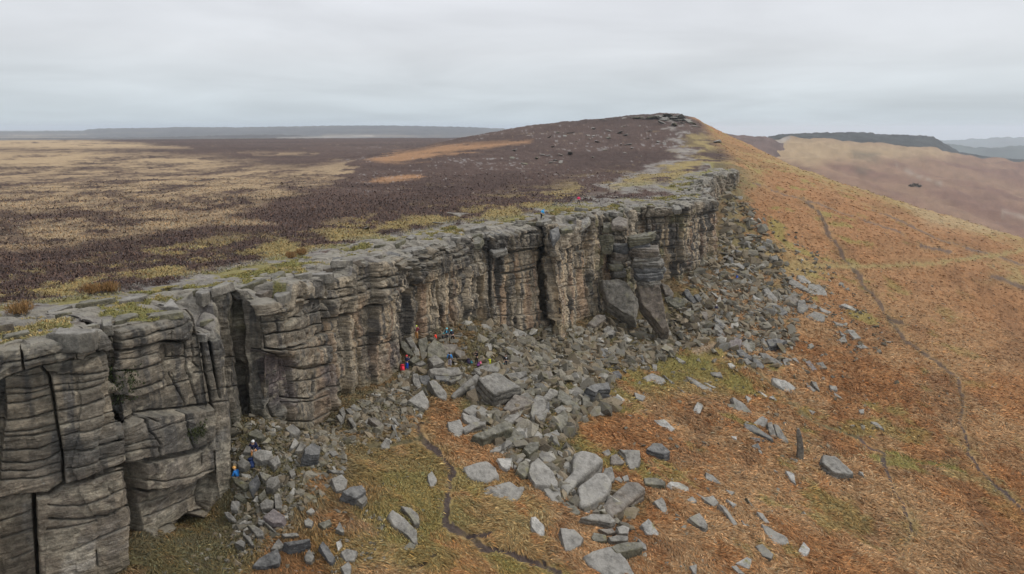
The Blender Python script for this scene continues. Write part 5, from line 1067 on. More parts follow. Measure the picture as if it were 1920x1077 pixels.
 ([(1223.5, 683.5),(1231.3, 683.5),(1231.3, 697.9),(1224.6, 695.7)], 0.35, 'g', 0.25, None),
 ([(1365.0, 758.1),(1378.4, 758.1),(1378.4, 771.5),(1369.4, 771.5)], 0.35, 'm', 0.25, None),
 ([(1398.4, 742.5),(1408.4, 747.0),(1402.9, 753.7)], 0.3, 'x', 0.25, None),
 ([(1371.7, 818.3),(1381.7, 818.3),(1380.6, 825.0)], 0.2, 'y', 0.25, None),
 ([(1293.2, 971.4),(1311.4, 962.3),(1322.4, 975.1),(1327.9, 984.2),(1322.4, 991.6),(1307.8, 984.2)], 0.5, 'g', 0.25, 'rounded grey boulder alone in dense bracken near the bottom of slope'),
 ([(1307.8, 925.7),(1322.4, 933.0),(1337.0, 929.4),(1346.2, 942.2),(1337.0, 947.7),(1322.4, 938.5)], 0.3, 'p', 0.25, None),
 ([(1348.0, 944.0),(1359.0, 949.5),(1380.9, 980.6),(1375.4, 984.2),(1364.5, 966.0)], 0.3, 'p', 0.25, None),
 ([(1287.7, 936.7),(1298.6, 931.2),(1306.0, 940.4),(1296.8, 944.0)], 0.3, 'p', 0.25, None),
 ([(1324.2, 885.5),(1337.0, 891.0),(1349.8, 905.6),(1337.0, 903.8),(1324.2, 896.5)], 0.3, 'g', 0.25, None),
 ([(1430.3, 982.4),(1454.1, 997.0),(1472.4, 1006.2),(1477.9, 1019.0),(1466.9, 1024.5),(1448.6, 1019.0),(1437.6, 1002.5)], 0.3, 'p', 0.25, 'long pale spearhead slab low on the bracken slope'),
 ([(1420.3, 960.5),(1430.3, 964.1),(1442.2, 978.8),(1435.8, 982.4)], 0.25, 'p', 0.25, None),
 ([(1418.4, 1024.5),(1430.3, 1021.7),(1448.6, 1039.1),(1444.9, 1047.3),(1430.3, 1040.9)], 0.3, 'g', 0.25, 'oval grey stone with mossy turf above it, low on the slope'),
 ([(1498.0, 1031.8),(1507.1, 1017.2),(1517.2, 1030.0),(1512.6, 1039.1),(1505.3, 1042.8)], 0.4, 'y', 0.25, 'white-topped stone farthest down the open bracken slope'),
 ([(1380.9, 1055.6),(1401.1, 1044.6),(1408.4, 1050.1),(1404.7, 1066.5)], 0.3, 'y', 0.25, None),
 ([(1293.2, 1061.1),(1306.0, 1059.2),(1306.0, 1075.7),(1300.5, 1073.9)], 0.3, 'p', 0.25, None),
 ([(1371.8, 1062.9),(1380.9, 1061.1),(1395.6, 1075.7),(1384.6, 1073.9)], 0.25, 'p', 0.25, None),
 ([(1474.2, 883.7),(1488.8, 891.0),(1491.6, 907.4),(1483.4, 900.1)], 0.35, 'y', 0.25, None),
 ([(1360.8, 917.5),(1377.3, 923.0),(1370.0, 928.5)], 0.3, 'g', 0.25, None),
 ([(1362.6, 935.8),(1380.9, 945.8),(1373.6, 948.6)], 0.25, 'y', 0.25, None),
 ([(1399.2, 933.0),(1415.7, 951.3),(1412.0, 953.2)], 0.25, 'm', 0.25, None),
 ([(1391.0, 975.1),(1402.9, 989.7),(1395.6, 986.1)], 0.2, 'p', 0.25, None),
 ([(465.8, 810.5),(480.0, 805.8),(497.3, 818.4),(489.4, 823.1),(467.3, 815.2)], 0.4, 'm', 0.25, 'flat olive slab behind the seated person in dark blue'),
 ([(476.0, 848.4),(486.3, 843.6),(508.4, 846.0),(503.6, 861.0),(489.4, 864.2),(476.8, 856.3)], 0.5, 'p', 0.25, 'pale flat stone in front of the seated person in dark blue'),
 ([(505.2, 864.2),(521.0, 854.7),(525.7, 865.7),(514.7, 874.4)], 0.4, 'p', 0.25, 'small pale cube-like stone near the two seated climbers'),
 ([(435.8, 894.1),(448.4, 897.3),(467.3, 908.3),(457.9, 917.8),(440.5, 905.2)], 0.4, 'm', 0.25, 'tilted olive slab on which the bright blue jacketed climber sits'),
 ([(467.3, 905.2),(481.5, 889.4),(484.7, 898.9),(473.7, 927.3),(468.9, 917.8)], 0.5, 'd', 0.5, None),
 ([(485.5, 884.7),(506.8, 891.0),(497.3, 900.4),(491.0, 895.7)], 0.4, 'g', 0.25, None),
 ([(499.7, 905.2),(505.2, 895.7),(519.4, 894.1),(523.4, 903.6),(511.5, 916.2),(500.5, 913.1)], 0.5, 'g', 0.25, 'grey six-sided boulder in the small rubble below the seated climbers'),
 ([(443.7, 868.9),(454.7, 859.4),(467.3, 867.3),(457.9, 878.4),(446.8, 875.2)], 0.5, 'g', 0.25, None),
 ([(536.0, 802.6),(549.4, 795.5),(562.8, 807.3),(558.9, 815.2),(546.2, 812.1)], 0.5, 'g', 0.25, 'grey block touching the foot of the middle buttress'),
 ([(571.5, 842.1),(584.1, 831.0),(599.9, 837.3),(598.3, 851.5),(584.1, 853.1),(573.1, 849.9)], 0.9, 'd', 0.25, 'dark barrel-shaped boulder below the middle buttress'),
 ([(615.7, 845.2),(629.9, 846.8),(635.4, 853.1),(623.6, 854.7)], 0.3, 'g', 0.25, None),
 ([(622.8, 897.3),(640.9, 891.0),(651.2, 902.0),(645.7, 916.2),(631.5, 920.2)], 0.5, 'p', 0.35, 'pale square boulder where the rubble meets the bracken'),
 ([(643.5, 923.0),(656.6, 913.1),(678.0, 909.9),(686.2, 921.4),(666.5, 934.5)], 0.7, 'd', 0.25, 'dark weathered boulder just downhill of the pale square boulder'),
 ([(666.5, 934.5),(682.9, 927.9),(687.8, 934.5),(679.6, 946.0)], 0.4, 'g', 0.25, None),
 ([(543.9, 838.9),(552.6, 822.3),(560.4, 831.0),(549.4, 840.5)], 0.35, 'p', 0.25, None),
 ([(554.1, 845.2),(563.6, 830.2),(573.1, 835.7),(566.8, 845.2)], 0.4, 'g', 0.25, None),
 ([(456.3, 848.4),(462.6, 835.7),(468.9, 837.3),(470.5, 848.4)], 0.35, 'g', 0.25, None),
 ([(615.7, 879.9),(642.5, 881.5),(645.7, 887.8),(625.1, 886.2)], 0.35, 'g', 0.25, None),
 ([(541.5, 883.1),(551.0, 879.9),(554.1, 889.4),(546.2, 894.1)], 0.3, 'g', 0.25, None),
 ([(494.8, 969.0),(513.7, 955.9),(533.4, 969.0),(528.4, 978.9),(512.0, 980.5)], 0.5, 'r', 0.35, 'purple-grey angular boulder low in the small rubble'),
 ([(488.2, 946.0),(498.9, 936.1),(512.0, 939.4),(508.7, 952.6),(490.7, 954.2)], 0.4, 'g', 0.25, None),
 ([(514.5, 927.9),(523.5, 926.3),(528.4, 941.1),(526.8, 952.6),(516.9, 952.6)], 0.4, 'g', 0.4, None),
 ([(438.1, 931.2),(447.9, 925.5),(460.3, 934.5),(452.9, 940.3)], 0.35, 'm', 0.25, None),
 ([(432.3, 947.7),(434.8, 939.4),(448.8, 940.3),(444.6, 956.7),(433.1, 956.7)], 0.3, 'p', 0.25, None),
 ([(466.0, 985.4),(477.5, 984.6),(492.3, 995.3),(492.3, 1005.2),(482.4, 1005.2)], 0.4, 'g', 0.25, None),
 ([(533.4, 1016.7),(577.7, 1010.1),(580.2, 1013.4),(567.9, 1019.9),(543.2, 1023.2)], 0.7, 'd', 0.25, 'long dark coping-like block lying level near the bottom edge'),
 ([(528.4, 1001.1),(556.4, 998.6),(559.7, 1005.2),(535.0, 1006.8)], 0.3, 'g', 0.25, None),
 ([(508.7, 1029.8),(521.9, 1010.1),(533.4, 1024.9),(525.2, 1029.8)], 0.4, 'g', 0.4, None),
 ([(475.0, 1061.0),(485.7, 1047.9),(518.6, 1031.4),(523.5, 1041.3),(521.9, 1057.7),(498.9, 1062.7)], 0.5, 'd', 0.45, 'big dark fin of rock rising from turf near the bottom edge'),
 ([(571.2, 1044.6),(579.4, 1029.8),(589.2, 1044.6),(582.7, 1054.5),(574.5, 1052.8)], 0.4, 'g', 0.4, None),
 ([(599.9, 1024.9),(605.7, 1016.7),(628.7, 1046.2),(623.7, 1054.5),(615.5, 1051.2)], 0.4, 'd', 0.25, 'narrow dark bar of rock pointing downhill in bracken'),
 ([(640.2, 1034.7),(650.0, 1029.8),(668.1, 1033.1),(663.2, 1051.2),(648.4, 1051.2)], 0.3, 'p', 0.25, None),
 ([(640.2, 1064.3),(653.3, 1053.6),(658.3, 1061.0),(656.6, 1077.0),(646.7, 1077.0)], 0.3, 'p', 0.25, None),
 ([(571.2, 975.6),(577.7, 971.5),(586.8, 978.9),(582.7, 987.1),(572.8, 983.8)], 0.35, 'p', 0.25, None),
 ([(597.5, 982.2),(617.2, 973.9),(622.1, 982.2),(607.3, 990.4)], 0.35, 'm', 0.25, None),
 ([(630.3, 992.0),(636.9, 978.9),(645.1, 995.3),(641.8, 998.6)], 0.4, 'g', 0.25, None),
 ([(420.0, 960.8),(428.2, 960.8),(443.0, 973.9),(438.1, 977.2),(426.6, 970.7)], 0.3, 'p', 0.25, None),
 ([(452.9, 980.5),(470.9, 976.4),(472.6, 980.5),(462.7, 983.0)], 0.2, 'g', 0.25, None),
 ([(495.6, 980.5),(502.2, 980.5),(518.6, 996.9),(515.3, 998.6)], 0.3, 'g', 0.25, None),
 ([(441.4, 1018.3),(451.2, 1011.7),(459.4, 1016.7),(456.1, 1026.5)], 0.4, 'g', 0.25, None),
 ([(456.1, 1003.5),(469.3, 1006.8),(476.7, 1021.6),(470.9, 1021.6)], 0.3, 'g', 0.25, None),
 ([(484.1, 969.0),(492.3, 977.2),(490.7, 983.8),(484.1, 982.2)], 0.25, 'p', 0.25, None),
 ([(484.1, 931.2),(495.6, 918.1),(498.9, 927.9),(490.7, 939.4)], 0.3, 'm', 0.25, None),
 ([(575.3, 959.2),(584.3, 952.6),(590.1, 959.2),(584.3, 963.3)], 0.3, 'p', 0.25, None),
 ([(630.3, 1016.7),(638.5, 1013.4),(641.8, 1021.6),(633.6, 1031.4)], 0.25, 'x', 0.25, None),
 ([(714.7, 835.3),(722.6, 822.6),(730.5, 825.8),(730.5, 840.0),(721.1, 851.1)], 0.6, 'g', 0.5, 'upright grey block standing beside the faint side path'),
 ([(678.4, 757.9),(692.6, 750.0),(697.4, 754.7),(689.5, 759.5)], 0.3, 'm', 0.25, None),
 ([(691.1, 784.7),(703.7, 781.6),(719.5, 797.4),(714.7, 802.1),(699.0, 792.6)], 0.5, 'w', 0.25, 'brownish slab in the small rubble under the long wall'),
 ([(733.7, 784.7),(740.0, 783.2),(751.1, 799.0),(746.3, 799.0)], 0.3, 'p', 0.25, None),
 ([(733.7, 797.4),(740.0, 797.4),(746.3, 819.5),(743.2, 821.1)], 0.4, 'd', 0.4, None),
 ([(631.1, 726.3),(637.4, 718.4),(648.4, 726.3),(650.0, 740.5),(634.2, 743.7)], 0.6, 'w', 0.5, 'brown rounded boulder tucked into the corner of the long wall'),
 ([(635.8, 769.0),(643.7, 764.2),(647.6, 775.3),(643.7, 784.7)], 0.4, 'g', 0.4, None),
 ([(631.1, 780.0),(635.8, 776.8),(643.7, 784.7),(638.9, 792.6)], 0.4, 'p', 0.4, None),
 ([(653.2, 784.7),(661.1, 783.2),(668.9, 805.3),(664.2, 803.7)], 0.4, 'g', 0.4, None),
 ([(648.4, 767.4),(656.3, 765.8),(662.6, 773.7),(657.9, 778.4)], 0.3, 'g', 0.25, None),
 ([(695.8, 765.8),(710.0, 760.3),(713.2, 764.2),(699.0, 769.0)], 0.25, 'w', 0.25, None),
 ([(714.7, 745.3),(722.6, 748.4),(721.1, 754.7),(716.3, 753.2)], 0.3, 'p', 0.25, None),
 ([(752.6, 726.3),(766.8, 724.7),(766.8, 731.1),(755.8, 729.5)], 0.3, 'g', 0.25, None),
 ([(731.2, 968.8),(738.3, 958.7),(758.4, 972.8),(780.6, 992.9),(781.6, 1015.1),(776.5, 1017.1),(762.4, 1001.0),(740.3, 986.9)], 0.35, 'p', 0.25, 'longer of two slabs lying together in the bracken, pale and tapering'),
 ([(754.4, 950.6),(770.5, 952.6),(783.6, 964.7),(786.6, 980.8),(777.5, 982.9),(768.5, 966.7)], 0.4, 'g', 0.25, 'shorter of two slabs lying together in the bracken'),
 ([(757.4, 1027.2),(768.5, 1016.1),(778.5, 1023.1),(774.5, 1030.2),(760.4, 1031.2)], 0.3, 'm', 0.25, None),
 ([(802.7, 890.2),(809.8, 883.2),(818.8, 898.3),(808.8, 916.4),(802.7, 900.3)], 0.4, 'p', 0.45, 'pointed pale stone on turf beside the bend of the peat path'),
 ([(1253.4, 567.0),(1266.7, 557.0),(1283.5, 561.5),(1282.3, 571.5),(1269.0, 575.9)], 0.8, 'm', 0.25, 'big disc-shaped olive boulder by the foot of the leaning pinnacle'),
 ([(1240.0, 531.4),(1253.4, 535.8),(1262.3, 549.2),(1260.1, 555.9),(1248.9, 551.4)], 0.6, 'w', 0.25, None),
 ([(1246.7, 558.1),(1257.8, 554.8),(1262.3, 562.6),(1253.4, 571.5)], 0.4, 'm', 0.25, None),
 ([(1282.3, 547.0),(1289.0, 543.6),(1305.7, 564.8),(1300.2, 569.3),(1286.8, 555.9)], 0.4, 'd', 0.4, None),
 ([(1301.3, 553.7),(1309.1, 551.4),(1320.2, 564.8),(1315.8, 571.5)], 0.4, 'd', 0.4, None),
 ([(1338.1, 604.9),(1344.7, 609.4),(1360.3, 625.0),(1358.1, 629.4),(1344.7, 620.5)], 0.4, 'p', 0.25, 'pale knife-edged slab in the talus below the person in dark top'),
 ([(1340.3, 600.5),(1364.8, 613.8),(1364.8, 620.5),(1351.4, 611.6)], 0.35, 'd', 0.25, None),
 ([(1342.5, 625.0),(1351.4, 626.1),(1364.8, 636.1),(1360.3, 640.6)], 0.35, 'g', 0.25, None),
 ([(1306.9, 604.9),(1326.9, 602.7),(1329.1, 611.6),(1309.1, 613.8)], 0.4, 'w', 0.25, None),
 ([(1311.3, 616.1),(1333.6, 614.9),(1333.6, 625.0),(1315.8, 625.0)], 0.4, 'm', 0.25, None),
 ([(1286.8, 584.9),(1300.2, 582.6),(1302.4, 593.8),(1291.3, 598.2)], 0.4, 'm', 0.25, None),
 ([(1313.5, 584.9),(1324.7, 584.9),(1331.4, 600.5),(1324.7, 602.7)], 0.4, 'w', 0.25, None),
 ([(1333.6, 584.9),(1351.4, 593.8),(1349.2, 598.2)], 0.3, 'd', 0.25, None),
 ([(1373.7, 529.1),(1382.6, 524.7),(1398.2, 526.9),(1391.5, 535.8),(1375.9, 534.7)], 0.35, 'm', 0.25, None),
 ([(1398.2, 529.1),(1407.1, 528.0),(1416.1, 535.8),(1404.9, 535.8)], 0.35, 'g', 0.25, None),
 ([(1378.2, 495.7),(1387.1, 493.5),(1396.0, 500.2),(1393.8, 504.6)], 0.3, 'p', 0.25, None),
 ([(1364.8, 500.2),(1382.6, 506.9),(1378.2, 508.0)], 0.25, 'p', 0.25, None),
 ([(1400.5, 502.4),(1411.6, 499.1),(1419.4, 509.1),(1411.6, 511.3)], 0.3, 'g', 0.25, None),
 ([(1396.0, 508.0),(1413.8, 518.0),(1404.9, 516.9)], 0.25, 'p', 0.25, None),
 ([(1379.3, 469.0),(1391.5, 473.4),(1402.7, 486.8),(1396.0, 487.9)], 0.3, 'd', 0.25, None),
 ([(1364.8, 484.6),(1373.7, 482.3),(1375.9, 497.9),(1369.3, 497.9)], 0.35, 'd', 0.4, None),
 ([(1335.8, 506.9),(1347.0, 504.6),(1349.2, 513.5),(1340.3, 514.7)], 0.3, 'p', 0.25, None),
 ([(1325.8, 475.7),(1340.3, 475.7),(1347.0, 486.8),(1335.8, 487.9)], 0.4, 'g', 0.25, None),
 ([(1400.5, 480.1),(1422.8, 493.5),(1416.1, 493.5)], 0.25, 'g', 0.25, None),
 ([(1421.6, 462.3),(1433.9, 461.2),(1436.1, 467.9),(1425.0, 469.0)], 0.4, 'd', 0.25, None),
]
RIM_SLABS = [
 ([(407.5, 549.0),(433.5, 533.7),(456.5, 529.1),(461.1, 539.8),(448.8, 555.1),(418.2, 562.8)], 0.6, 'big tilted block jutting over the dark gully at the rim'),
 ([(487.1, 530.6),(507.1, 527.6),(527.0, 529.1),(522.4, 536.8),(494.8, 539.8)], 0.35, 'oval slab on the rim of the middle buttress'),
 ([(531.6, 523.0),(556.1, 515.3),(602.0, 515.3),(586.7, 524.5),(550.0, 532.2)], 0.4, 'broad pale capstone at the corner of the middle buttress'),
 ([(560.7, 501.5),(571.4, 497.5),(588.2, 500.0),(585.2, 505.5),(565.3, 506.7)], 0.3, 'small dark slab back from the rim near wet pavement'),
 ([(600.0, 488.3),(624.5, 482.1),(652.1, 482.1),(655.2, 489.8),(630.7, 499.0),(600.0, 503.6)], 0.5, 'long rounded capstone at the start of the long wall'),
 ([(650.6, 479.1),(664.4, 472.9),(685.9, 477.5),(689.0, 485.2),(655.2, 485.2)], 0.5, 'domed boulder sitting on the rim behind the long rounded capstone'),
 ([(606.1, 479.1),(630.7, 474.5),(633.7, 480.6),(612.3, 483.7)], 0.25, 'thin dark slab on turf behind the domed boulder'),
 ([(633.7, 453.0),(639.9, 449.0),(647.5, 451.5),(650.6, 457.6),(639.9, 460.1)], 0.5, 'lone boulder where heather meets turf behind the long wall'),
 ([(794.8, 445.3),(814.7, 439.2),(830.1, 448.4),(820.9, 454.5),(799.4, 451.5)], 0.35, 'smooth flat slab on the rim above the tall wall'),
 ([(701.2, 482.1),(728.8, 469.9),(750.3, 476.0),(741.1, 488.3),(716.6, 491.3)], 0.4, 'tilted capstone on the middle of the long wall rim'),
 ([(747.2, 469.9),(765.6, 463.7),(787.1, 460.7),(799.4, 465.3),(771.8, 472.9)], 0.35, 'pair-shaped long slab on the rim above the roofed part of the wall'),
 ([(879.1, 446.9),(894.5, 442.3),(906.7, 448.4),(900.6, 457.6),(882.2, 459.1)], 0.6, 'squat boulder on the rim at the top of the notch'),
 ([(128.0, 605.2),(140.0, 600.4),(159.3, 604.0),(165.4, 612.4),(149.7, 616.1),(130.4, 611.2)], 0.4, 'smooth oval boulder on the rim of the nearest buttress'),
 ([(190.7, 599.2),(207.6, 597.9),(210.0, 610.0),(193.1, 612.4)], 0.35, 'small rounded knob at the head of the nearest crack'),
 ([(19.3, 631.7),(41.0, 623.3),(79.7, 614.8),(78.5, 624.5),(48.3, 635.4)], 0.4, 'long grey coping slab on the nearest buttress rim'),
 ([(82.1, 628.1),(106.2, 616.8),(144.9, 612.4),(149.7, 617.3),(120.7, 623.3)], 0.3, 'thin layered slab beside the oval boulder on the nearest rim'),
 ([(159.3, 617.3),(173.8, 610.0),(187.1, 619.7),(188.3, 629.3),(169.0, 629.3)], 0.5, 'greenish block between the oval boulder and the nearest crack'),
 ([(83.3, 619.7),(106.2, 613.6),(109.9, 617.7),(89.3, 624.0)], 0.25, 'small flat slab set back from the nearest rim'),
 ([(299.4, 582.3),(313.9, 579.8),(338.0, 579.8),(333.2, 584.7),(304.2, 585.9)], 0.2, 'thin flat slab lying on the turf of the nearest buttress'),
 ([(1031.3, 431.6),(1048.1, 423.2),(1049.5, 437.2),(1036.9, 451.2)], 0.7, 'egg-shaped boulder balanced above the deep dark chimney'),
 ([(1003.2, 420.4),(1017.3, 414.8),(1031.3, 423.2),(1020.1, 430.2)], 0.5, 'rounded slab the blue-jacketed walker stands beside'),
 ([(1129.3, 414.8),(1140.5, 405.0),(1147.5, 412.0),(1140.5, 427.4),(1130.7, 427.4)], 0.7, 'upright block at the corner of the pillar top'),
 ([(1147.5, 412.0),(1160.1, 406.4),(1176.9, 412.0),(1174.1, 423.2),(1148.9, 423.2)], 0.7, 'mossy blocky boulder beside the upright block on the rim'),
 ([(919.2, 468.0),(947.2, 458.2),(951.4, 468.0),(924.8, 476.4)], 0.5, 'pale wedge of rock caught in the notch top'),
 ([(898.2, 437.2),(936.0, 430.2),(943.0, 437.2),(913.6, 444.2)], 0.3, 'broad overhanging capstone of the tall square wall'),
 ([(1059.3, 412.0),(1076.1, 405.0),(1104.1, 406.4),(1105.5, 414.8),(1087.3, 428.8),(1070.5, 417.6)], 0.5, 'big smooth tilted slab on top of the pillar'),
 ([(1048.1, 426.0),(1070.5, 424.6),(1073.3, 430.2),(1053.7, 433.0)], 0.3, 'thin slab stacked below the big smooth tilted slab'),
 ([(1247.1, 359.0),(1271.6, 356.0),(1283.9, 360.6),(1265.5, 365.2)], 0.35, 'flat plate of rock on the far terraces'),
 ([(1176.6, 386.6),(1195.0, 382.0),(1205.7, 389.7),(1191.9, 397.3)], 0.7, 'square block on the rim above the green wall'),
 ([(1207.3, 386.6),(1231.8, 379.0),(1253.2, 383.6),(1250.2, 392.7),(1222.6, 395.8)], 0.6, 'long block capping the green wall'),
 ([(1259.4, 383.6),(1271.6, 382.0),(1277.8, 392.7),(1265.5, 394.3)], 0.6, 'rounded block at the end of the green wall rim'),
 ([(1225.7, 372.8),(1247.1, 369.8),(1253.2, 375.9),(1231.8, 380.5)], 0.4, 'pale slab set back above the green wall'),
 ([(1314.5, 366.7),(1326.8, 363.6),(1336.0, 368.2),(1320.7, 372.8)], 0.5, 'mushroom-like block on the end tower'),
 ([(1302.3, 359.0),(1314.5, 352.9),(1332.9, 352.9),(1326.8, 360.6)], 0.5, 'stacked block behind the mushroom-like block'),
]
# ------------------------------------------------------------------ placing and shaping loose rock
bpy.context.view_layer.update()
DG = bpy.context.evaluated_depsgraph_get()
def cast(px, py):
    a, b, c = ray(px, py); dr = Vector((a, b, c)).normalized()
    h, loc, nor, _, ob, _ = scene.ray_cast(DG, Vector((0, 0, 0)), dr)
    return (np.array(loc), np.array(nor), ob.name) if h else (None, None, None)
def gz(x, y, detail=True): return float(ground_z(np.array([x]), np.array([y]), detail)[0][0])
def drop_z(x, y, z0=60.0):
    h, loc, nor, _, ob, _ = scene.ray_cast(DG, Vector((x, y, z0)), Vector((0, 0, -1)))
    return loc.z if h else gz(x, y)
def g_normal(x, y, e=1.5):
    z = ground_z(np.array([x + e, x - e, x, x]), np.array([y, y, y + e, y - e]), False)[0]
    n = np.array([-(z[0] - z[1]) / (2 * e), -(z[2] - z[3]) / (2 * e), 1.0]); return n / np.linalg.norm(n)
KEYS = {
 'g': ('grey', boulder_material('gritstone_grey', (.150, .138, .115), (.21, .192, .160), .65, .3)),
 'p': ('pale', boulder_material('gritstone_pale', (.235, .220, .190), (.30, .282, .246), .65, .15)),
 'w': ('brownish', boulder_material('gritstone_brown', (.155, .13, .10), (.20, .165, .13), .45, .3)),
 'd': ('dark grey', boulder_material('gritstone_dark', (.095, .095, .095), (.13, .128, .122), .45, .2)),
 'm': ('greenish grey', boulder_material('gritstone_olive', (.125, .117, .080), (.165, .152, .105), .4, .6)),
 'x': ('whitish', boulder_material('gritstone_white', (.36, .345, .31), (.45, .435, .395), .2, .25)),
 'y': ('mossy whitish', boulder_material('gritstone_mossy', (.36, .35, .32), (.42, .41, .38), .2, .95)),
 'r': ('purplish', boulder_material('gritstone_purple', (.19, .16, .155), (.225, .185, .175), .4, .12)),
}
def refine(bm, maxlen, passes=5):
    for _ in range(passes):
        ed = [e_ for e_ in bm.edges if e_.calc_length() > maxlen]
        if not ed: break
        bmesh.ops.subdivide_edges(bm, edges=ed, cuts=1, use_grid_fill=False)
        bmesh.ops.triangulate(bm, faces=[f for f in bm.faces if len(f.verts) > 3])
def rock_mesh(name, bm, size, mat, seed, rough=1.0, bev=.055, seg=12.0, bed=None):
    """bevel, subdivide and weather a closed bmesh"""
    bmesh.ops.recalc_face_normals(bm, faces=bm.faces)
    try: bmesh.ops.bevel(bm, geom=list(bm.edges), offset=size * bev, segments=2, profile=.5, affect='EDGES', clamp_overlap=True)
    except Exception: pass
    bmesh.ops.triangulate(bm, faces=list(bm.faces))
    refine(bm, max(size / seg, .07))
    me = bpy.data.meshes.new(name); bm.to_mesh(me); bm.free()
    n = len(me.vertices); co = np.empty(n * 3); me.vertices.foreach_get('co', co); co = co.reshape(-1, 3)
    no = np.empty(n * 3); me.vertices.foreach_get('normal', no); no = no.reshape(-1, 3)
    s = size; x, y, z = co.T + seed * 3.7
    a = .042 * s * fbm3(x / (.6 * s), y / (.6 * s), z / (.6 * s), seed % 97, 3) + .022 * s * fbm3(x / (.16 * s), y / (.16 * s), z / (.12 * s), seed % 89, 2)
    if bed is not None:      # horizontal bedding grooves
        u = (co @ np.asarray(bed)) / (.16 * s) + .8 * fbm3(x / s, y / s, z / s, seed % 71, 2)
        f = np.abs(u - np.round(u)); a -= .035 * s * np.exp(-(f / .12) ** 2) * (1 - np.abs(no @ np.asarray(bed)))
    co = co + no * (a * rough)[:, None]
    me.vertices.foreach_set('co', co.ravel().astype(np.float32))
    me.polygons.foreach_set('use_smooth', np.ones(len(me.polygons), bool))
    me.update()
    try: me.set_sharp_from_angle(angle=R(38))
    except Exception: pass
    me.materials.append(mat)
    return me
def tag(o, label, cat, group=None, kind='thing'):
    if label: o['label'] = label
    if cat: o['category'] = cat
    if group: o['group'] = group
    if kind: o['kind'] = kind
    return o
def link_mesh(name, me, loc=(0, 0, 0), parent=None):
    o = bpy.data.objects.new(name, me); COL.objects.link(o); o.location = loc
    if parent is not None: o.parent = parent
    return o
def empty(name, loc, rz=0):
    o = bpy.data.objects.new(name, None); COL.objects.link(o); o.location = loc; o.rotation_euler.z = rz; o.empty_display_size = .3
    return o
def outline_rock(name, poly, h, mat, lean, seed, G, n_g, up=None, bury=.55, bed=False, grow=1.0, bev=.036, rough=1.15):
    """a block whose visible face has the outline POLY (photo pixels); real depth and thickness from the ground point G"""
    tocam = -G / np.linalg.norm(G); tocam[2] = 0; tocam /= np.linalg.norm(tocam)
    nrm = n_g + lean * tocam; nrm /= np.linalg.norm(nrm)
    p0 = G + n_g * h
    top = []
    for (a, b) in poly:
        r_ = np.array(ray(a, b)); dn = r_ @ nrm
        t = (p0 @ nrm) / dn
        top.append(r_ * t)
    top = np.array(top); c = top.mean(0)
    lim = 1.9 * np.median(np.linalg.norm(top - c, axis=1)) + .2
    dv = top - c; L = np.linalg.norm(dv, axis=1); top = c + dv * np.minimum(1, lim / L)[:, None] * grow
    size = float(np.linalg.norm(top - c, axis=1).mean() * 1.9)
    dn = nrm * .55 + np.array([0, 0, .45]); dn /= np.linalg.norm(dn)
    bot = top - dn * (h + bury) + (top - c) * .10
    r_ = np.random.default_rng(seed)
    mid = (top + bot) / 2 + (top - c) * .07 + r_.normal(0, .02 * size, top.shape)
    bm = bmesh.new(); k = len(top)
    T = [bm.verts.new(v - G) for v in top + r_.normal(0, .012 * size, top.shape)]; Mv = [bm.verts.new(v - G) for v in mid]; B = [bm.verts.new(v - G) for v in bot]
    bm.faces.new(T); bm.faces.new(B[::-1])
    for i in range(k):
        j = (i + 1) % k
        bm.faces.new((T[j], T[i], Mv[i], Mv[j])); bm.faces.new((Mv[j], Mv[i], B[i], B[j]))
    me = rock_mesh(name, bm, size, mat, seed, rough, bev, 15.0, nrm if bed else None)
    return link_mesh(name, me, tuple(G)), size, c
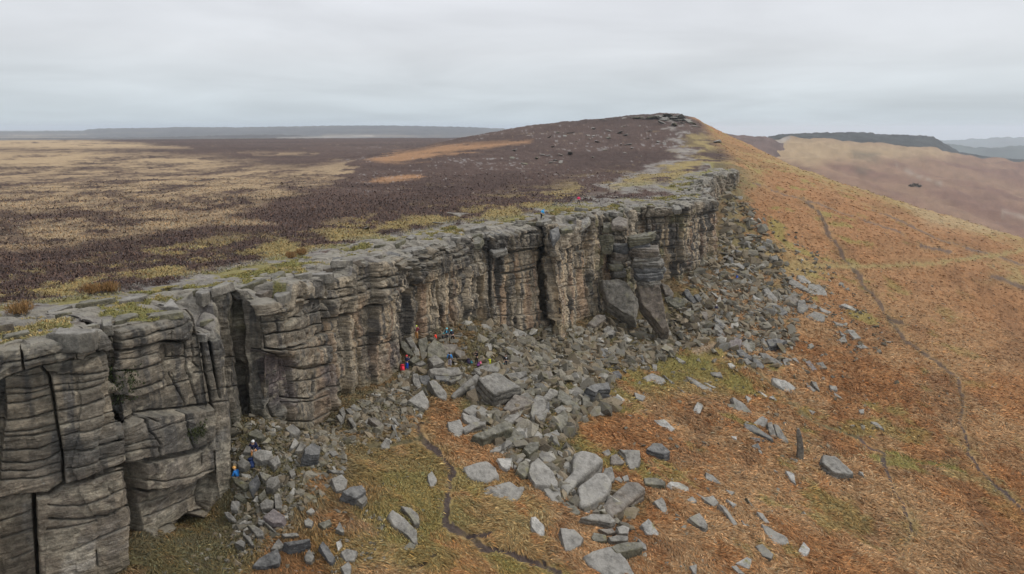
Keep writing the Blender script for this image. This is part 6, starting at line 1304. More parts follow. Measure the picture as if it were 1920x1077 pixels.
# ------------------------------------------------------------------ the traced boulders
LM = []          # landmarks: (position, short phrase)
REC = []
for i, (poly, h, key, lean, lab) in enumerate(BOULDERS):
    xs = np.array(poly); cx, cy = xs.mean(0)
    loc, nor, ob = cast(cx, min(cy + (xs[:, 1].max() - cy) * .35, 1200))
    if loc is None or ob == 'cliff':
        G, _ = ground_hit([cx], [cy]); loc = G[0]
    n_g = g_normal(loc[0], loc[1])
    o, size, c = outline_rock('boulder', poly, h * 1.45, KEYS[key][1], lean, 100 + i, np.asarray(loc, float), n_g, bed=(key in 'dwg' and h > .4), grow=1.09)
    REC.append([o, size, np.asarray(loc), key, lab, poly, h])
SHORT = [('largest flat-topped', 'the largest flat-topped block'), ('square-edged beam', 'the leaning beam of rock'), ('dark layered lump', 'the dark layered lump'), ('bench-shaped ledge of rock', 'the bench-shaped ledge'),
 ('curved capping', 'the curved capping slab'), ('table-like', 'the table-like slab'), ('pointed olive', 'the pointed olive boulder'), ('pale jagged', 'the pale jagged boulder'), ('kite-shaped', 'the kite-shaped slab'), ('chalk-white', 'the chalk-white block'),
 ('large pale sloping', 'the large pale sloping slab'), ('whale-backed', 'the whale-backed boulder'), ('long brownish slab', 'the long brownish slab'), ('dark blocky boulder', 'the lone dark blocky boulder'), ('perched on smaller', 'the perched oblong boulder'),
 ('giant smooth', 'the giant smooth slab'), ('triangular grey slab', 'the triangular grey slab'), ('rounded bulging', 'the bulging boulder of the far cluster'), ('leaf-shaped', 'the leaf-shaped slab'), ('purplish square', 'the purplish square block'), ('dark pointed overhanging', 'the dark pointed overhanging block'),
 ('plank-shaped', 'the plank-shaped slab'), ('pinkish broken', 'the pinkish-ended pale slab'), ('longest dark slab', 'the fan of leaning slabs'), ('big flat-topped boulder standing alone', 'the flat-topped boulder by the standing stone'), ('round-cornered', 'the round-cornered pale slab'), ('half sunk in turf', 'the half-sunk pale slab'),
 ('spearhead', 'the spearhead slab'), ('rounded grey boulder alone', 'the rounded grey boulder'), ('tilted olive slab', "the blue-jacketed climber's seat slab"), ('six-sided', 'the six-sided boulder'), ('barrel-shaped', 'the barrel-shaped boulder'), ('pale square boulder', 'the pale square boulder'), ('purple-grey angular', 'the purple-grey boulder'),
 ('coping-like', 'the coping-like block'), ('dark fin', 'the dark fin of rock'), ('longer of two', 'the pair of slabs in bracken'), ('pointed pale stone', 'the pointed stone by the path'), ('bluish two-part', 'the bluish two-part boulder'), ('dark undercut', 'the dark undercut boulder'), ('disc-shaped', 'the disc-shaped boulder'), ('knife-edged', 'the knife-edged slab'), ('touching the foot', 'the block at the middle buttress foot'), ('bluish pale pointed', 'the bluish pale pointed boulder'), ('brownish slab in the small', 'the brownish slab under the wall')]
for r_ in REC:
    for k_, ph in SHORT:
        if r_[4] and k_ in r_[4]: LM.append((r_[2], ph))
DOWN = np.array([.83, -.55])
def where_words(p, q):
    v = (p - q)[:2]; dn = v @ DOWN; fw = v @ np.array([.0, 1.0])
    if abs(dn) > abs(fw) * .8: return 'downhill of' if dn > 0 else 'uphill of'
    return 'just beyond' if fw > 0 else 'in front of'
ORD = ['nearest', 'second', 'third', 'fourth', 'fifth', 'sixth', 'seventh', 'eighth', 'ninth', 'tenth']
med = np.median([r_[1] for r_ in REC])
auto = {}
for r_ in REC:
    o = r_[0]
    if r_[4] is None:
        P_ = np.array(r_[5]); P_ = P_ - P_.mean(0); ev = np.sqrt(np.linalg.eigvalsh(np.cov(P_.T)).clip(1e-6)); asp = ev[1] / ev[0]
        shape = 'sliver' if asp > 3.2 else 'long slab' if asp > 2.1 else 'flat stone' if r_[6] < .3 else 'block' if r_[6] > .45 else 'stone'
        dist = [np.linalg.norm(r_[2] - q[0]) for q in LM]; j = int(np.argmin(dist))
        size = 'large' if r_[1] > 1.5 * med else 'small' if r_[1] < .75 * med else 'mid-sized'
        base = f"{size} {KEYS[r_[3]][0]} {shape} {where_words(r_[2], LM[j][0])} {LM[j][1]}"
        auto.setdefault(base, []).append((dist[j], o))
    else: o['label'] = r_[4]
for base, L in auto.items():
    L.sort(key=lambda t: t[0])
    for q, (d_, o) in enumerate(L):
        o['label'] = base if len(L) == 1 else f"{base}, {ORD[min(q, 9)]} {'to it' if q == 0 else 'nearest to it'}"
for r_ in REC:
    tag(r_[0], None, 'boulder', 'loose boulders strewn below the crag')
# the tall standing stone
def standing_stone():
    foot_ = ground_hit([1500], [861])[0][0]; d = foot_[1] * CP - foot_[2] * SP; k = d / FPX
    hgt = 59 * k * 1.05; w = 9.5 * k
    bm = bmesh.new(); ring = []
    for z, s, ox in ((-.6, 1.15, 0), (hgt * .35, 1.0, -.16 * w), (hgt * .8, .75, -.75 * w), (hgt, .38, -1.05 * w)):
        ring.append([bm.verts.new((ox + s * w * a, s * w * .8 * b, z + .1 * a)) for a, b in ((-.6, -.5), (.55, -.6), (.65, .5), (-.5, .6))])
    bm.faces.new(ring[0][::-1]); bm.faces.new(ring[-1])
    for r0, r1 in zip(ring[:-1], ring[1:]):
        for i in range(4): bm.faces.new((r0[i], r0[(i + 1) % 4], r1[(i + 1) % 4], r1[i]))
    o = link_mesh('standing_stone', rock_mesh('standing_stone', bm, hgt * .5, KEYS['g'][1], 555, .6, .05, 9), tuple(foot_))
    tag(o, 'tall narrow standing stone with a white-splashed tip, upright in the bracken', 'standing stone')
standing_stone()
# ------------------------------------------------------------------ slabs and boulders on the rim
for i, (poly, h, lab) in enumerate(RIM_SLABS):
    xs = np.array(poly); cx, cy = xs.mean(0)
    best = None
    for f in (.5, .2, 0, -.4, -.8):
        loc, nor, ob = cast(cx, cy + (xs[:, 1].max() - cy) * f)
        if loc is not None and nor[2] > .55 and loc[2] > -20: best = loc; break
    if best is None: best, _, _ = cast(cx, xs[:, 1].min() - 2)
    if best is None: continue
    o, size, c = outline_rock('rim_rock', poly, h * .75, KEYS['gmwgd'[i % 5]][1], .35, 900 + i, np.asarray(best, float), np.array([0, 0, 1.0]), bury=.35, bed=True)
    tag(o, lab, 'rock slab', 'loose slabs and blocks along the crag rim')
# ------------------------------------------------------------------ the leaning pinnacle and the stack beside it
def slab_layer(name, d, x0, y0, x1, y1, dep, mat, seed, root, tilt=0.0, base=None):
    k = d / FPX; w = (x1 - x0) * k; h = (y1 - y0) * k * 1.02
    c = at_d((x0 + x1) / 2, (y0 + y1) / 2, d)
    r_ = np.random.default_rng(seed); m_ = 9; w *= r_.uniform(.92, 1.08); c = c + np.array([r_.normal(0, .12), r_.normal(0, .2), 0]); tilt += r_.normal(0, .05)
    an = np.linspace(0, 2 * math.pi, m_, endpoint=False) + r_.uniform(-.3, .3, m_)
    e_ = 2.0 / 3.2
    px_ = np.sign(np.cos(an)) * np.abs(np.cos(an)) ** e_ * w / 2 * r_.uniform(.82, 1.08, m_); py_ = np.sign(np.sin(an)) * np.abs(np.sin(an)) ** e_ * dep / 2 * r_.uniform(.8, 1.1, m_)
    bm = bmesh.new(); L = []
    for z, s in ((-h / 2, .93), (0, 1.03), (h / 2, .94)):
        L.append([bm.verts.new((x * s, y * s, z + math.tan(tilt) * x + r_.normal(0, .09))) for x, y in zip(px_, py_)])
    bm.faces.new(L[0][::-1]); bm.faces.new(L[2])
    for a, b in ((0, 1), (1, 2)):
        for i in range(m_): bm.faces.new((L[a][i], L[a][(i + 1) % m_], L[b][(i + 1) % m_], L[b][i]))
    me = rock_mesh(name, bm, max(w, h) * .6, mat, seed, 1.5, .035, 13, (0, 0, 1))
    o = link_mesh(name, me, tuple(c + np.array([0, dep * .25, 0]) - np.array(root.location)), root)
    return o
def stack(name, label, d, layers, dep, seed, foot):
    root = empty(name, tuple(foot)); tag(root, label, 'rock pinnacle')
    for i, (nm, x0, y0, x1, y1, dp, tilt, key) in enumerate(layers):
        slab_layer(nm, d, x0, y0, x1, y1, dp, KEYS[key][1], seed + i, root, tilt)
    return root
pf = ground_hit([1238], [606])[0][0]
pin = stack('rock_pinnacle', 'leaning layered rock pinnacle standing clear of the crag, with a jutting capstone', 115.0, [
    ('capstone', 1172, 441, 1232, 459, 3.2, .20, 'm'), ('rock_layer', 1182, 458, 1224, 468, 2.6, .05, 'd'),
    ('rock_layer', 1184, 466, 1241, 482, 4.4, .06, 'w'), ('rock_layer', 1182, 481, 1247, 492, 4.6, .02, 'g'), ('rock_layer', 1187, 491, 1251, 503, 4.8, .03, 'g'), ('rock_layer', 1190, 502, 1250, 514, 4.6, -.02, 'd'),
    ('rock_layer', 1192, 513, 1243, 526, 4.4, .02, 'd'), ('rock_layer', 1194, 525, 1236, 538, 3.8, 0, 'g')], 4, 2000, pf)
o_, s_, c_ = outline_rock('leaning_rock', [(1196, 536), (1236, 533), (1244, 560), (1252, 612), (1240, 618), (1222, 592), (1204, 568)], .8, KEYS['w'][1], 2.6, 2050, at_d(1222, 575, 114.0), np.array([0, 0, 1.0]), bury=2.2, bed=True, bev=.018, rough=1.3)
o_.parent = pin; o_.location = o_.location - pin.location
rs_f = at_d(1160, 524, 116.0)
stack('rock_stack', 'stack of thin rounded rock layers in the mossy recess beside the pinnacle', 116.5, [
    ('rock_layer', 1140, 497, 1174, 508, 3.6, .03, 'm'), ('rock_layer', 1141, 507, 1176, 521, 3.8, .0, 'g'), ('rock_layer', 1143, 486, 1172, 498, 3.4, .05, 'g'), ('rock_layer', 1146, 474, 1178, 487, 3.4, -.04, 'w'), ('rock_layer', 1120, 442, 1156, 462, 3.5, .05, 'm'), ('rock_layer', 1150, 460, 1182, 475, 3.2, .02, 'd'), ('rock_layer', 1124, 461, 1152, 476, 3.2, .0, 'm')], 4, 2100, rs_f)
for o__ in COL.objects:
    if o__.name.startswith('rock_stack'): o__['category'] = 'rock stack'
o_, s_, c_ = outline_rock('leaning_rock', [(1128, 525), (1160, 522), (1176, 530), (1192, 556), (1190, 595), (1166, 584), (1140, 566)], .6, KEYS['g'][1], 2.4, 2150, at_d(1160, 560, 113.0), np.array([0, 0, 1.0]), bury=2.0, bed=True, bev=.018, rough=1.2)
tag(o_, 'large smooth brown slab leaning against the crag foot beside the pinnacle', 'boulder')

# many more loose flat slabs breaking the edge of the rim
SLABP = []
for i in range(7):
    r_ = np.random.default_rng(3000 + i); k = int(r_.integers(5, 8)); an = np.sort(r_.uniform(0, 6.28, k) * .35 + np.linspace(0, 6.28, k, endpoint=False) * .9)
    rad = r_.uniform(.38, .62, k); bm = bmesh.new()
    lo = [bm.verts.new((math.cos(a) * q * 1.05, math.sin(a) * q * .8, -.16)) for a, q in zip(an, rad)]; hi = [bm.verts.new((math.cos(a) * q, math.sin(a) * q * .75, .13 + r_.normal(0, .02))) for a, q in zip(an, rad)]
    bm.faces.new(lo[::-1]); bm.faces.new(hi)
    for q in range(k): bm.faces.new((lo[q], lo[(q + 1) % k], hi[(q + 1) % k], hi[q]))
    SLABP.append(rock_mesh('rim_rock', bm, .9, KEYS['gwmgpgm'[i]][1], 3100 + i, .8, .04, 11))
r_ = np.random.default_rng(44); nr_, nc_ = SHELF.shape[:2]; made = 0; tries = 0; used_ = []
while made < 120 and tries < 3000:
    tries += 1
    p = SHELF[int(nr_ * r_.beta(1.0, 2.2)) % nr_, r_.integers(int(nc_ * .06), int(nc_ * .97))]
    a, b, d = project(p[0], p[1], p[2])
    if not (-30 < a < 1390) or p[2] < -18 or any((p[0] - q[0]) ** 2 + (p[1] - q[1]) ** 2 < 1.1 for q in used_): continue
    s = r_.uniform(.7, 2.1) * (1 if d < 80 else 1.3); o = link_mesh('rim_rock', SLABP[r_.integers(7)], (p[0], p[1], p[2] + .04 * s))
    o.scale = (s * r_.uniform(.9, 1.5), s, s * r_.uniform(.7, 1.6)); o.rotation_euler = (r_.normal(0, .08), r_.normal(0, .08), r_.normal(1.0, .5)); used_.append(p); made += 1
    tag(o, 'flat weathered slab, one of many lying loose along the crag rim', 'rock slab', 'loose slabs along the crag rim')

# ================================================================== SMALL RUBBLE (past counting): one object
def hull_proto(seed):
    r_ = np.random.default_rng(seed); bm = bmesh.new()
    sc = np.array([1, r_.uniform(.55, .95), r_.uniform(.35, .7)])
    for p in r_.uniform(-1, 1, (11, 3)):
        p = p / max(np.abs(p).max(), .6); bm.verts.new(p * sc * .5)
    bmesh.ops.convex_hull(bm, input=list(bm.verts))
    bmesh.ops.delete(bm, geom=[v for v in bm.verts if not v.link_faces], context='VERTS')
    bmesh.ops.recalc_face_normals(bm, faces=bm.faces); bmesh.ops.triangulate(bm, faces=list(bm.faces))
    bm.verts.ensure_lookup_table(); bm.verts.index_update()
    v = np.array([w.co for w in bm.verts]); f = np.array([[w.index for w in q.verts] for q in bm.faces]); bm.free()
    return v, f
PROTO = [hull_proto(i) for i in range(16)]
def rand_rot(n, tilt, r_):
    a = r_.uniform(0, 2 * math.pi, n); b = r_.normal(0, tilt, n); c = r_.normal(0, tilt, n)
    ca, sa, cb, sb, cc, sc_ = np.cos(a), np.sin(a), np.cos(b), np.sin(b), np.cos(c), np.sin(c)
    z = np.zeros(n); o1 = np.ones(n)
    Rz = np.stack([np.stack([ca, -sa, z], -1), np.stack([sa, ca, z], -1), np.stack([z, z, o1], -1)], 1)
    Rx = np.stack([np.stack([o1, z, z], -1), np.stack([z, cb, -sb], -1), np.stack([z, sb, cb], -1)], 1)
    Ry = np.stack([np.stack([cc, z, sc_], -1), np.stack([z, o1, z], -1), np.stack([-sc_, z, cc], -1)], 1)
    return Rz @ Rx @ Ry
TALUS = [  # polygon, stones, size range in px of the photograph
 ([(430, 800), (480, 775), (560, 815), (630, 785), (700, 735), (762, 700), (775, 650), (880, 606), (960, 632), (1030, 640), (1090, 615), (1130, 600), (1240, 600), (1300, 520), (1345, 475), (1400, 520), (1480, 630), (1480, 690), (1390, 690), (1300, 640), (1200, 700), (1120, 700), (1060, 720), (980, 740), (900, 730), (840, 720), (800, 740), (790, 800), (740, 830), (650, 840), (640, 890), (560, 960), (500, 1020), (440, 1000)], 2600, (4, 22)),
 ([(900, 605), (1080, 612), (1240, 600), (1330, 560), (1340, 640), (1200, 690), (1050, 700), (950, 690)], 1100, (6, 24)),
 ([(1290, 520), (1345, 470), (1360, 360), (1400, 380), (1440, 440), (1500, 560), (1490, 650), (1420, 660), (1340, 600)], 1100, (4, 20)),
 ([(430, 800), (640, 790), (650, 880), (560, 1000), (440, 1060)], 900, (5, 16)), ([(640, 780), (760, 700), (800, 760), (700, 830)], 600, (5, 17)),
 ([(860, 700), (960, 660), (1140, 700), (1160, 760), (1090, 800), (1060, 830), (1100, 900), (1200, 960), (1180, 1000), (1080, 960), (960, 880), (900, 800)], 900, (8, 34)),
 ([(1100, 700), (1500, 640), (1640, 640), (1700, 760), (1560, 900), (1500, 1077), (1200, 1077), (1150, 900), (1160, 780)], 560, (3, 11)), ([(1400, 380), (1500, 440), (1680, 640), (1600, 680), (1500, 560), (1430, 480)], 260, (3, 11)),
 ([(400, 1000), (560, 960), (720, 960), (720, 1077), (300, 1077)], 300, (4, 13)), ([(640, 850), (840, 820), (860, 1077), (700, 1077)], 60, (3, 8)), ([(1500, 480), (1920, 560), (1920, 1000), (1560, 900)], 160, (2, 6)),
]
def build_rubble():
    r_ = np.random.default_rng(5); V, F, Cc = [], [], []; base = 0
    ok = (GV['D'] > -6.5) & (GV['path'] < .3) & (GV['d'] < 260) & (np.abs(GV['py'] - 600) < 520)
    for poly, n, (s0, s1) in TALUS:
        idx = np.where(ok & inpoly(GV['px'], GV['py'], poly))[0]
        idx = r_.choice(idx, min(n, len(idx)), replace=False)
        p = GV['P'][idx] + np.stack([r_.normal(0, .08, len(idx))] * 3, 1) * [1, 1, 0]
        size = (s0 + (s1 - s0) * r_.beta(1.05, 2.2, len(idx))) * GV['d'][idx] / FPX
        Rm = rand_rot(len(idx), .5, r_)
        # tip with the slope
        col = np.where(r_.random(len(idx))[:, None] < .12, C_(.29, .275, .24), np.where(r_.random(len(idx))[:, None] < .5, C_(.185, .150, .102), C_(.185, .168, .132))) * r_.uniform(.5, 1.25, len(idx))[:, None]
        for i in range(len(idx)):
            v, f = PROTO[r_.integers(16)]
            V.append((v * size[i] * 1.25) @ Rm[i].T + p[i] + [0, 0, size[i] * .12]); F.append(f + base); base += len(v)
            Cc.append(np.repeat(col[i][None], len(v), 0))
    me = bpy.data.meshes.new('rubble'); fill_mesh(me, np.vstack(V), np.vstack(F), 3, False, np.vstack(Cc))
    m_, t, b = new_mat('rubble_stone'); a = N('ShaderNodeAttribute', t, attribute_name='Col'); g = N('ShaderNodeNewGeometry', t)
    n1 = noise(t, g.outputs['Position'], 6, 5, .7)
    c = mixc(t, 1.0, a.outputs['Color'], mrange(t, n1, .25, .75, .6, 1.4), 'MULTIPLY')
    c = mixc(t, mrange(t, noise(t, g.outputs['Position'], 1.1, 3), .52, .64, 0, .4), c, (.15, .135, .065))
    t.links.new(c, b.inputs['Base Color']); bump(t, b, n1, .6, .08)
    me.materials.append(m_)
    o = link_mesh('rubble', me); o['kind'] = 'stuff'; o['label'] = 'small angular stones filling the talus below the crag'
    # scattered little stones and low outcrops on the plateau and the hill
    return o
build_rubble()

# ================================================================== VEGETATION: fronds and tufts over the ground sheet
def strips(name, idx, r_, L, W, rise, spread, downhill, colvar, tint, label, rep=1):
    idx = np.repeat(idx, rep); n = len(idx)
    p = GV['P'][idx].copy(); d = GV['d'][idx]; k = np.clip(d / 60, .7, 4.5)
    jit = GV['d'][idx] * .0012
    p[:, 0] += r_.normal(0, 1, n) * jit; p[:, 1] += r_.normal(0, 1, n) * jit * 1.5
    x, y = p[:, 0], p[:, 1]
    ang = math.atan2(-.55, .83) * downhill + 1.5 * spread * vn2(x / 1.7, y / 1.7, 501) + .8 * spread * vn2(x / .6, y / .6, 503) + r_.normal(0, .45 * spread, n) + (0 if downhill else r_.uniform(0, 6.28, n))
    ln = L * r_.uniform(.6, 1.35, n) * np.sqrt(k); w = W * r_.uniform(.6, 1.4, n) * k
    dx_, dy_ = np.cos(ang), np.sin(ang); gs = -.29 * (dx_ * .83 - dy_ * .55) * (1 if downhill else 0)
    ax = np.stack([dx_, dy_, gs], 1); sd = np.stack([-dy_, dx_, np.zeros(n)], 1)
    up = np.array([0, 0, 1.0])
    h = rise * r_.uniform(.5, 1.4, n) * np.where(d < 150, np.sqrt(k), .8)
    a = p - up * .06; b = p + ax * (ln * .5)[:, None] + up * h[:, None]; c = p + ax * ln[:, None] + up * (h * r_.uniform(.3, 1.2, n))[:, None]
    W2 = (sd * w[:, None] * .5); tw = up * (w * r_.normal(0, .35, n))[:, None]
    V = np.stack([a - W2 * .6, a + W2 * .6, b - W2 - tw, b + W2 + tw, c - W2 * .25, c + W2 * .25], 1).reshape(-1, 3)
    q = np.array([[0, 1, 3, 2], [2, 3, 5, 4]]); F = (q[None] + (np.arange(n) * 6)[:, None, None]).reshape(-1, 4)
    col = GV['c'][idx] * tint * np.exp(r_.normal(0, 1, n) * colvar * np.clip(95 / d, .35, 1))[:, None]
    warm = r_.normal(0, .10, n); col[:, 0] *= 1 + warm; col[:, 2] *= 1 - warm
    me = bpy.data.meshes.new(name); fill_mesh(me, V, F, 4, True, np.repeat(col, 6, 0))
    me.materials.append(M_LEAF)
    o = link_mesh(name, me); o['kind'] = 'stuff'; o['label'] = label
    return o
M_LEAF = leaf_material('dry_leaf')
def build_veg():
    r_ = np.random.default_rng(11)
    inv = (GV['px'] > -260) & (GV['px'] < 2180) & (GV['py'] < 1250)
    lum = GV['c'].mean(1); red = GV['c'][:, 0] / (GV['c'][:, 1] + 1e-6)
    sl = inv & (GV['D'] > -6.6) & (GV['d'] < 460) & (GV['path'] < np.where(GV['py'] > 790, .12, .22))
    br = np.where(sl & (red > 1.35))[0]; gr = np.where(sl & (red <= 1.35) & (red > 1.02))[0]
    br = br[r_.random(len(br)) < np.clip(110 / GV['d'][br], 0, 1)]
    strips('bracken', br, r_, .58, .048, .14, .75, 1, .34, 1.03, 'dead rust brown bracken lying over the hillside', 2)
    gr = gr[GV['d'][gr] < 200]; gr = gr[r_.random(len(gr)) < np.clip(90 / GV['d'][gr], 0, .9)]
    strips('hill_grass', gr, r_, .34, .06, .16, 1.0, 1, .30, 1.02, 'short olive green grass between the stones')
    mo = inv & (GV['D'] < -9.0) & (GV['d'] < 210) & (GV['px'] < 1320)
    st = np.where(mo & (lum > .13) & (red > 1.1))[0]; he = np.where(mo & (lum < .10))[0]
    st = st[r_.random(len(st)) < np.clip(70 / GV['d'][st], 0, .7)]; he = he[r_.random(len(he)) < np.clip(60 / GV['d'][he], 0, .6)]
    strips('moor_grass', st, r_, .34, .055, .15, 1.0, 0, .18, 1.0, 'straw coloured moor grass tufts behind the rim')
    strips('heather', he, r_, .28, .07, .16, 1.0, 0, .28, 1.05, 'dark purple brown heather covering the moor')
    # turf on the shelf behind the rim
    P, d, tn = TURF; r_ = np.random.default_rng(12); n = len(P); keep_ = r_.random(n) < np.clip(1.2 * (d / 60) , .25, 1.0) * .55; P = P[keep_]; d = d[keep_]; tn = tn[keep_]; n = len(P)
    bk = dict(GV); GV['P'] = P; GV['d'] = d; GV['c'] = lerp(C_(.20, .18, .062)[None], C_(.30, .235, .105)[None], sstep(-.1, .4, fbm2(P[:, 0] / 2.2, P[:, 1] / 2.2, 91, 3))[:, None])
    strips('rim_turf', np.arange(n), r_, .20, .05, .10, 1.0, 0, .22, 1.0, 'short yellow green turf between the rim rocks')
    GV.update(bk)
build_veg()

# ================================================================== PEOPLE
CLOTH = {}
def cloth(c):
    k = tuple(c)
    if k not in CLOTH: CLOTH[k] = plain('fabric', k, .8, .18, 9.0)
    return CLOTH[k]
SKIN = plain('skin', (.46, .29, .21), .6, .08); BOOT = plain('boot_leather', (.05, .045, .04), .7, .2); HAIRM = plain('hair', (.05, .035, .025), .7, .2); HELM = {}
PENDING = []
def skin_obj(name, verts, edges, radii, mat, parent, sub=1):
    me = bpy.data.meshes.new(name); me.from_pydata([tuple(v) for v in verts], edges, []); me.materials.append(mat)
    o = link_mesh(name, me, (0, 0, 0), parent)
    m_ = o.modifiers.new('skin', 'SKIN'); m_.use_smooth_shade = True
    for i, r_ in enumerate(radii): me.skin_vertices[0].data[i].radius = (r_, r_)
    me.skin_vertices[0].data[0].use_root = True
    s = o.modifiers.new('sub', 'SUBSURF'); s.levels = sub; s.render_levels = sub
    PENDING.append(o); return o
def V3(*a): return np.array(a, float)
POSES = {
 'stand': dict(pel=V3(0, 0, .93), che=V3(0, .02, 1.30), nek=V3(0, .01, 1.47), hed=V3(0, .04, 1.60), el=[V3(-.27, -.04, 1.14), V3(.27, -.02, 1.14)], wr=[V3(-.25, .12, .92), V3(.26, .10, .92)], kn=[V3(-.11, .03, .50), V3(.11, .02, .50)], an=[V3(-.12, -.02, .09), V3(.12, .0, .09)]),
 'hands_up': dict(pel=V3(0, 0, .93), che=V3(0, .02, 1.30), nek=V3(0, .0, 1.47), hed=V3(0, .03, 1.60), el=[V3(-.27, .14, 1.20), V3(.27, .15, 1.18)], wr=[V3(-.10, .34, 1.36), V3(.10, .34, 1.34)], kn=[V3(-.11, .03, .50), V3(.11, .02, .50)], an=[V3(-.13, -.02, .09), V3(.12, .03, .09)]),
 'walk': dict(pel=V3(0, 0, .91), che=V3(0, .10, 1.26), nek=V3(0, .17, 1.41), hed=V3(0, .25, 1.52), el=[V3(-.26, .14, 1.08), V3(.26, -.06, 1.10)], wr=[V3(-.22, .34, .95), V3(.25, .02, .86)], kn=[V3(-.10, .20, .52), V3(.10, -.04, .49)], an=[V3(-.10, .24, .10), V3(.10, -.34, .13)]),
 'bend': dict(pel=V3(0, -.05, .90), che=V3(0, .22, 1.16), nek=V3(0, .33, 1.27), hed=V3(0, .43, 1.34), el=[V3(-.25, .30, .92), V3(.25, .32, .92)], wr=[V3(-.14, .48, .80), V3(.12, .50, .80)], kn=[V3(-.12, .06, .50), V3(.12, .02, .50)], an=[V3(-.13, -.03, .09), V3(.13, -.10, .09)]),
 'sit': dict(pel=V3(0, 0, .13), che=V3(0, .10, .50), nek=V3(0, .15, .66), hed=V3(0, .22, .78), el=[V3(-.26, .16, .34), V3(.26, .18, .34)], wr=[V3(-.12, .38, .30), V3(.12, .40, .28)], kn=[V3(-.13, .44, .24), V3(.14, .42, .20)], an=[V3(-.12, .56, -.20), V3(.13, .60, -.22)]),
}
def person(foot, yaw, pose, top, legs, label, helmet=None, hood=None, hair=True, stripe=None, scale=1.0, boots=(.05, .045, .04)):
    P = {k: ([v.copy() for v in w] if isinstance(w, list) else w.copy()) for k, w in POSES[pose].items()}
    root = empty('person', tuple(foot), yaw); root.scale = (scale,) * 3
    tag(root, label, 'person', 'people at the crag')
    sh = [P['che'] + V3(-.18, 0, .10), P['che'] + V3(.18, 0, .10)]; hp = [P['pel'] + V3(-.10, 0, -.04), P['pel'] + V3(.10, 0, -.04)]
    sp = (P['pel'] + P['che']) / 2
    fw = V3(0, 1, 0)
    v = [P['pel'], sp, P['che'], P['nek'], P['hed'], P['hed'] + V3(0, .005, .10), P['hed'] + V3(0, .105, -.015), P['hed'] + V3(-.085, 0, 0), P['hed'] + V3(.085, 0, 0)]
    r = [.125, .115, .13, .055, .088, .06, .018, .016, .016]; e_ = [(0, 1), (1, 2), (2, 3), (3, 4), (4, 5), (4, 6), (4, 7), (4, 8)]
    def add(p, rad, par):
        v.append(p); r.append(rad); e_.append((par, len(v) - 1)); return len(v) - 1
    for s in (0, 1):
        a = add(sh[s], .062, 2); b = add(P['el'][s], .043, a); c = add(P['wr'][s], .028, b)
        dr = P['wr'][s] - P['el'][s]; dr /= np.linalg.norm(dr); sd = np.cross(dr, V3(0, 0, 1)); sd /= np.linalg.norm(sd) + 1e-6; bn = np.cross(sd, dr)
        pm = add(P['wr'][s] + dr * .06, .03, c)
        for q, (o1, l1) in enumerate(((-.032, .075), (-.011, .088), (.011, .083), (.032, .066))):
            k = add(P['wr'][s] + dr * .10 + sd * o1, .010, pm); k = add(P['wr'][s] + dr * (.10 + l1 * .5) + sd * o1 * 1.1 - bn * .012, .009, k); add(P['wr'][s] + dr * (.10 + l1 * .85) + sd * o1 * 1.1 - bn * .04, .008, k)
        k = add(P['wr'][s] + dr * .055 + sd * (.045 if s else -.045), .011, pm); add(P['wr'][s] + dr * .09 + sd * (.062 if s else -.062) - bn * .02, .009, k)
        a = add(hp[s], .085, 0); b = add(P['kn'][s], .058, a); c = add(P['an'][s], .040, b); add(P['an'][s] + V3(0, .13, -.045), .034, c)
    skin_obj('body', v, e_, r, SKIN, root, 1)
    # jacket
    jv = [sp + (P['pel'] - sp) * .8, sp, P['che'], P['nek'] * .55 + P['che'] * .45]; jr = [.165, .155, .165, .085]; je = [(0, 1), (1, 2), (2, 3)]
    for s in (0, 1):
        k = len(jv); jv += [sh[s], P['el'][s], P['el'][s] + (P['wr'][s] - P['el'][s]) * .88]; jr += [.088, .066, .05]; je += [(2, k), (k, k + 1), (k + 1, k + 2)]
    jk = skin_obj('jacket', jv, je, jr, cloth(top), root, 1)
    if stripe: skin_obj('jacket_panel', [sp + V3(0, -.10, 0), P['che'] + V3(0, -.11, .02), P['nek'] + V3(0, -.06, -.03)], [(0, 1), (1, 2)], [.075, .085, .06], cloth(stripe), jk, 1)
    tv = [P['pel'] + V3(0, 0, .05), P['pel']]; tr = [.135, .145]; te = [(0, 1)]
    for s in (0, 1):
        k = len(tv); tv += [hp[s], P['kn'][s], P['an'][s] + (P['kn'][s] - P['an'][s]) * .08]; tr += [.105, .076, .058]; te += [(1, k), (k, k + 1), (k + 1, k + 2)]
    skin_obj('trousers', tv, te, tr, cloth(legs), root, 1)
    for s in (0, 1):
        skin_obj('boot', [P['an'][s] + V3(0, -.03, .04), P['an'][s] + V3(0, -.02, -.04), P['an'][s] + V3(0, .14, -.05)], [(0, 1), (1, 2)], [.055, .055, .045], cloth(boots), root, 1)
    hd = P['hed']
    def cap(name, mat, r0, z0, brim):
        bm = bmesh.new(); bmesh.ops.create_uvsphere(bm, u_segments=16, v_segments=10, radius=r0)
        bmesh.ops.delete(bm, geom=[w for w in bm.verts if w.co.z < -.25 * r0 and (w.co.y > -.2 * r0 or name != 'hair')], context='VERTS')
        for w in bm.verts: w.co.x *= .9; w.co.y *= 1.06
        for f in bm.faces: f.smooth = True
        me = bpy.data.meshes.new(name); bm.to_mesh(me); bm.free(); me.materials.append(mat)
        o = link_mesh(name, me, tuple(hd + V3(0, -.005, z0)), root); return o
    if helmet: cap('helmet', cloth(helmet), .132, .025, True)
    elif hood: cap('hood', cloth(hood), .135, .01, False)
    elif hair: cap('hair', HAIRM, .118, .02, False)
    return root
def px_spot(px, py):
    loc, nor, ob = cast(px, py)
    return np.asarray(loc, float)
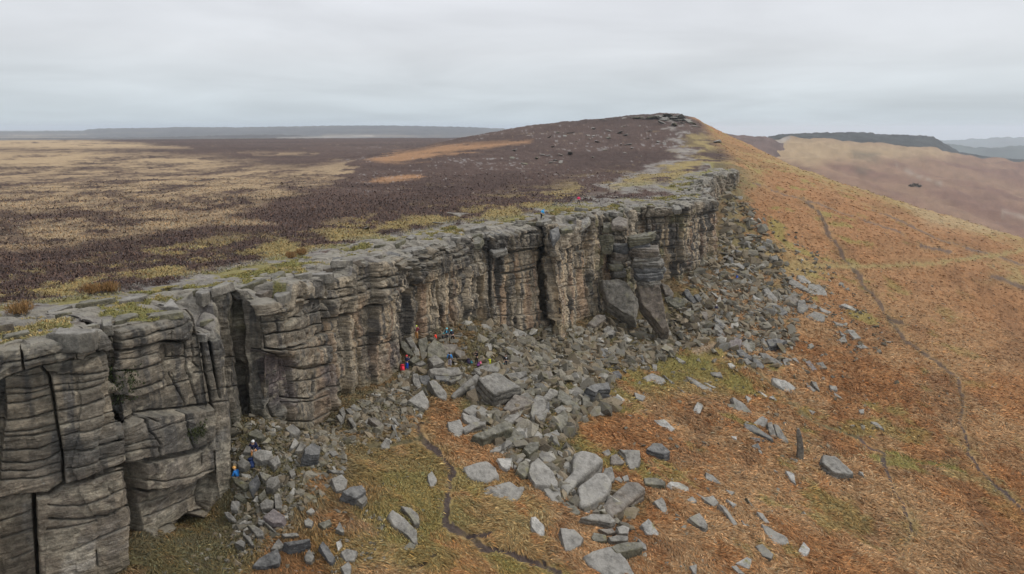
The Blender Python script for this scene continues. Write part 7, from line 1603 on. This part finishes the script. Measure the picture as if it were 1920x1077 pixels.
# (foot x, foot y, yaw deg (0 faces away from the viewer), pose, jacket, trousers, label, extras)
FOLK = [
 (763, 694, 40, 'hands_up', (.03, .035, .10), (.02, .10, .55), 'person with red hood, navy jacket and bright blue trousers standing by the red bag', dict(hood=(.65, .06, .07))),
 (781.5, 641.5, 20, 'hands_up', (.22, .03, .04), (.55, .27, .08), 'person in dark red jacket, orange trousers and yellow-green helmet', dict(helmet=(.62, .72, .08))),
 (818, 638, -80, 'sit', (.80, .06, .03), (.03, .03, .05), 'person in bright orange-red jacket sitting on top of the big pointed olive boulder', dict()),
 (829, 638, 95, 'sit', (.04, .04, .05), (.05, .05, .06), 'person in dark clothes and teal helmet, sitting near the orange-red jacket', dict(helmet=(.12, .48, .46))),
 (838, 641, 10, 'stand', (.02, .06, .10), (.02, .02, .03), 'person with pale blue helmet and light blue panel on the jacket back', dict(helmet=(.20, .68, .78), stripe=(.12, .50, .72))),
 (849, 642, -30, 'bend', (.015, .018, .03), (.015, .015, .02), 'stooping person in black with pale blue helmet', dict(helmet=(.20, .68, .78))),
 (843.5, 688, 0, 'stand', (.05, .30, .72), (.42, .40, .46), 'person in light blue jacket and pale trousers on the table-like slab', dict(hair=True)),
 (894, 684, -150, 'hands_up', (.012, .012, .016), (.012, .012, .018), 'person all in black with raised hands, standing behind the row of coloured bags', dict()),
 (948, 690, 150, 'stand', (.015, .015, .022), (.012, .014, .03), 'person in black standing alone by the long dark slab, white badge on the chest', dict(stripe=None)),
 (1015, 411, 60, 'bend', (.05, .38, .72), (.02, .02, .03), 'person in light blue jacket and dark trousers stooping on the crag top', dict(hood=(.05, .22, .50))),
 (1085, 384, -20, 'walk', (.75, .03, .12), (.012, .012, .016), 'person in crimson jacket and black trousers walking along the crag top', dict()),
 (1342.5, 589, 15, 'stand', (.02, .025, .07), (.46, .42, .34), 'person in navy top, pale trousers and white cap standing among the far talus blocks', dict(helmet=(.75, .74, .72))),
 (476, 846, 160, 'sit', (.012, .016, .05), (.42, .18, .05), 'person in navy jacket and orange-brown trousers with white cap, sitting by a pale flat stone', dict(helmet=(.62, .62, .60))),
 (446, 899, -70, 'sit', (.02, .16, .46), (.02, .02, .03), 'person in bright blue jacket and orange helmet sitting on the tilted olive slab', dict(helmet=(.80, .42, .12))),
]
ROOTS = []
for (a, b, yaw, pose, top, legs, lab, kw) in FOLK:
    p = px_spot(a, b)
    if pose != 'sit': p[2] = drop_z(p[0], p[1], p[2] + .8)
    ROOTS.append(person(p, R(-yaw), pose, top, legs, lab, **kw))
# white badge on the lone person in black
bm = bmesh.new(); bmesh.ops.create_cube(bm, size=1.0)
for w in bm.verts: w.co = Vector((w.co.x * .16, w.co.y * .02 + .195, w.co.z * .12 + 1.32))
me = bpy.data.meshes.new('badge'); bm.to_mesh(me); bm.free(); me.materials.append(cloth((.7, .7, .7))); link_mesh('badge', me, (0, 0, 0), ROOTS[8])

# ------------------------------------------------------------------ bags and rucksacks
def pack(loc, yaw, col, label, size=1.0, tilt=0.0, strap=(.03, .03, .03)):
    root = empty('rucksack', tuple(loc), yaw); tag(root, label, 'rucksack', 'bags lying below the crag'); root.rotation_euler.x = tilt
    def box(name, dims, c, mat, parent, taper=.8):
        bm = bmesh.new(); bmesh.ops.create_cube(bm, size=1.0)
        for w in bm.verts:
            s = taper if w.co.z > 0 else 1.0
            w.co = Vector((w.co.x * dims[0] * s, w.co.y * dims[1] * s, w.co.z * dims[2]))
        bmesh.ops.bevel(bm, geom=list(bm.edges), offset=min(dims) * .28, segments=3, affect='EDGES')
        for f in bm.faces: f.smooth = True
        me = bpy.data.meshes.new(name); bm.to_mesh(me); bm.free(); me.materials.append(mat)
        return link_mesh(name, me, c, parent)
    s = size
    bd = box('sack', (.36 * s, .26 * s, .52 * s), (0, 0, .26 * s), cloth(col), root)
    box('lid', (.32 * s, .26 * s, .12 * s), (0, 0, .54 * s), cloth(tuple(x * .7 for x in col)), root, .85)
    box('pocket', (.24 * s, .10 * s, .24 * s), (0, -.16 * s, .20 * s), cloth(tuple(x * .85 for x in col)), root)
    for q in (-.09, .09): box('strap', (.05 * s, .04 * s, .40 * s), (q * s, .145 * s, .30 * s), cloth(strap), root, 1.0)
for (a, b, yaw, col, lab, s, tl) in [
    (755, 697, 20, (.75, .04, .07), 'bright red bag on the ground beside the person in blue trousers', 1.35, .3), (861, 677, 60, (.012, .013, .016), 'black rucksack lying among blocks behind the person in light blue', 1.15, .9),
    (879, 684, 30, (.05, .04, .08), 'dark purple rucksack at the near end of the row of bags', 1.2, .4), (886, 684, 80, (.06, .35, .42), 'small teal and white bag in the row of bags', .8, .8), (896, 688, -40, (.25, .07, .28), 'purple bag in the row on the curved capping slab', .9, .7),
    (901, 685, 10, (.72, .16, .26), 'pink bag in the row on the curved capping slab', .8, .9), (912, 682, 30, (.015, .02, .06), 'navy rucksack beside the yellow bag', .9, .5), (917.5, 683, -20, (.78, .82, .02), 'fluorescent yellow bag at the far end of the row', 1.0, .3),
    (945.5, 690, 40, (.03, .22, .26), 'dark teal bag at the feet of the person standing alone in black', .9, 1.2), (1382, 524, 10, (.02, .10, .50), 'bright blue bag left alone on the far talus', 1.3, .3),
    (472, 878, 30, (.02, .04, .12), 'navy rucksack on the ground between the two seated climbers', 1.2, .3), (487, 846, 100, (.03, .04, .09), 'small dark rucksack on the pale flat stone', .8, 1.1), (443, 902, 0, (.02, .32, .46), 'turquoise bag lying on the tilted olive slab', .7, 1.0)]:
    p = px_spot(a, b); pack(p - np.array([0, 0, .03]), R(yaw), col, lab, s * 1.05, -tl * .5)
# the rucksack worn by the person in light blue
r7 = ROOTS[6]; pk = np.array(r7.location) + np.array([0, -.22, 1.02]); pack(pk, 0, (.03, .035, .05), "dark rucksack worn on the light blue jacketed person's back", .72, 0)
# freeze the figures into plain meshes
bpy.context.view_layer.update(); dg2 = bpy.context.evaluated_depsgraph_get()
done = [(o, bpy.data.meshes.new_from_object(o.evaluated_get(dg2))) for o in PENDING]
for o, me in done:
    o.modifiers.clear(); o.data = me
    me.polygons.foreach_set('use_smooth', np.ones(len(me.polygons), bool))

# ================================================================== SHRUBS ON THE LEDGES, RUSHES ON THE MOOR
def shrub(name, label, cat, px, py, w, h, n, c0, c1, blade, seed, group=None, up=0.35, out=.4):
    r_ = np.random.default_rng(seed)
    loc, nor, ob = cast(px, py); loc = np.asarray(loc, float); nor = np.asarray(nor, float)
    root = empty(name, tuple(loc)); tag(root, label, cat, group)
    o_dir = np.array([nor[0], nor[1], 0]); o_dir = o_dir / (np.linalg.norm(o_dir) + 1e-6) * out
    # stems
    sv, sf = [], []; tips = []
    for i in range(14):
        a = r_.uniform(0, 6.28); t = np.array([math.cos(a) * w * .42, math.sin(a) * w * .42, h * r_.uniform(.35, .85)]) + o_dir
        b = t * .5 + np.array([0, 0, .08 * h]); tips += [t, b]
        for p, q, ra, rb in ((np.zeros(3), b, .03, .02), (b, t, .02, .008)):
            d = q - p; u = np.cross(d, [0, 0, 1.0]); u /= np.linalg.norm(u) + 1e-6; v = np.cross(d, u); v /= np.linalg.norm(v) + 1e-6; k = len(sv)
            for c, rr_ in ((p, ra), (q, rb)):
                for m_ in range(4): sv.append(c + rr_ * (math.cos(m_ * 1.571) * u + math.sin(m_ * 1.571) * v))
            for m_ in range(4): sf.append((k + m_, k + (m_ + 1) % 4, k + 4 + (m_ + 1) % 4, k + 4 + m_))
    me = bpy.data.meshes.new('stem'); fill_mesh(me, np.array(sv), np.array(sf), 4, True); me.materials.append(plain('bark', (.09, .07, .05))); link_mesh('stem', me, (0, 0, 0), root)
    # leaves in clumps about the twigs
    cen = np.array(tips)[r_.integers(0, len(tips), n)] + r_.normal(0, .17, (n, 3)) * [w, w, h * .9] + o_dir * .2
    cen[:, 2] = np.maximum(cen[:, 2], -.1)
    d = r_.normal(0, 1, (n, 3)); d[:, 2] += up * 3; d /= np.linalg.norm(d, axis=1)[:, None]
    s = np.cross(d, r_.normal(0, 1, (n, 3))); s /= np.linalg.norm(s, axis=1)[:, None]
    L, W = blade; ln = L * r_.uniform(.6, 1.4, n)[:, None]; wd = W * r_.uniform(.6, 1.4, n)[:, None]
    V = np.stack([cen - s * wd * .5, cen + s * wd * .5, cen + d * ln + s * wd * .3, cen + d * ln - s * wd * .3], 1).reshape(-1, 3)
    F = np.arange(4 * n).reshape(-1, 4)
    col = np.asarray(c0) + (np.asarray(c1) - np.asarray(c0)) * r_.random((n, 1)); col = col * np.exp(r_.normal(0, .3, (n, 1)))
    me = bpy.data.meshes.new('foliage'); fill_mesh(me, V, F, 4, False, np.repeat(col, 4, 0)); me.materials.append(M_LEAF); link_mesh('foliage', me, (0, 0, 0), root)
shrub('holly_bush', 'dark green bush growing in the long vertical crack of the nearest buttress', 'bush', 233, 752, 1.5, 2.5, 5200, (.022, .030, .012), (.045, .055, .022), (.13, .08), 71, out=.45)
shrub('holly_bush', 'small dark bush on the ledge under the overlap near the buttress corner', 'bush', 374, 826, 1.35, 1.4, 3000, (.025, .033, .014), (.055, .06, .026), (.11, .07), 72, out=.7)
for i, (a, b, lab) in enumerate([(178, 549, 'tall rust-brown rush tuft beside the wet pavement'), (206, 547, 'broad rust-brown rush tussock, right one of a neighbouring pair'), (38, 588, 'dark brown rush tuft at the near end of the turf'), (548, 484, 'orange-brown tussock where the pavement narrows'), (566, 478, 'low orange tussock next to the narrowing pavement')]):
    shrub('rush_tuft', lab, 'rush tuft', a, b, .95, .34, 600, (.20, .105, .045), (.27, .18, .08), (.38, .03), 80 + i, 'rush tufts behind the rim', .8, 0.0)

# ================================================================== ROCKS ON THE HEATHER HILL AND ITS SUMMIT
HILLP = []
for i in range(5):
    bm = bmesh.new(); v, f = PROTO[i]
    vs = [bm.verts.new(q * [1.5, 1.3, 1.0]) for q in v]
    for t_ in f: bm.faces.new([vs[j] for j in t_])
    HILLP.append(rock_mesh('outcrop_rock', bm, .8, KEYS['gpgwm'[i]][1], 700 + i, 1.0, .05, 6))
rh = np.random.default_rng(21)
def put_rock(px, py, size, lab, grp, cat='rock', name='outcrop_rock'):
    g, d = ground_hit([px], [py]); p = g[0]
    if d[0] > 680: return
    o = link_mesh(name, HILLP[rh.integers(5)], tuple(p + np.array([0, 0, .05 * size])))
    s = size * d[0] / FPX; o.scale = (s * rh.uniform(.9, 1.5), s * rh.uniform(.8, 1.2), s * rh.uniform(.45, .8)); o.rotation_euler = (rh.normal(0, .2), rh.normal(0, .2), rh.uniform(0, 6.28))
    tag(o, lab, cat, grp)
for _ in range(46):
    a = rh.uniform(960, 1270); b = np.interp(a, [960, 1100, 1270], [262, 240, 226]) + rh.gamma(2.0, 14)
    put_rock(a, b, rh.uniform(4, 11), 'small pale rock showing through heather on the upper hill', 'pale rocks scattered over the heather hill')
for a, b, s in [(1234, 221, 15), (1248, 220, 18), (1262, 222, 16), (1274, 223, 17), (1284, 225, 16), (1243, 224, 12), (1270, 228, 12), (1290, 228, 12), (1222, 223, 10), (1200, 222, 9), (1185, 221, 9), (1300, 234, 10), (1278, 232, 10), (1170, 223, 8), (1238, 222, 17), (1255, 222, 17), (1268, 224, 18), (1280, 226, 18), (1291, 230, 16), (1228, 223.5, 16), (1246, 226, 18), (1210, 224, 13), (1192, 223, 13), (1150, 224, 9), (1130, 226, 9), (1304, 238, 12), (1262, 236, 12), (1240, 232, 12)]:
    put_rock(a, b, s, 'weathered rock of the low crag crowning the hill summit', 'rocks crowning the hill summit')
for a, b, s, lab in [(852, 417, 24, 'pale flat boulder on the heather edge above the tall wall, nearest of its pair'), (862, 412, 20, 'grey boulder lying against the pale flat one on the heather edge'), (1040, 387, 7, 'tiny white stone between the two walkers on the crag top'), (1345, 268, 14, 'dark rock outcrop on the skyline shoulder right of the path'), (820, 426, 12, 'small boulder on turf behind the tall wall'), (690, 436, 12, 'small pale stone in the straw grass behind the long wall')]:
    put_rock(a, b, s, lab, 'rocks lying on the moor edge')

# ================================================================== trees in the valley
for i, (a, b, w_, h_, n_) in enumerate([(1709, 350, 4.2, 2.2, 340), (1716, 349, 5.0, 2.8, 420), (1723, 351, 4.2, 2.2, 340)]):
    if cast(a, b)[0] is not None: shrub('valley_tree', ['small dark bushy tree of the valley clump, nearest the crag', 'tallest dark bushy tree in the middle of the valley clump', 'low dark bushy tree at the far end of the valley clump', 'lone dark bushy tree high on the valley hillside'][i], 'tree', a, b, w_, h_, n_, (.10, .088, .07), (.15, .125, .10), (1.0, .8), 90 + i, None, .3, 0.0)

# ================================================================== THE AIR
def build_haze():
    bm = bmesh.new(); bmesh.ops.create_cube(bm, size=1.0)
    me = bpy.data.meshes.new('haze'); bm.to_mesh(me); bm.free()
    o = bpy.data.objects.new('haze', me); COL.objects.link(o); o['kind'] = 'stuff'
    o['label'] = 'thin pale moorland haze'
    z0, z1 = -760.0, 60.0
    o.scale = (64000, 64000, z1 - z0); o.location = (0, 0, (z0 + z1) / 2)
    m_ = bpy.data.materials.new('haze'); m_.use_nodes = True; t = m_.node_tree; t.nodes.clear()
    ou = N('ShaderNodeOutputMaterial', t); v = N('ShaderNodeVolumePrincipled', t)
    v.inputs['Color'].default_value = (.80, .90, 1.0, 1); v.inputs['Density'].default_value = HAZE; v.inputs['Anisotropy'].default_value = 0.2
    t.links.new(v.outputs[0], ou.inputs['Volume']); me.materials.append(m_)
HAZE = 0.000095
build_haze()
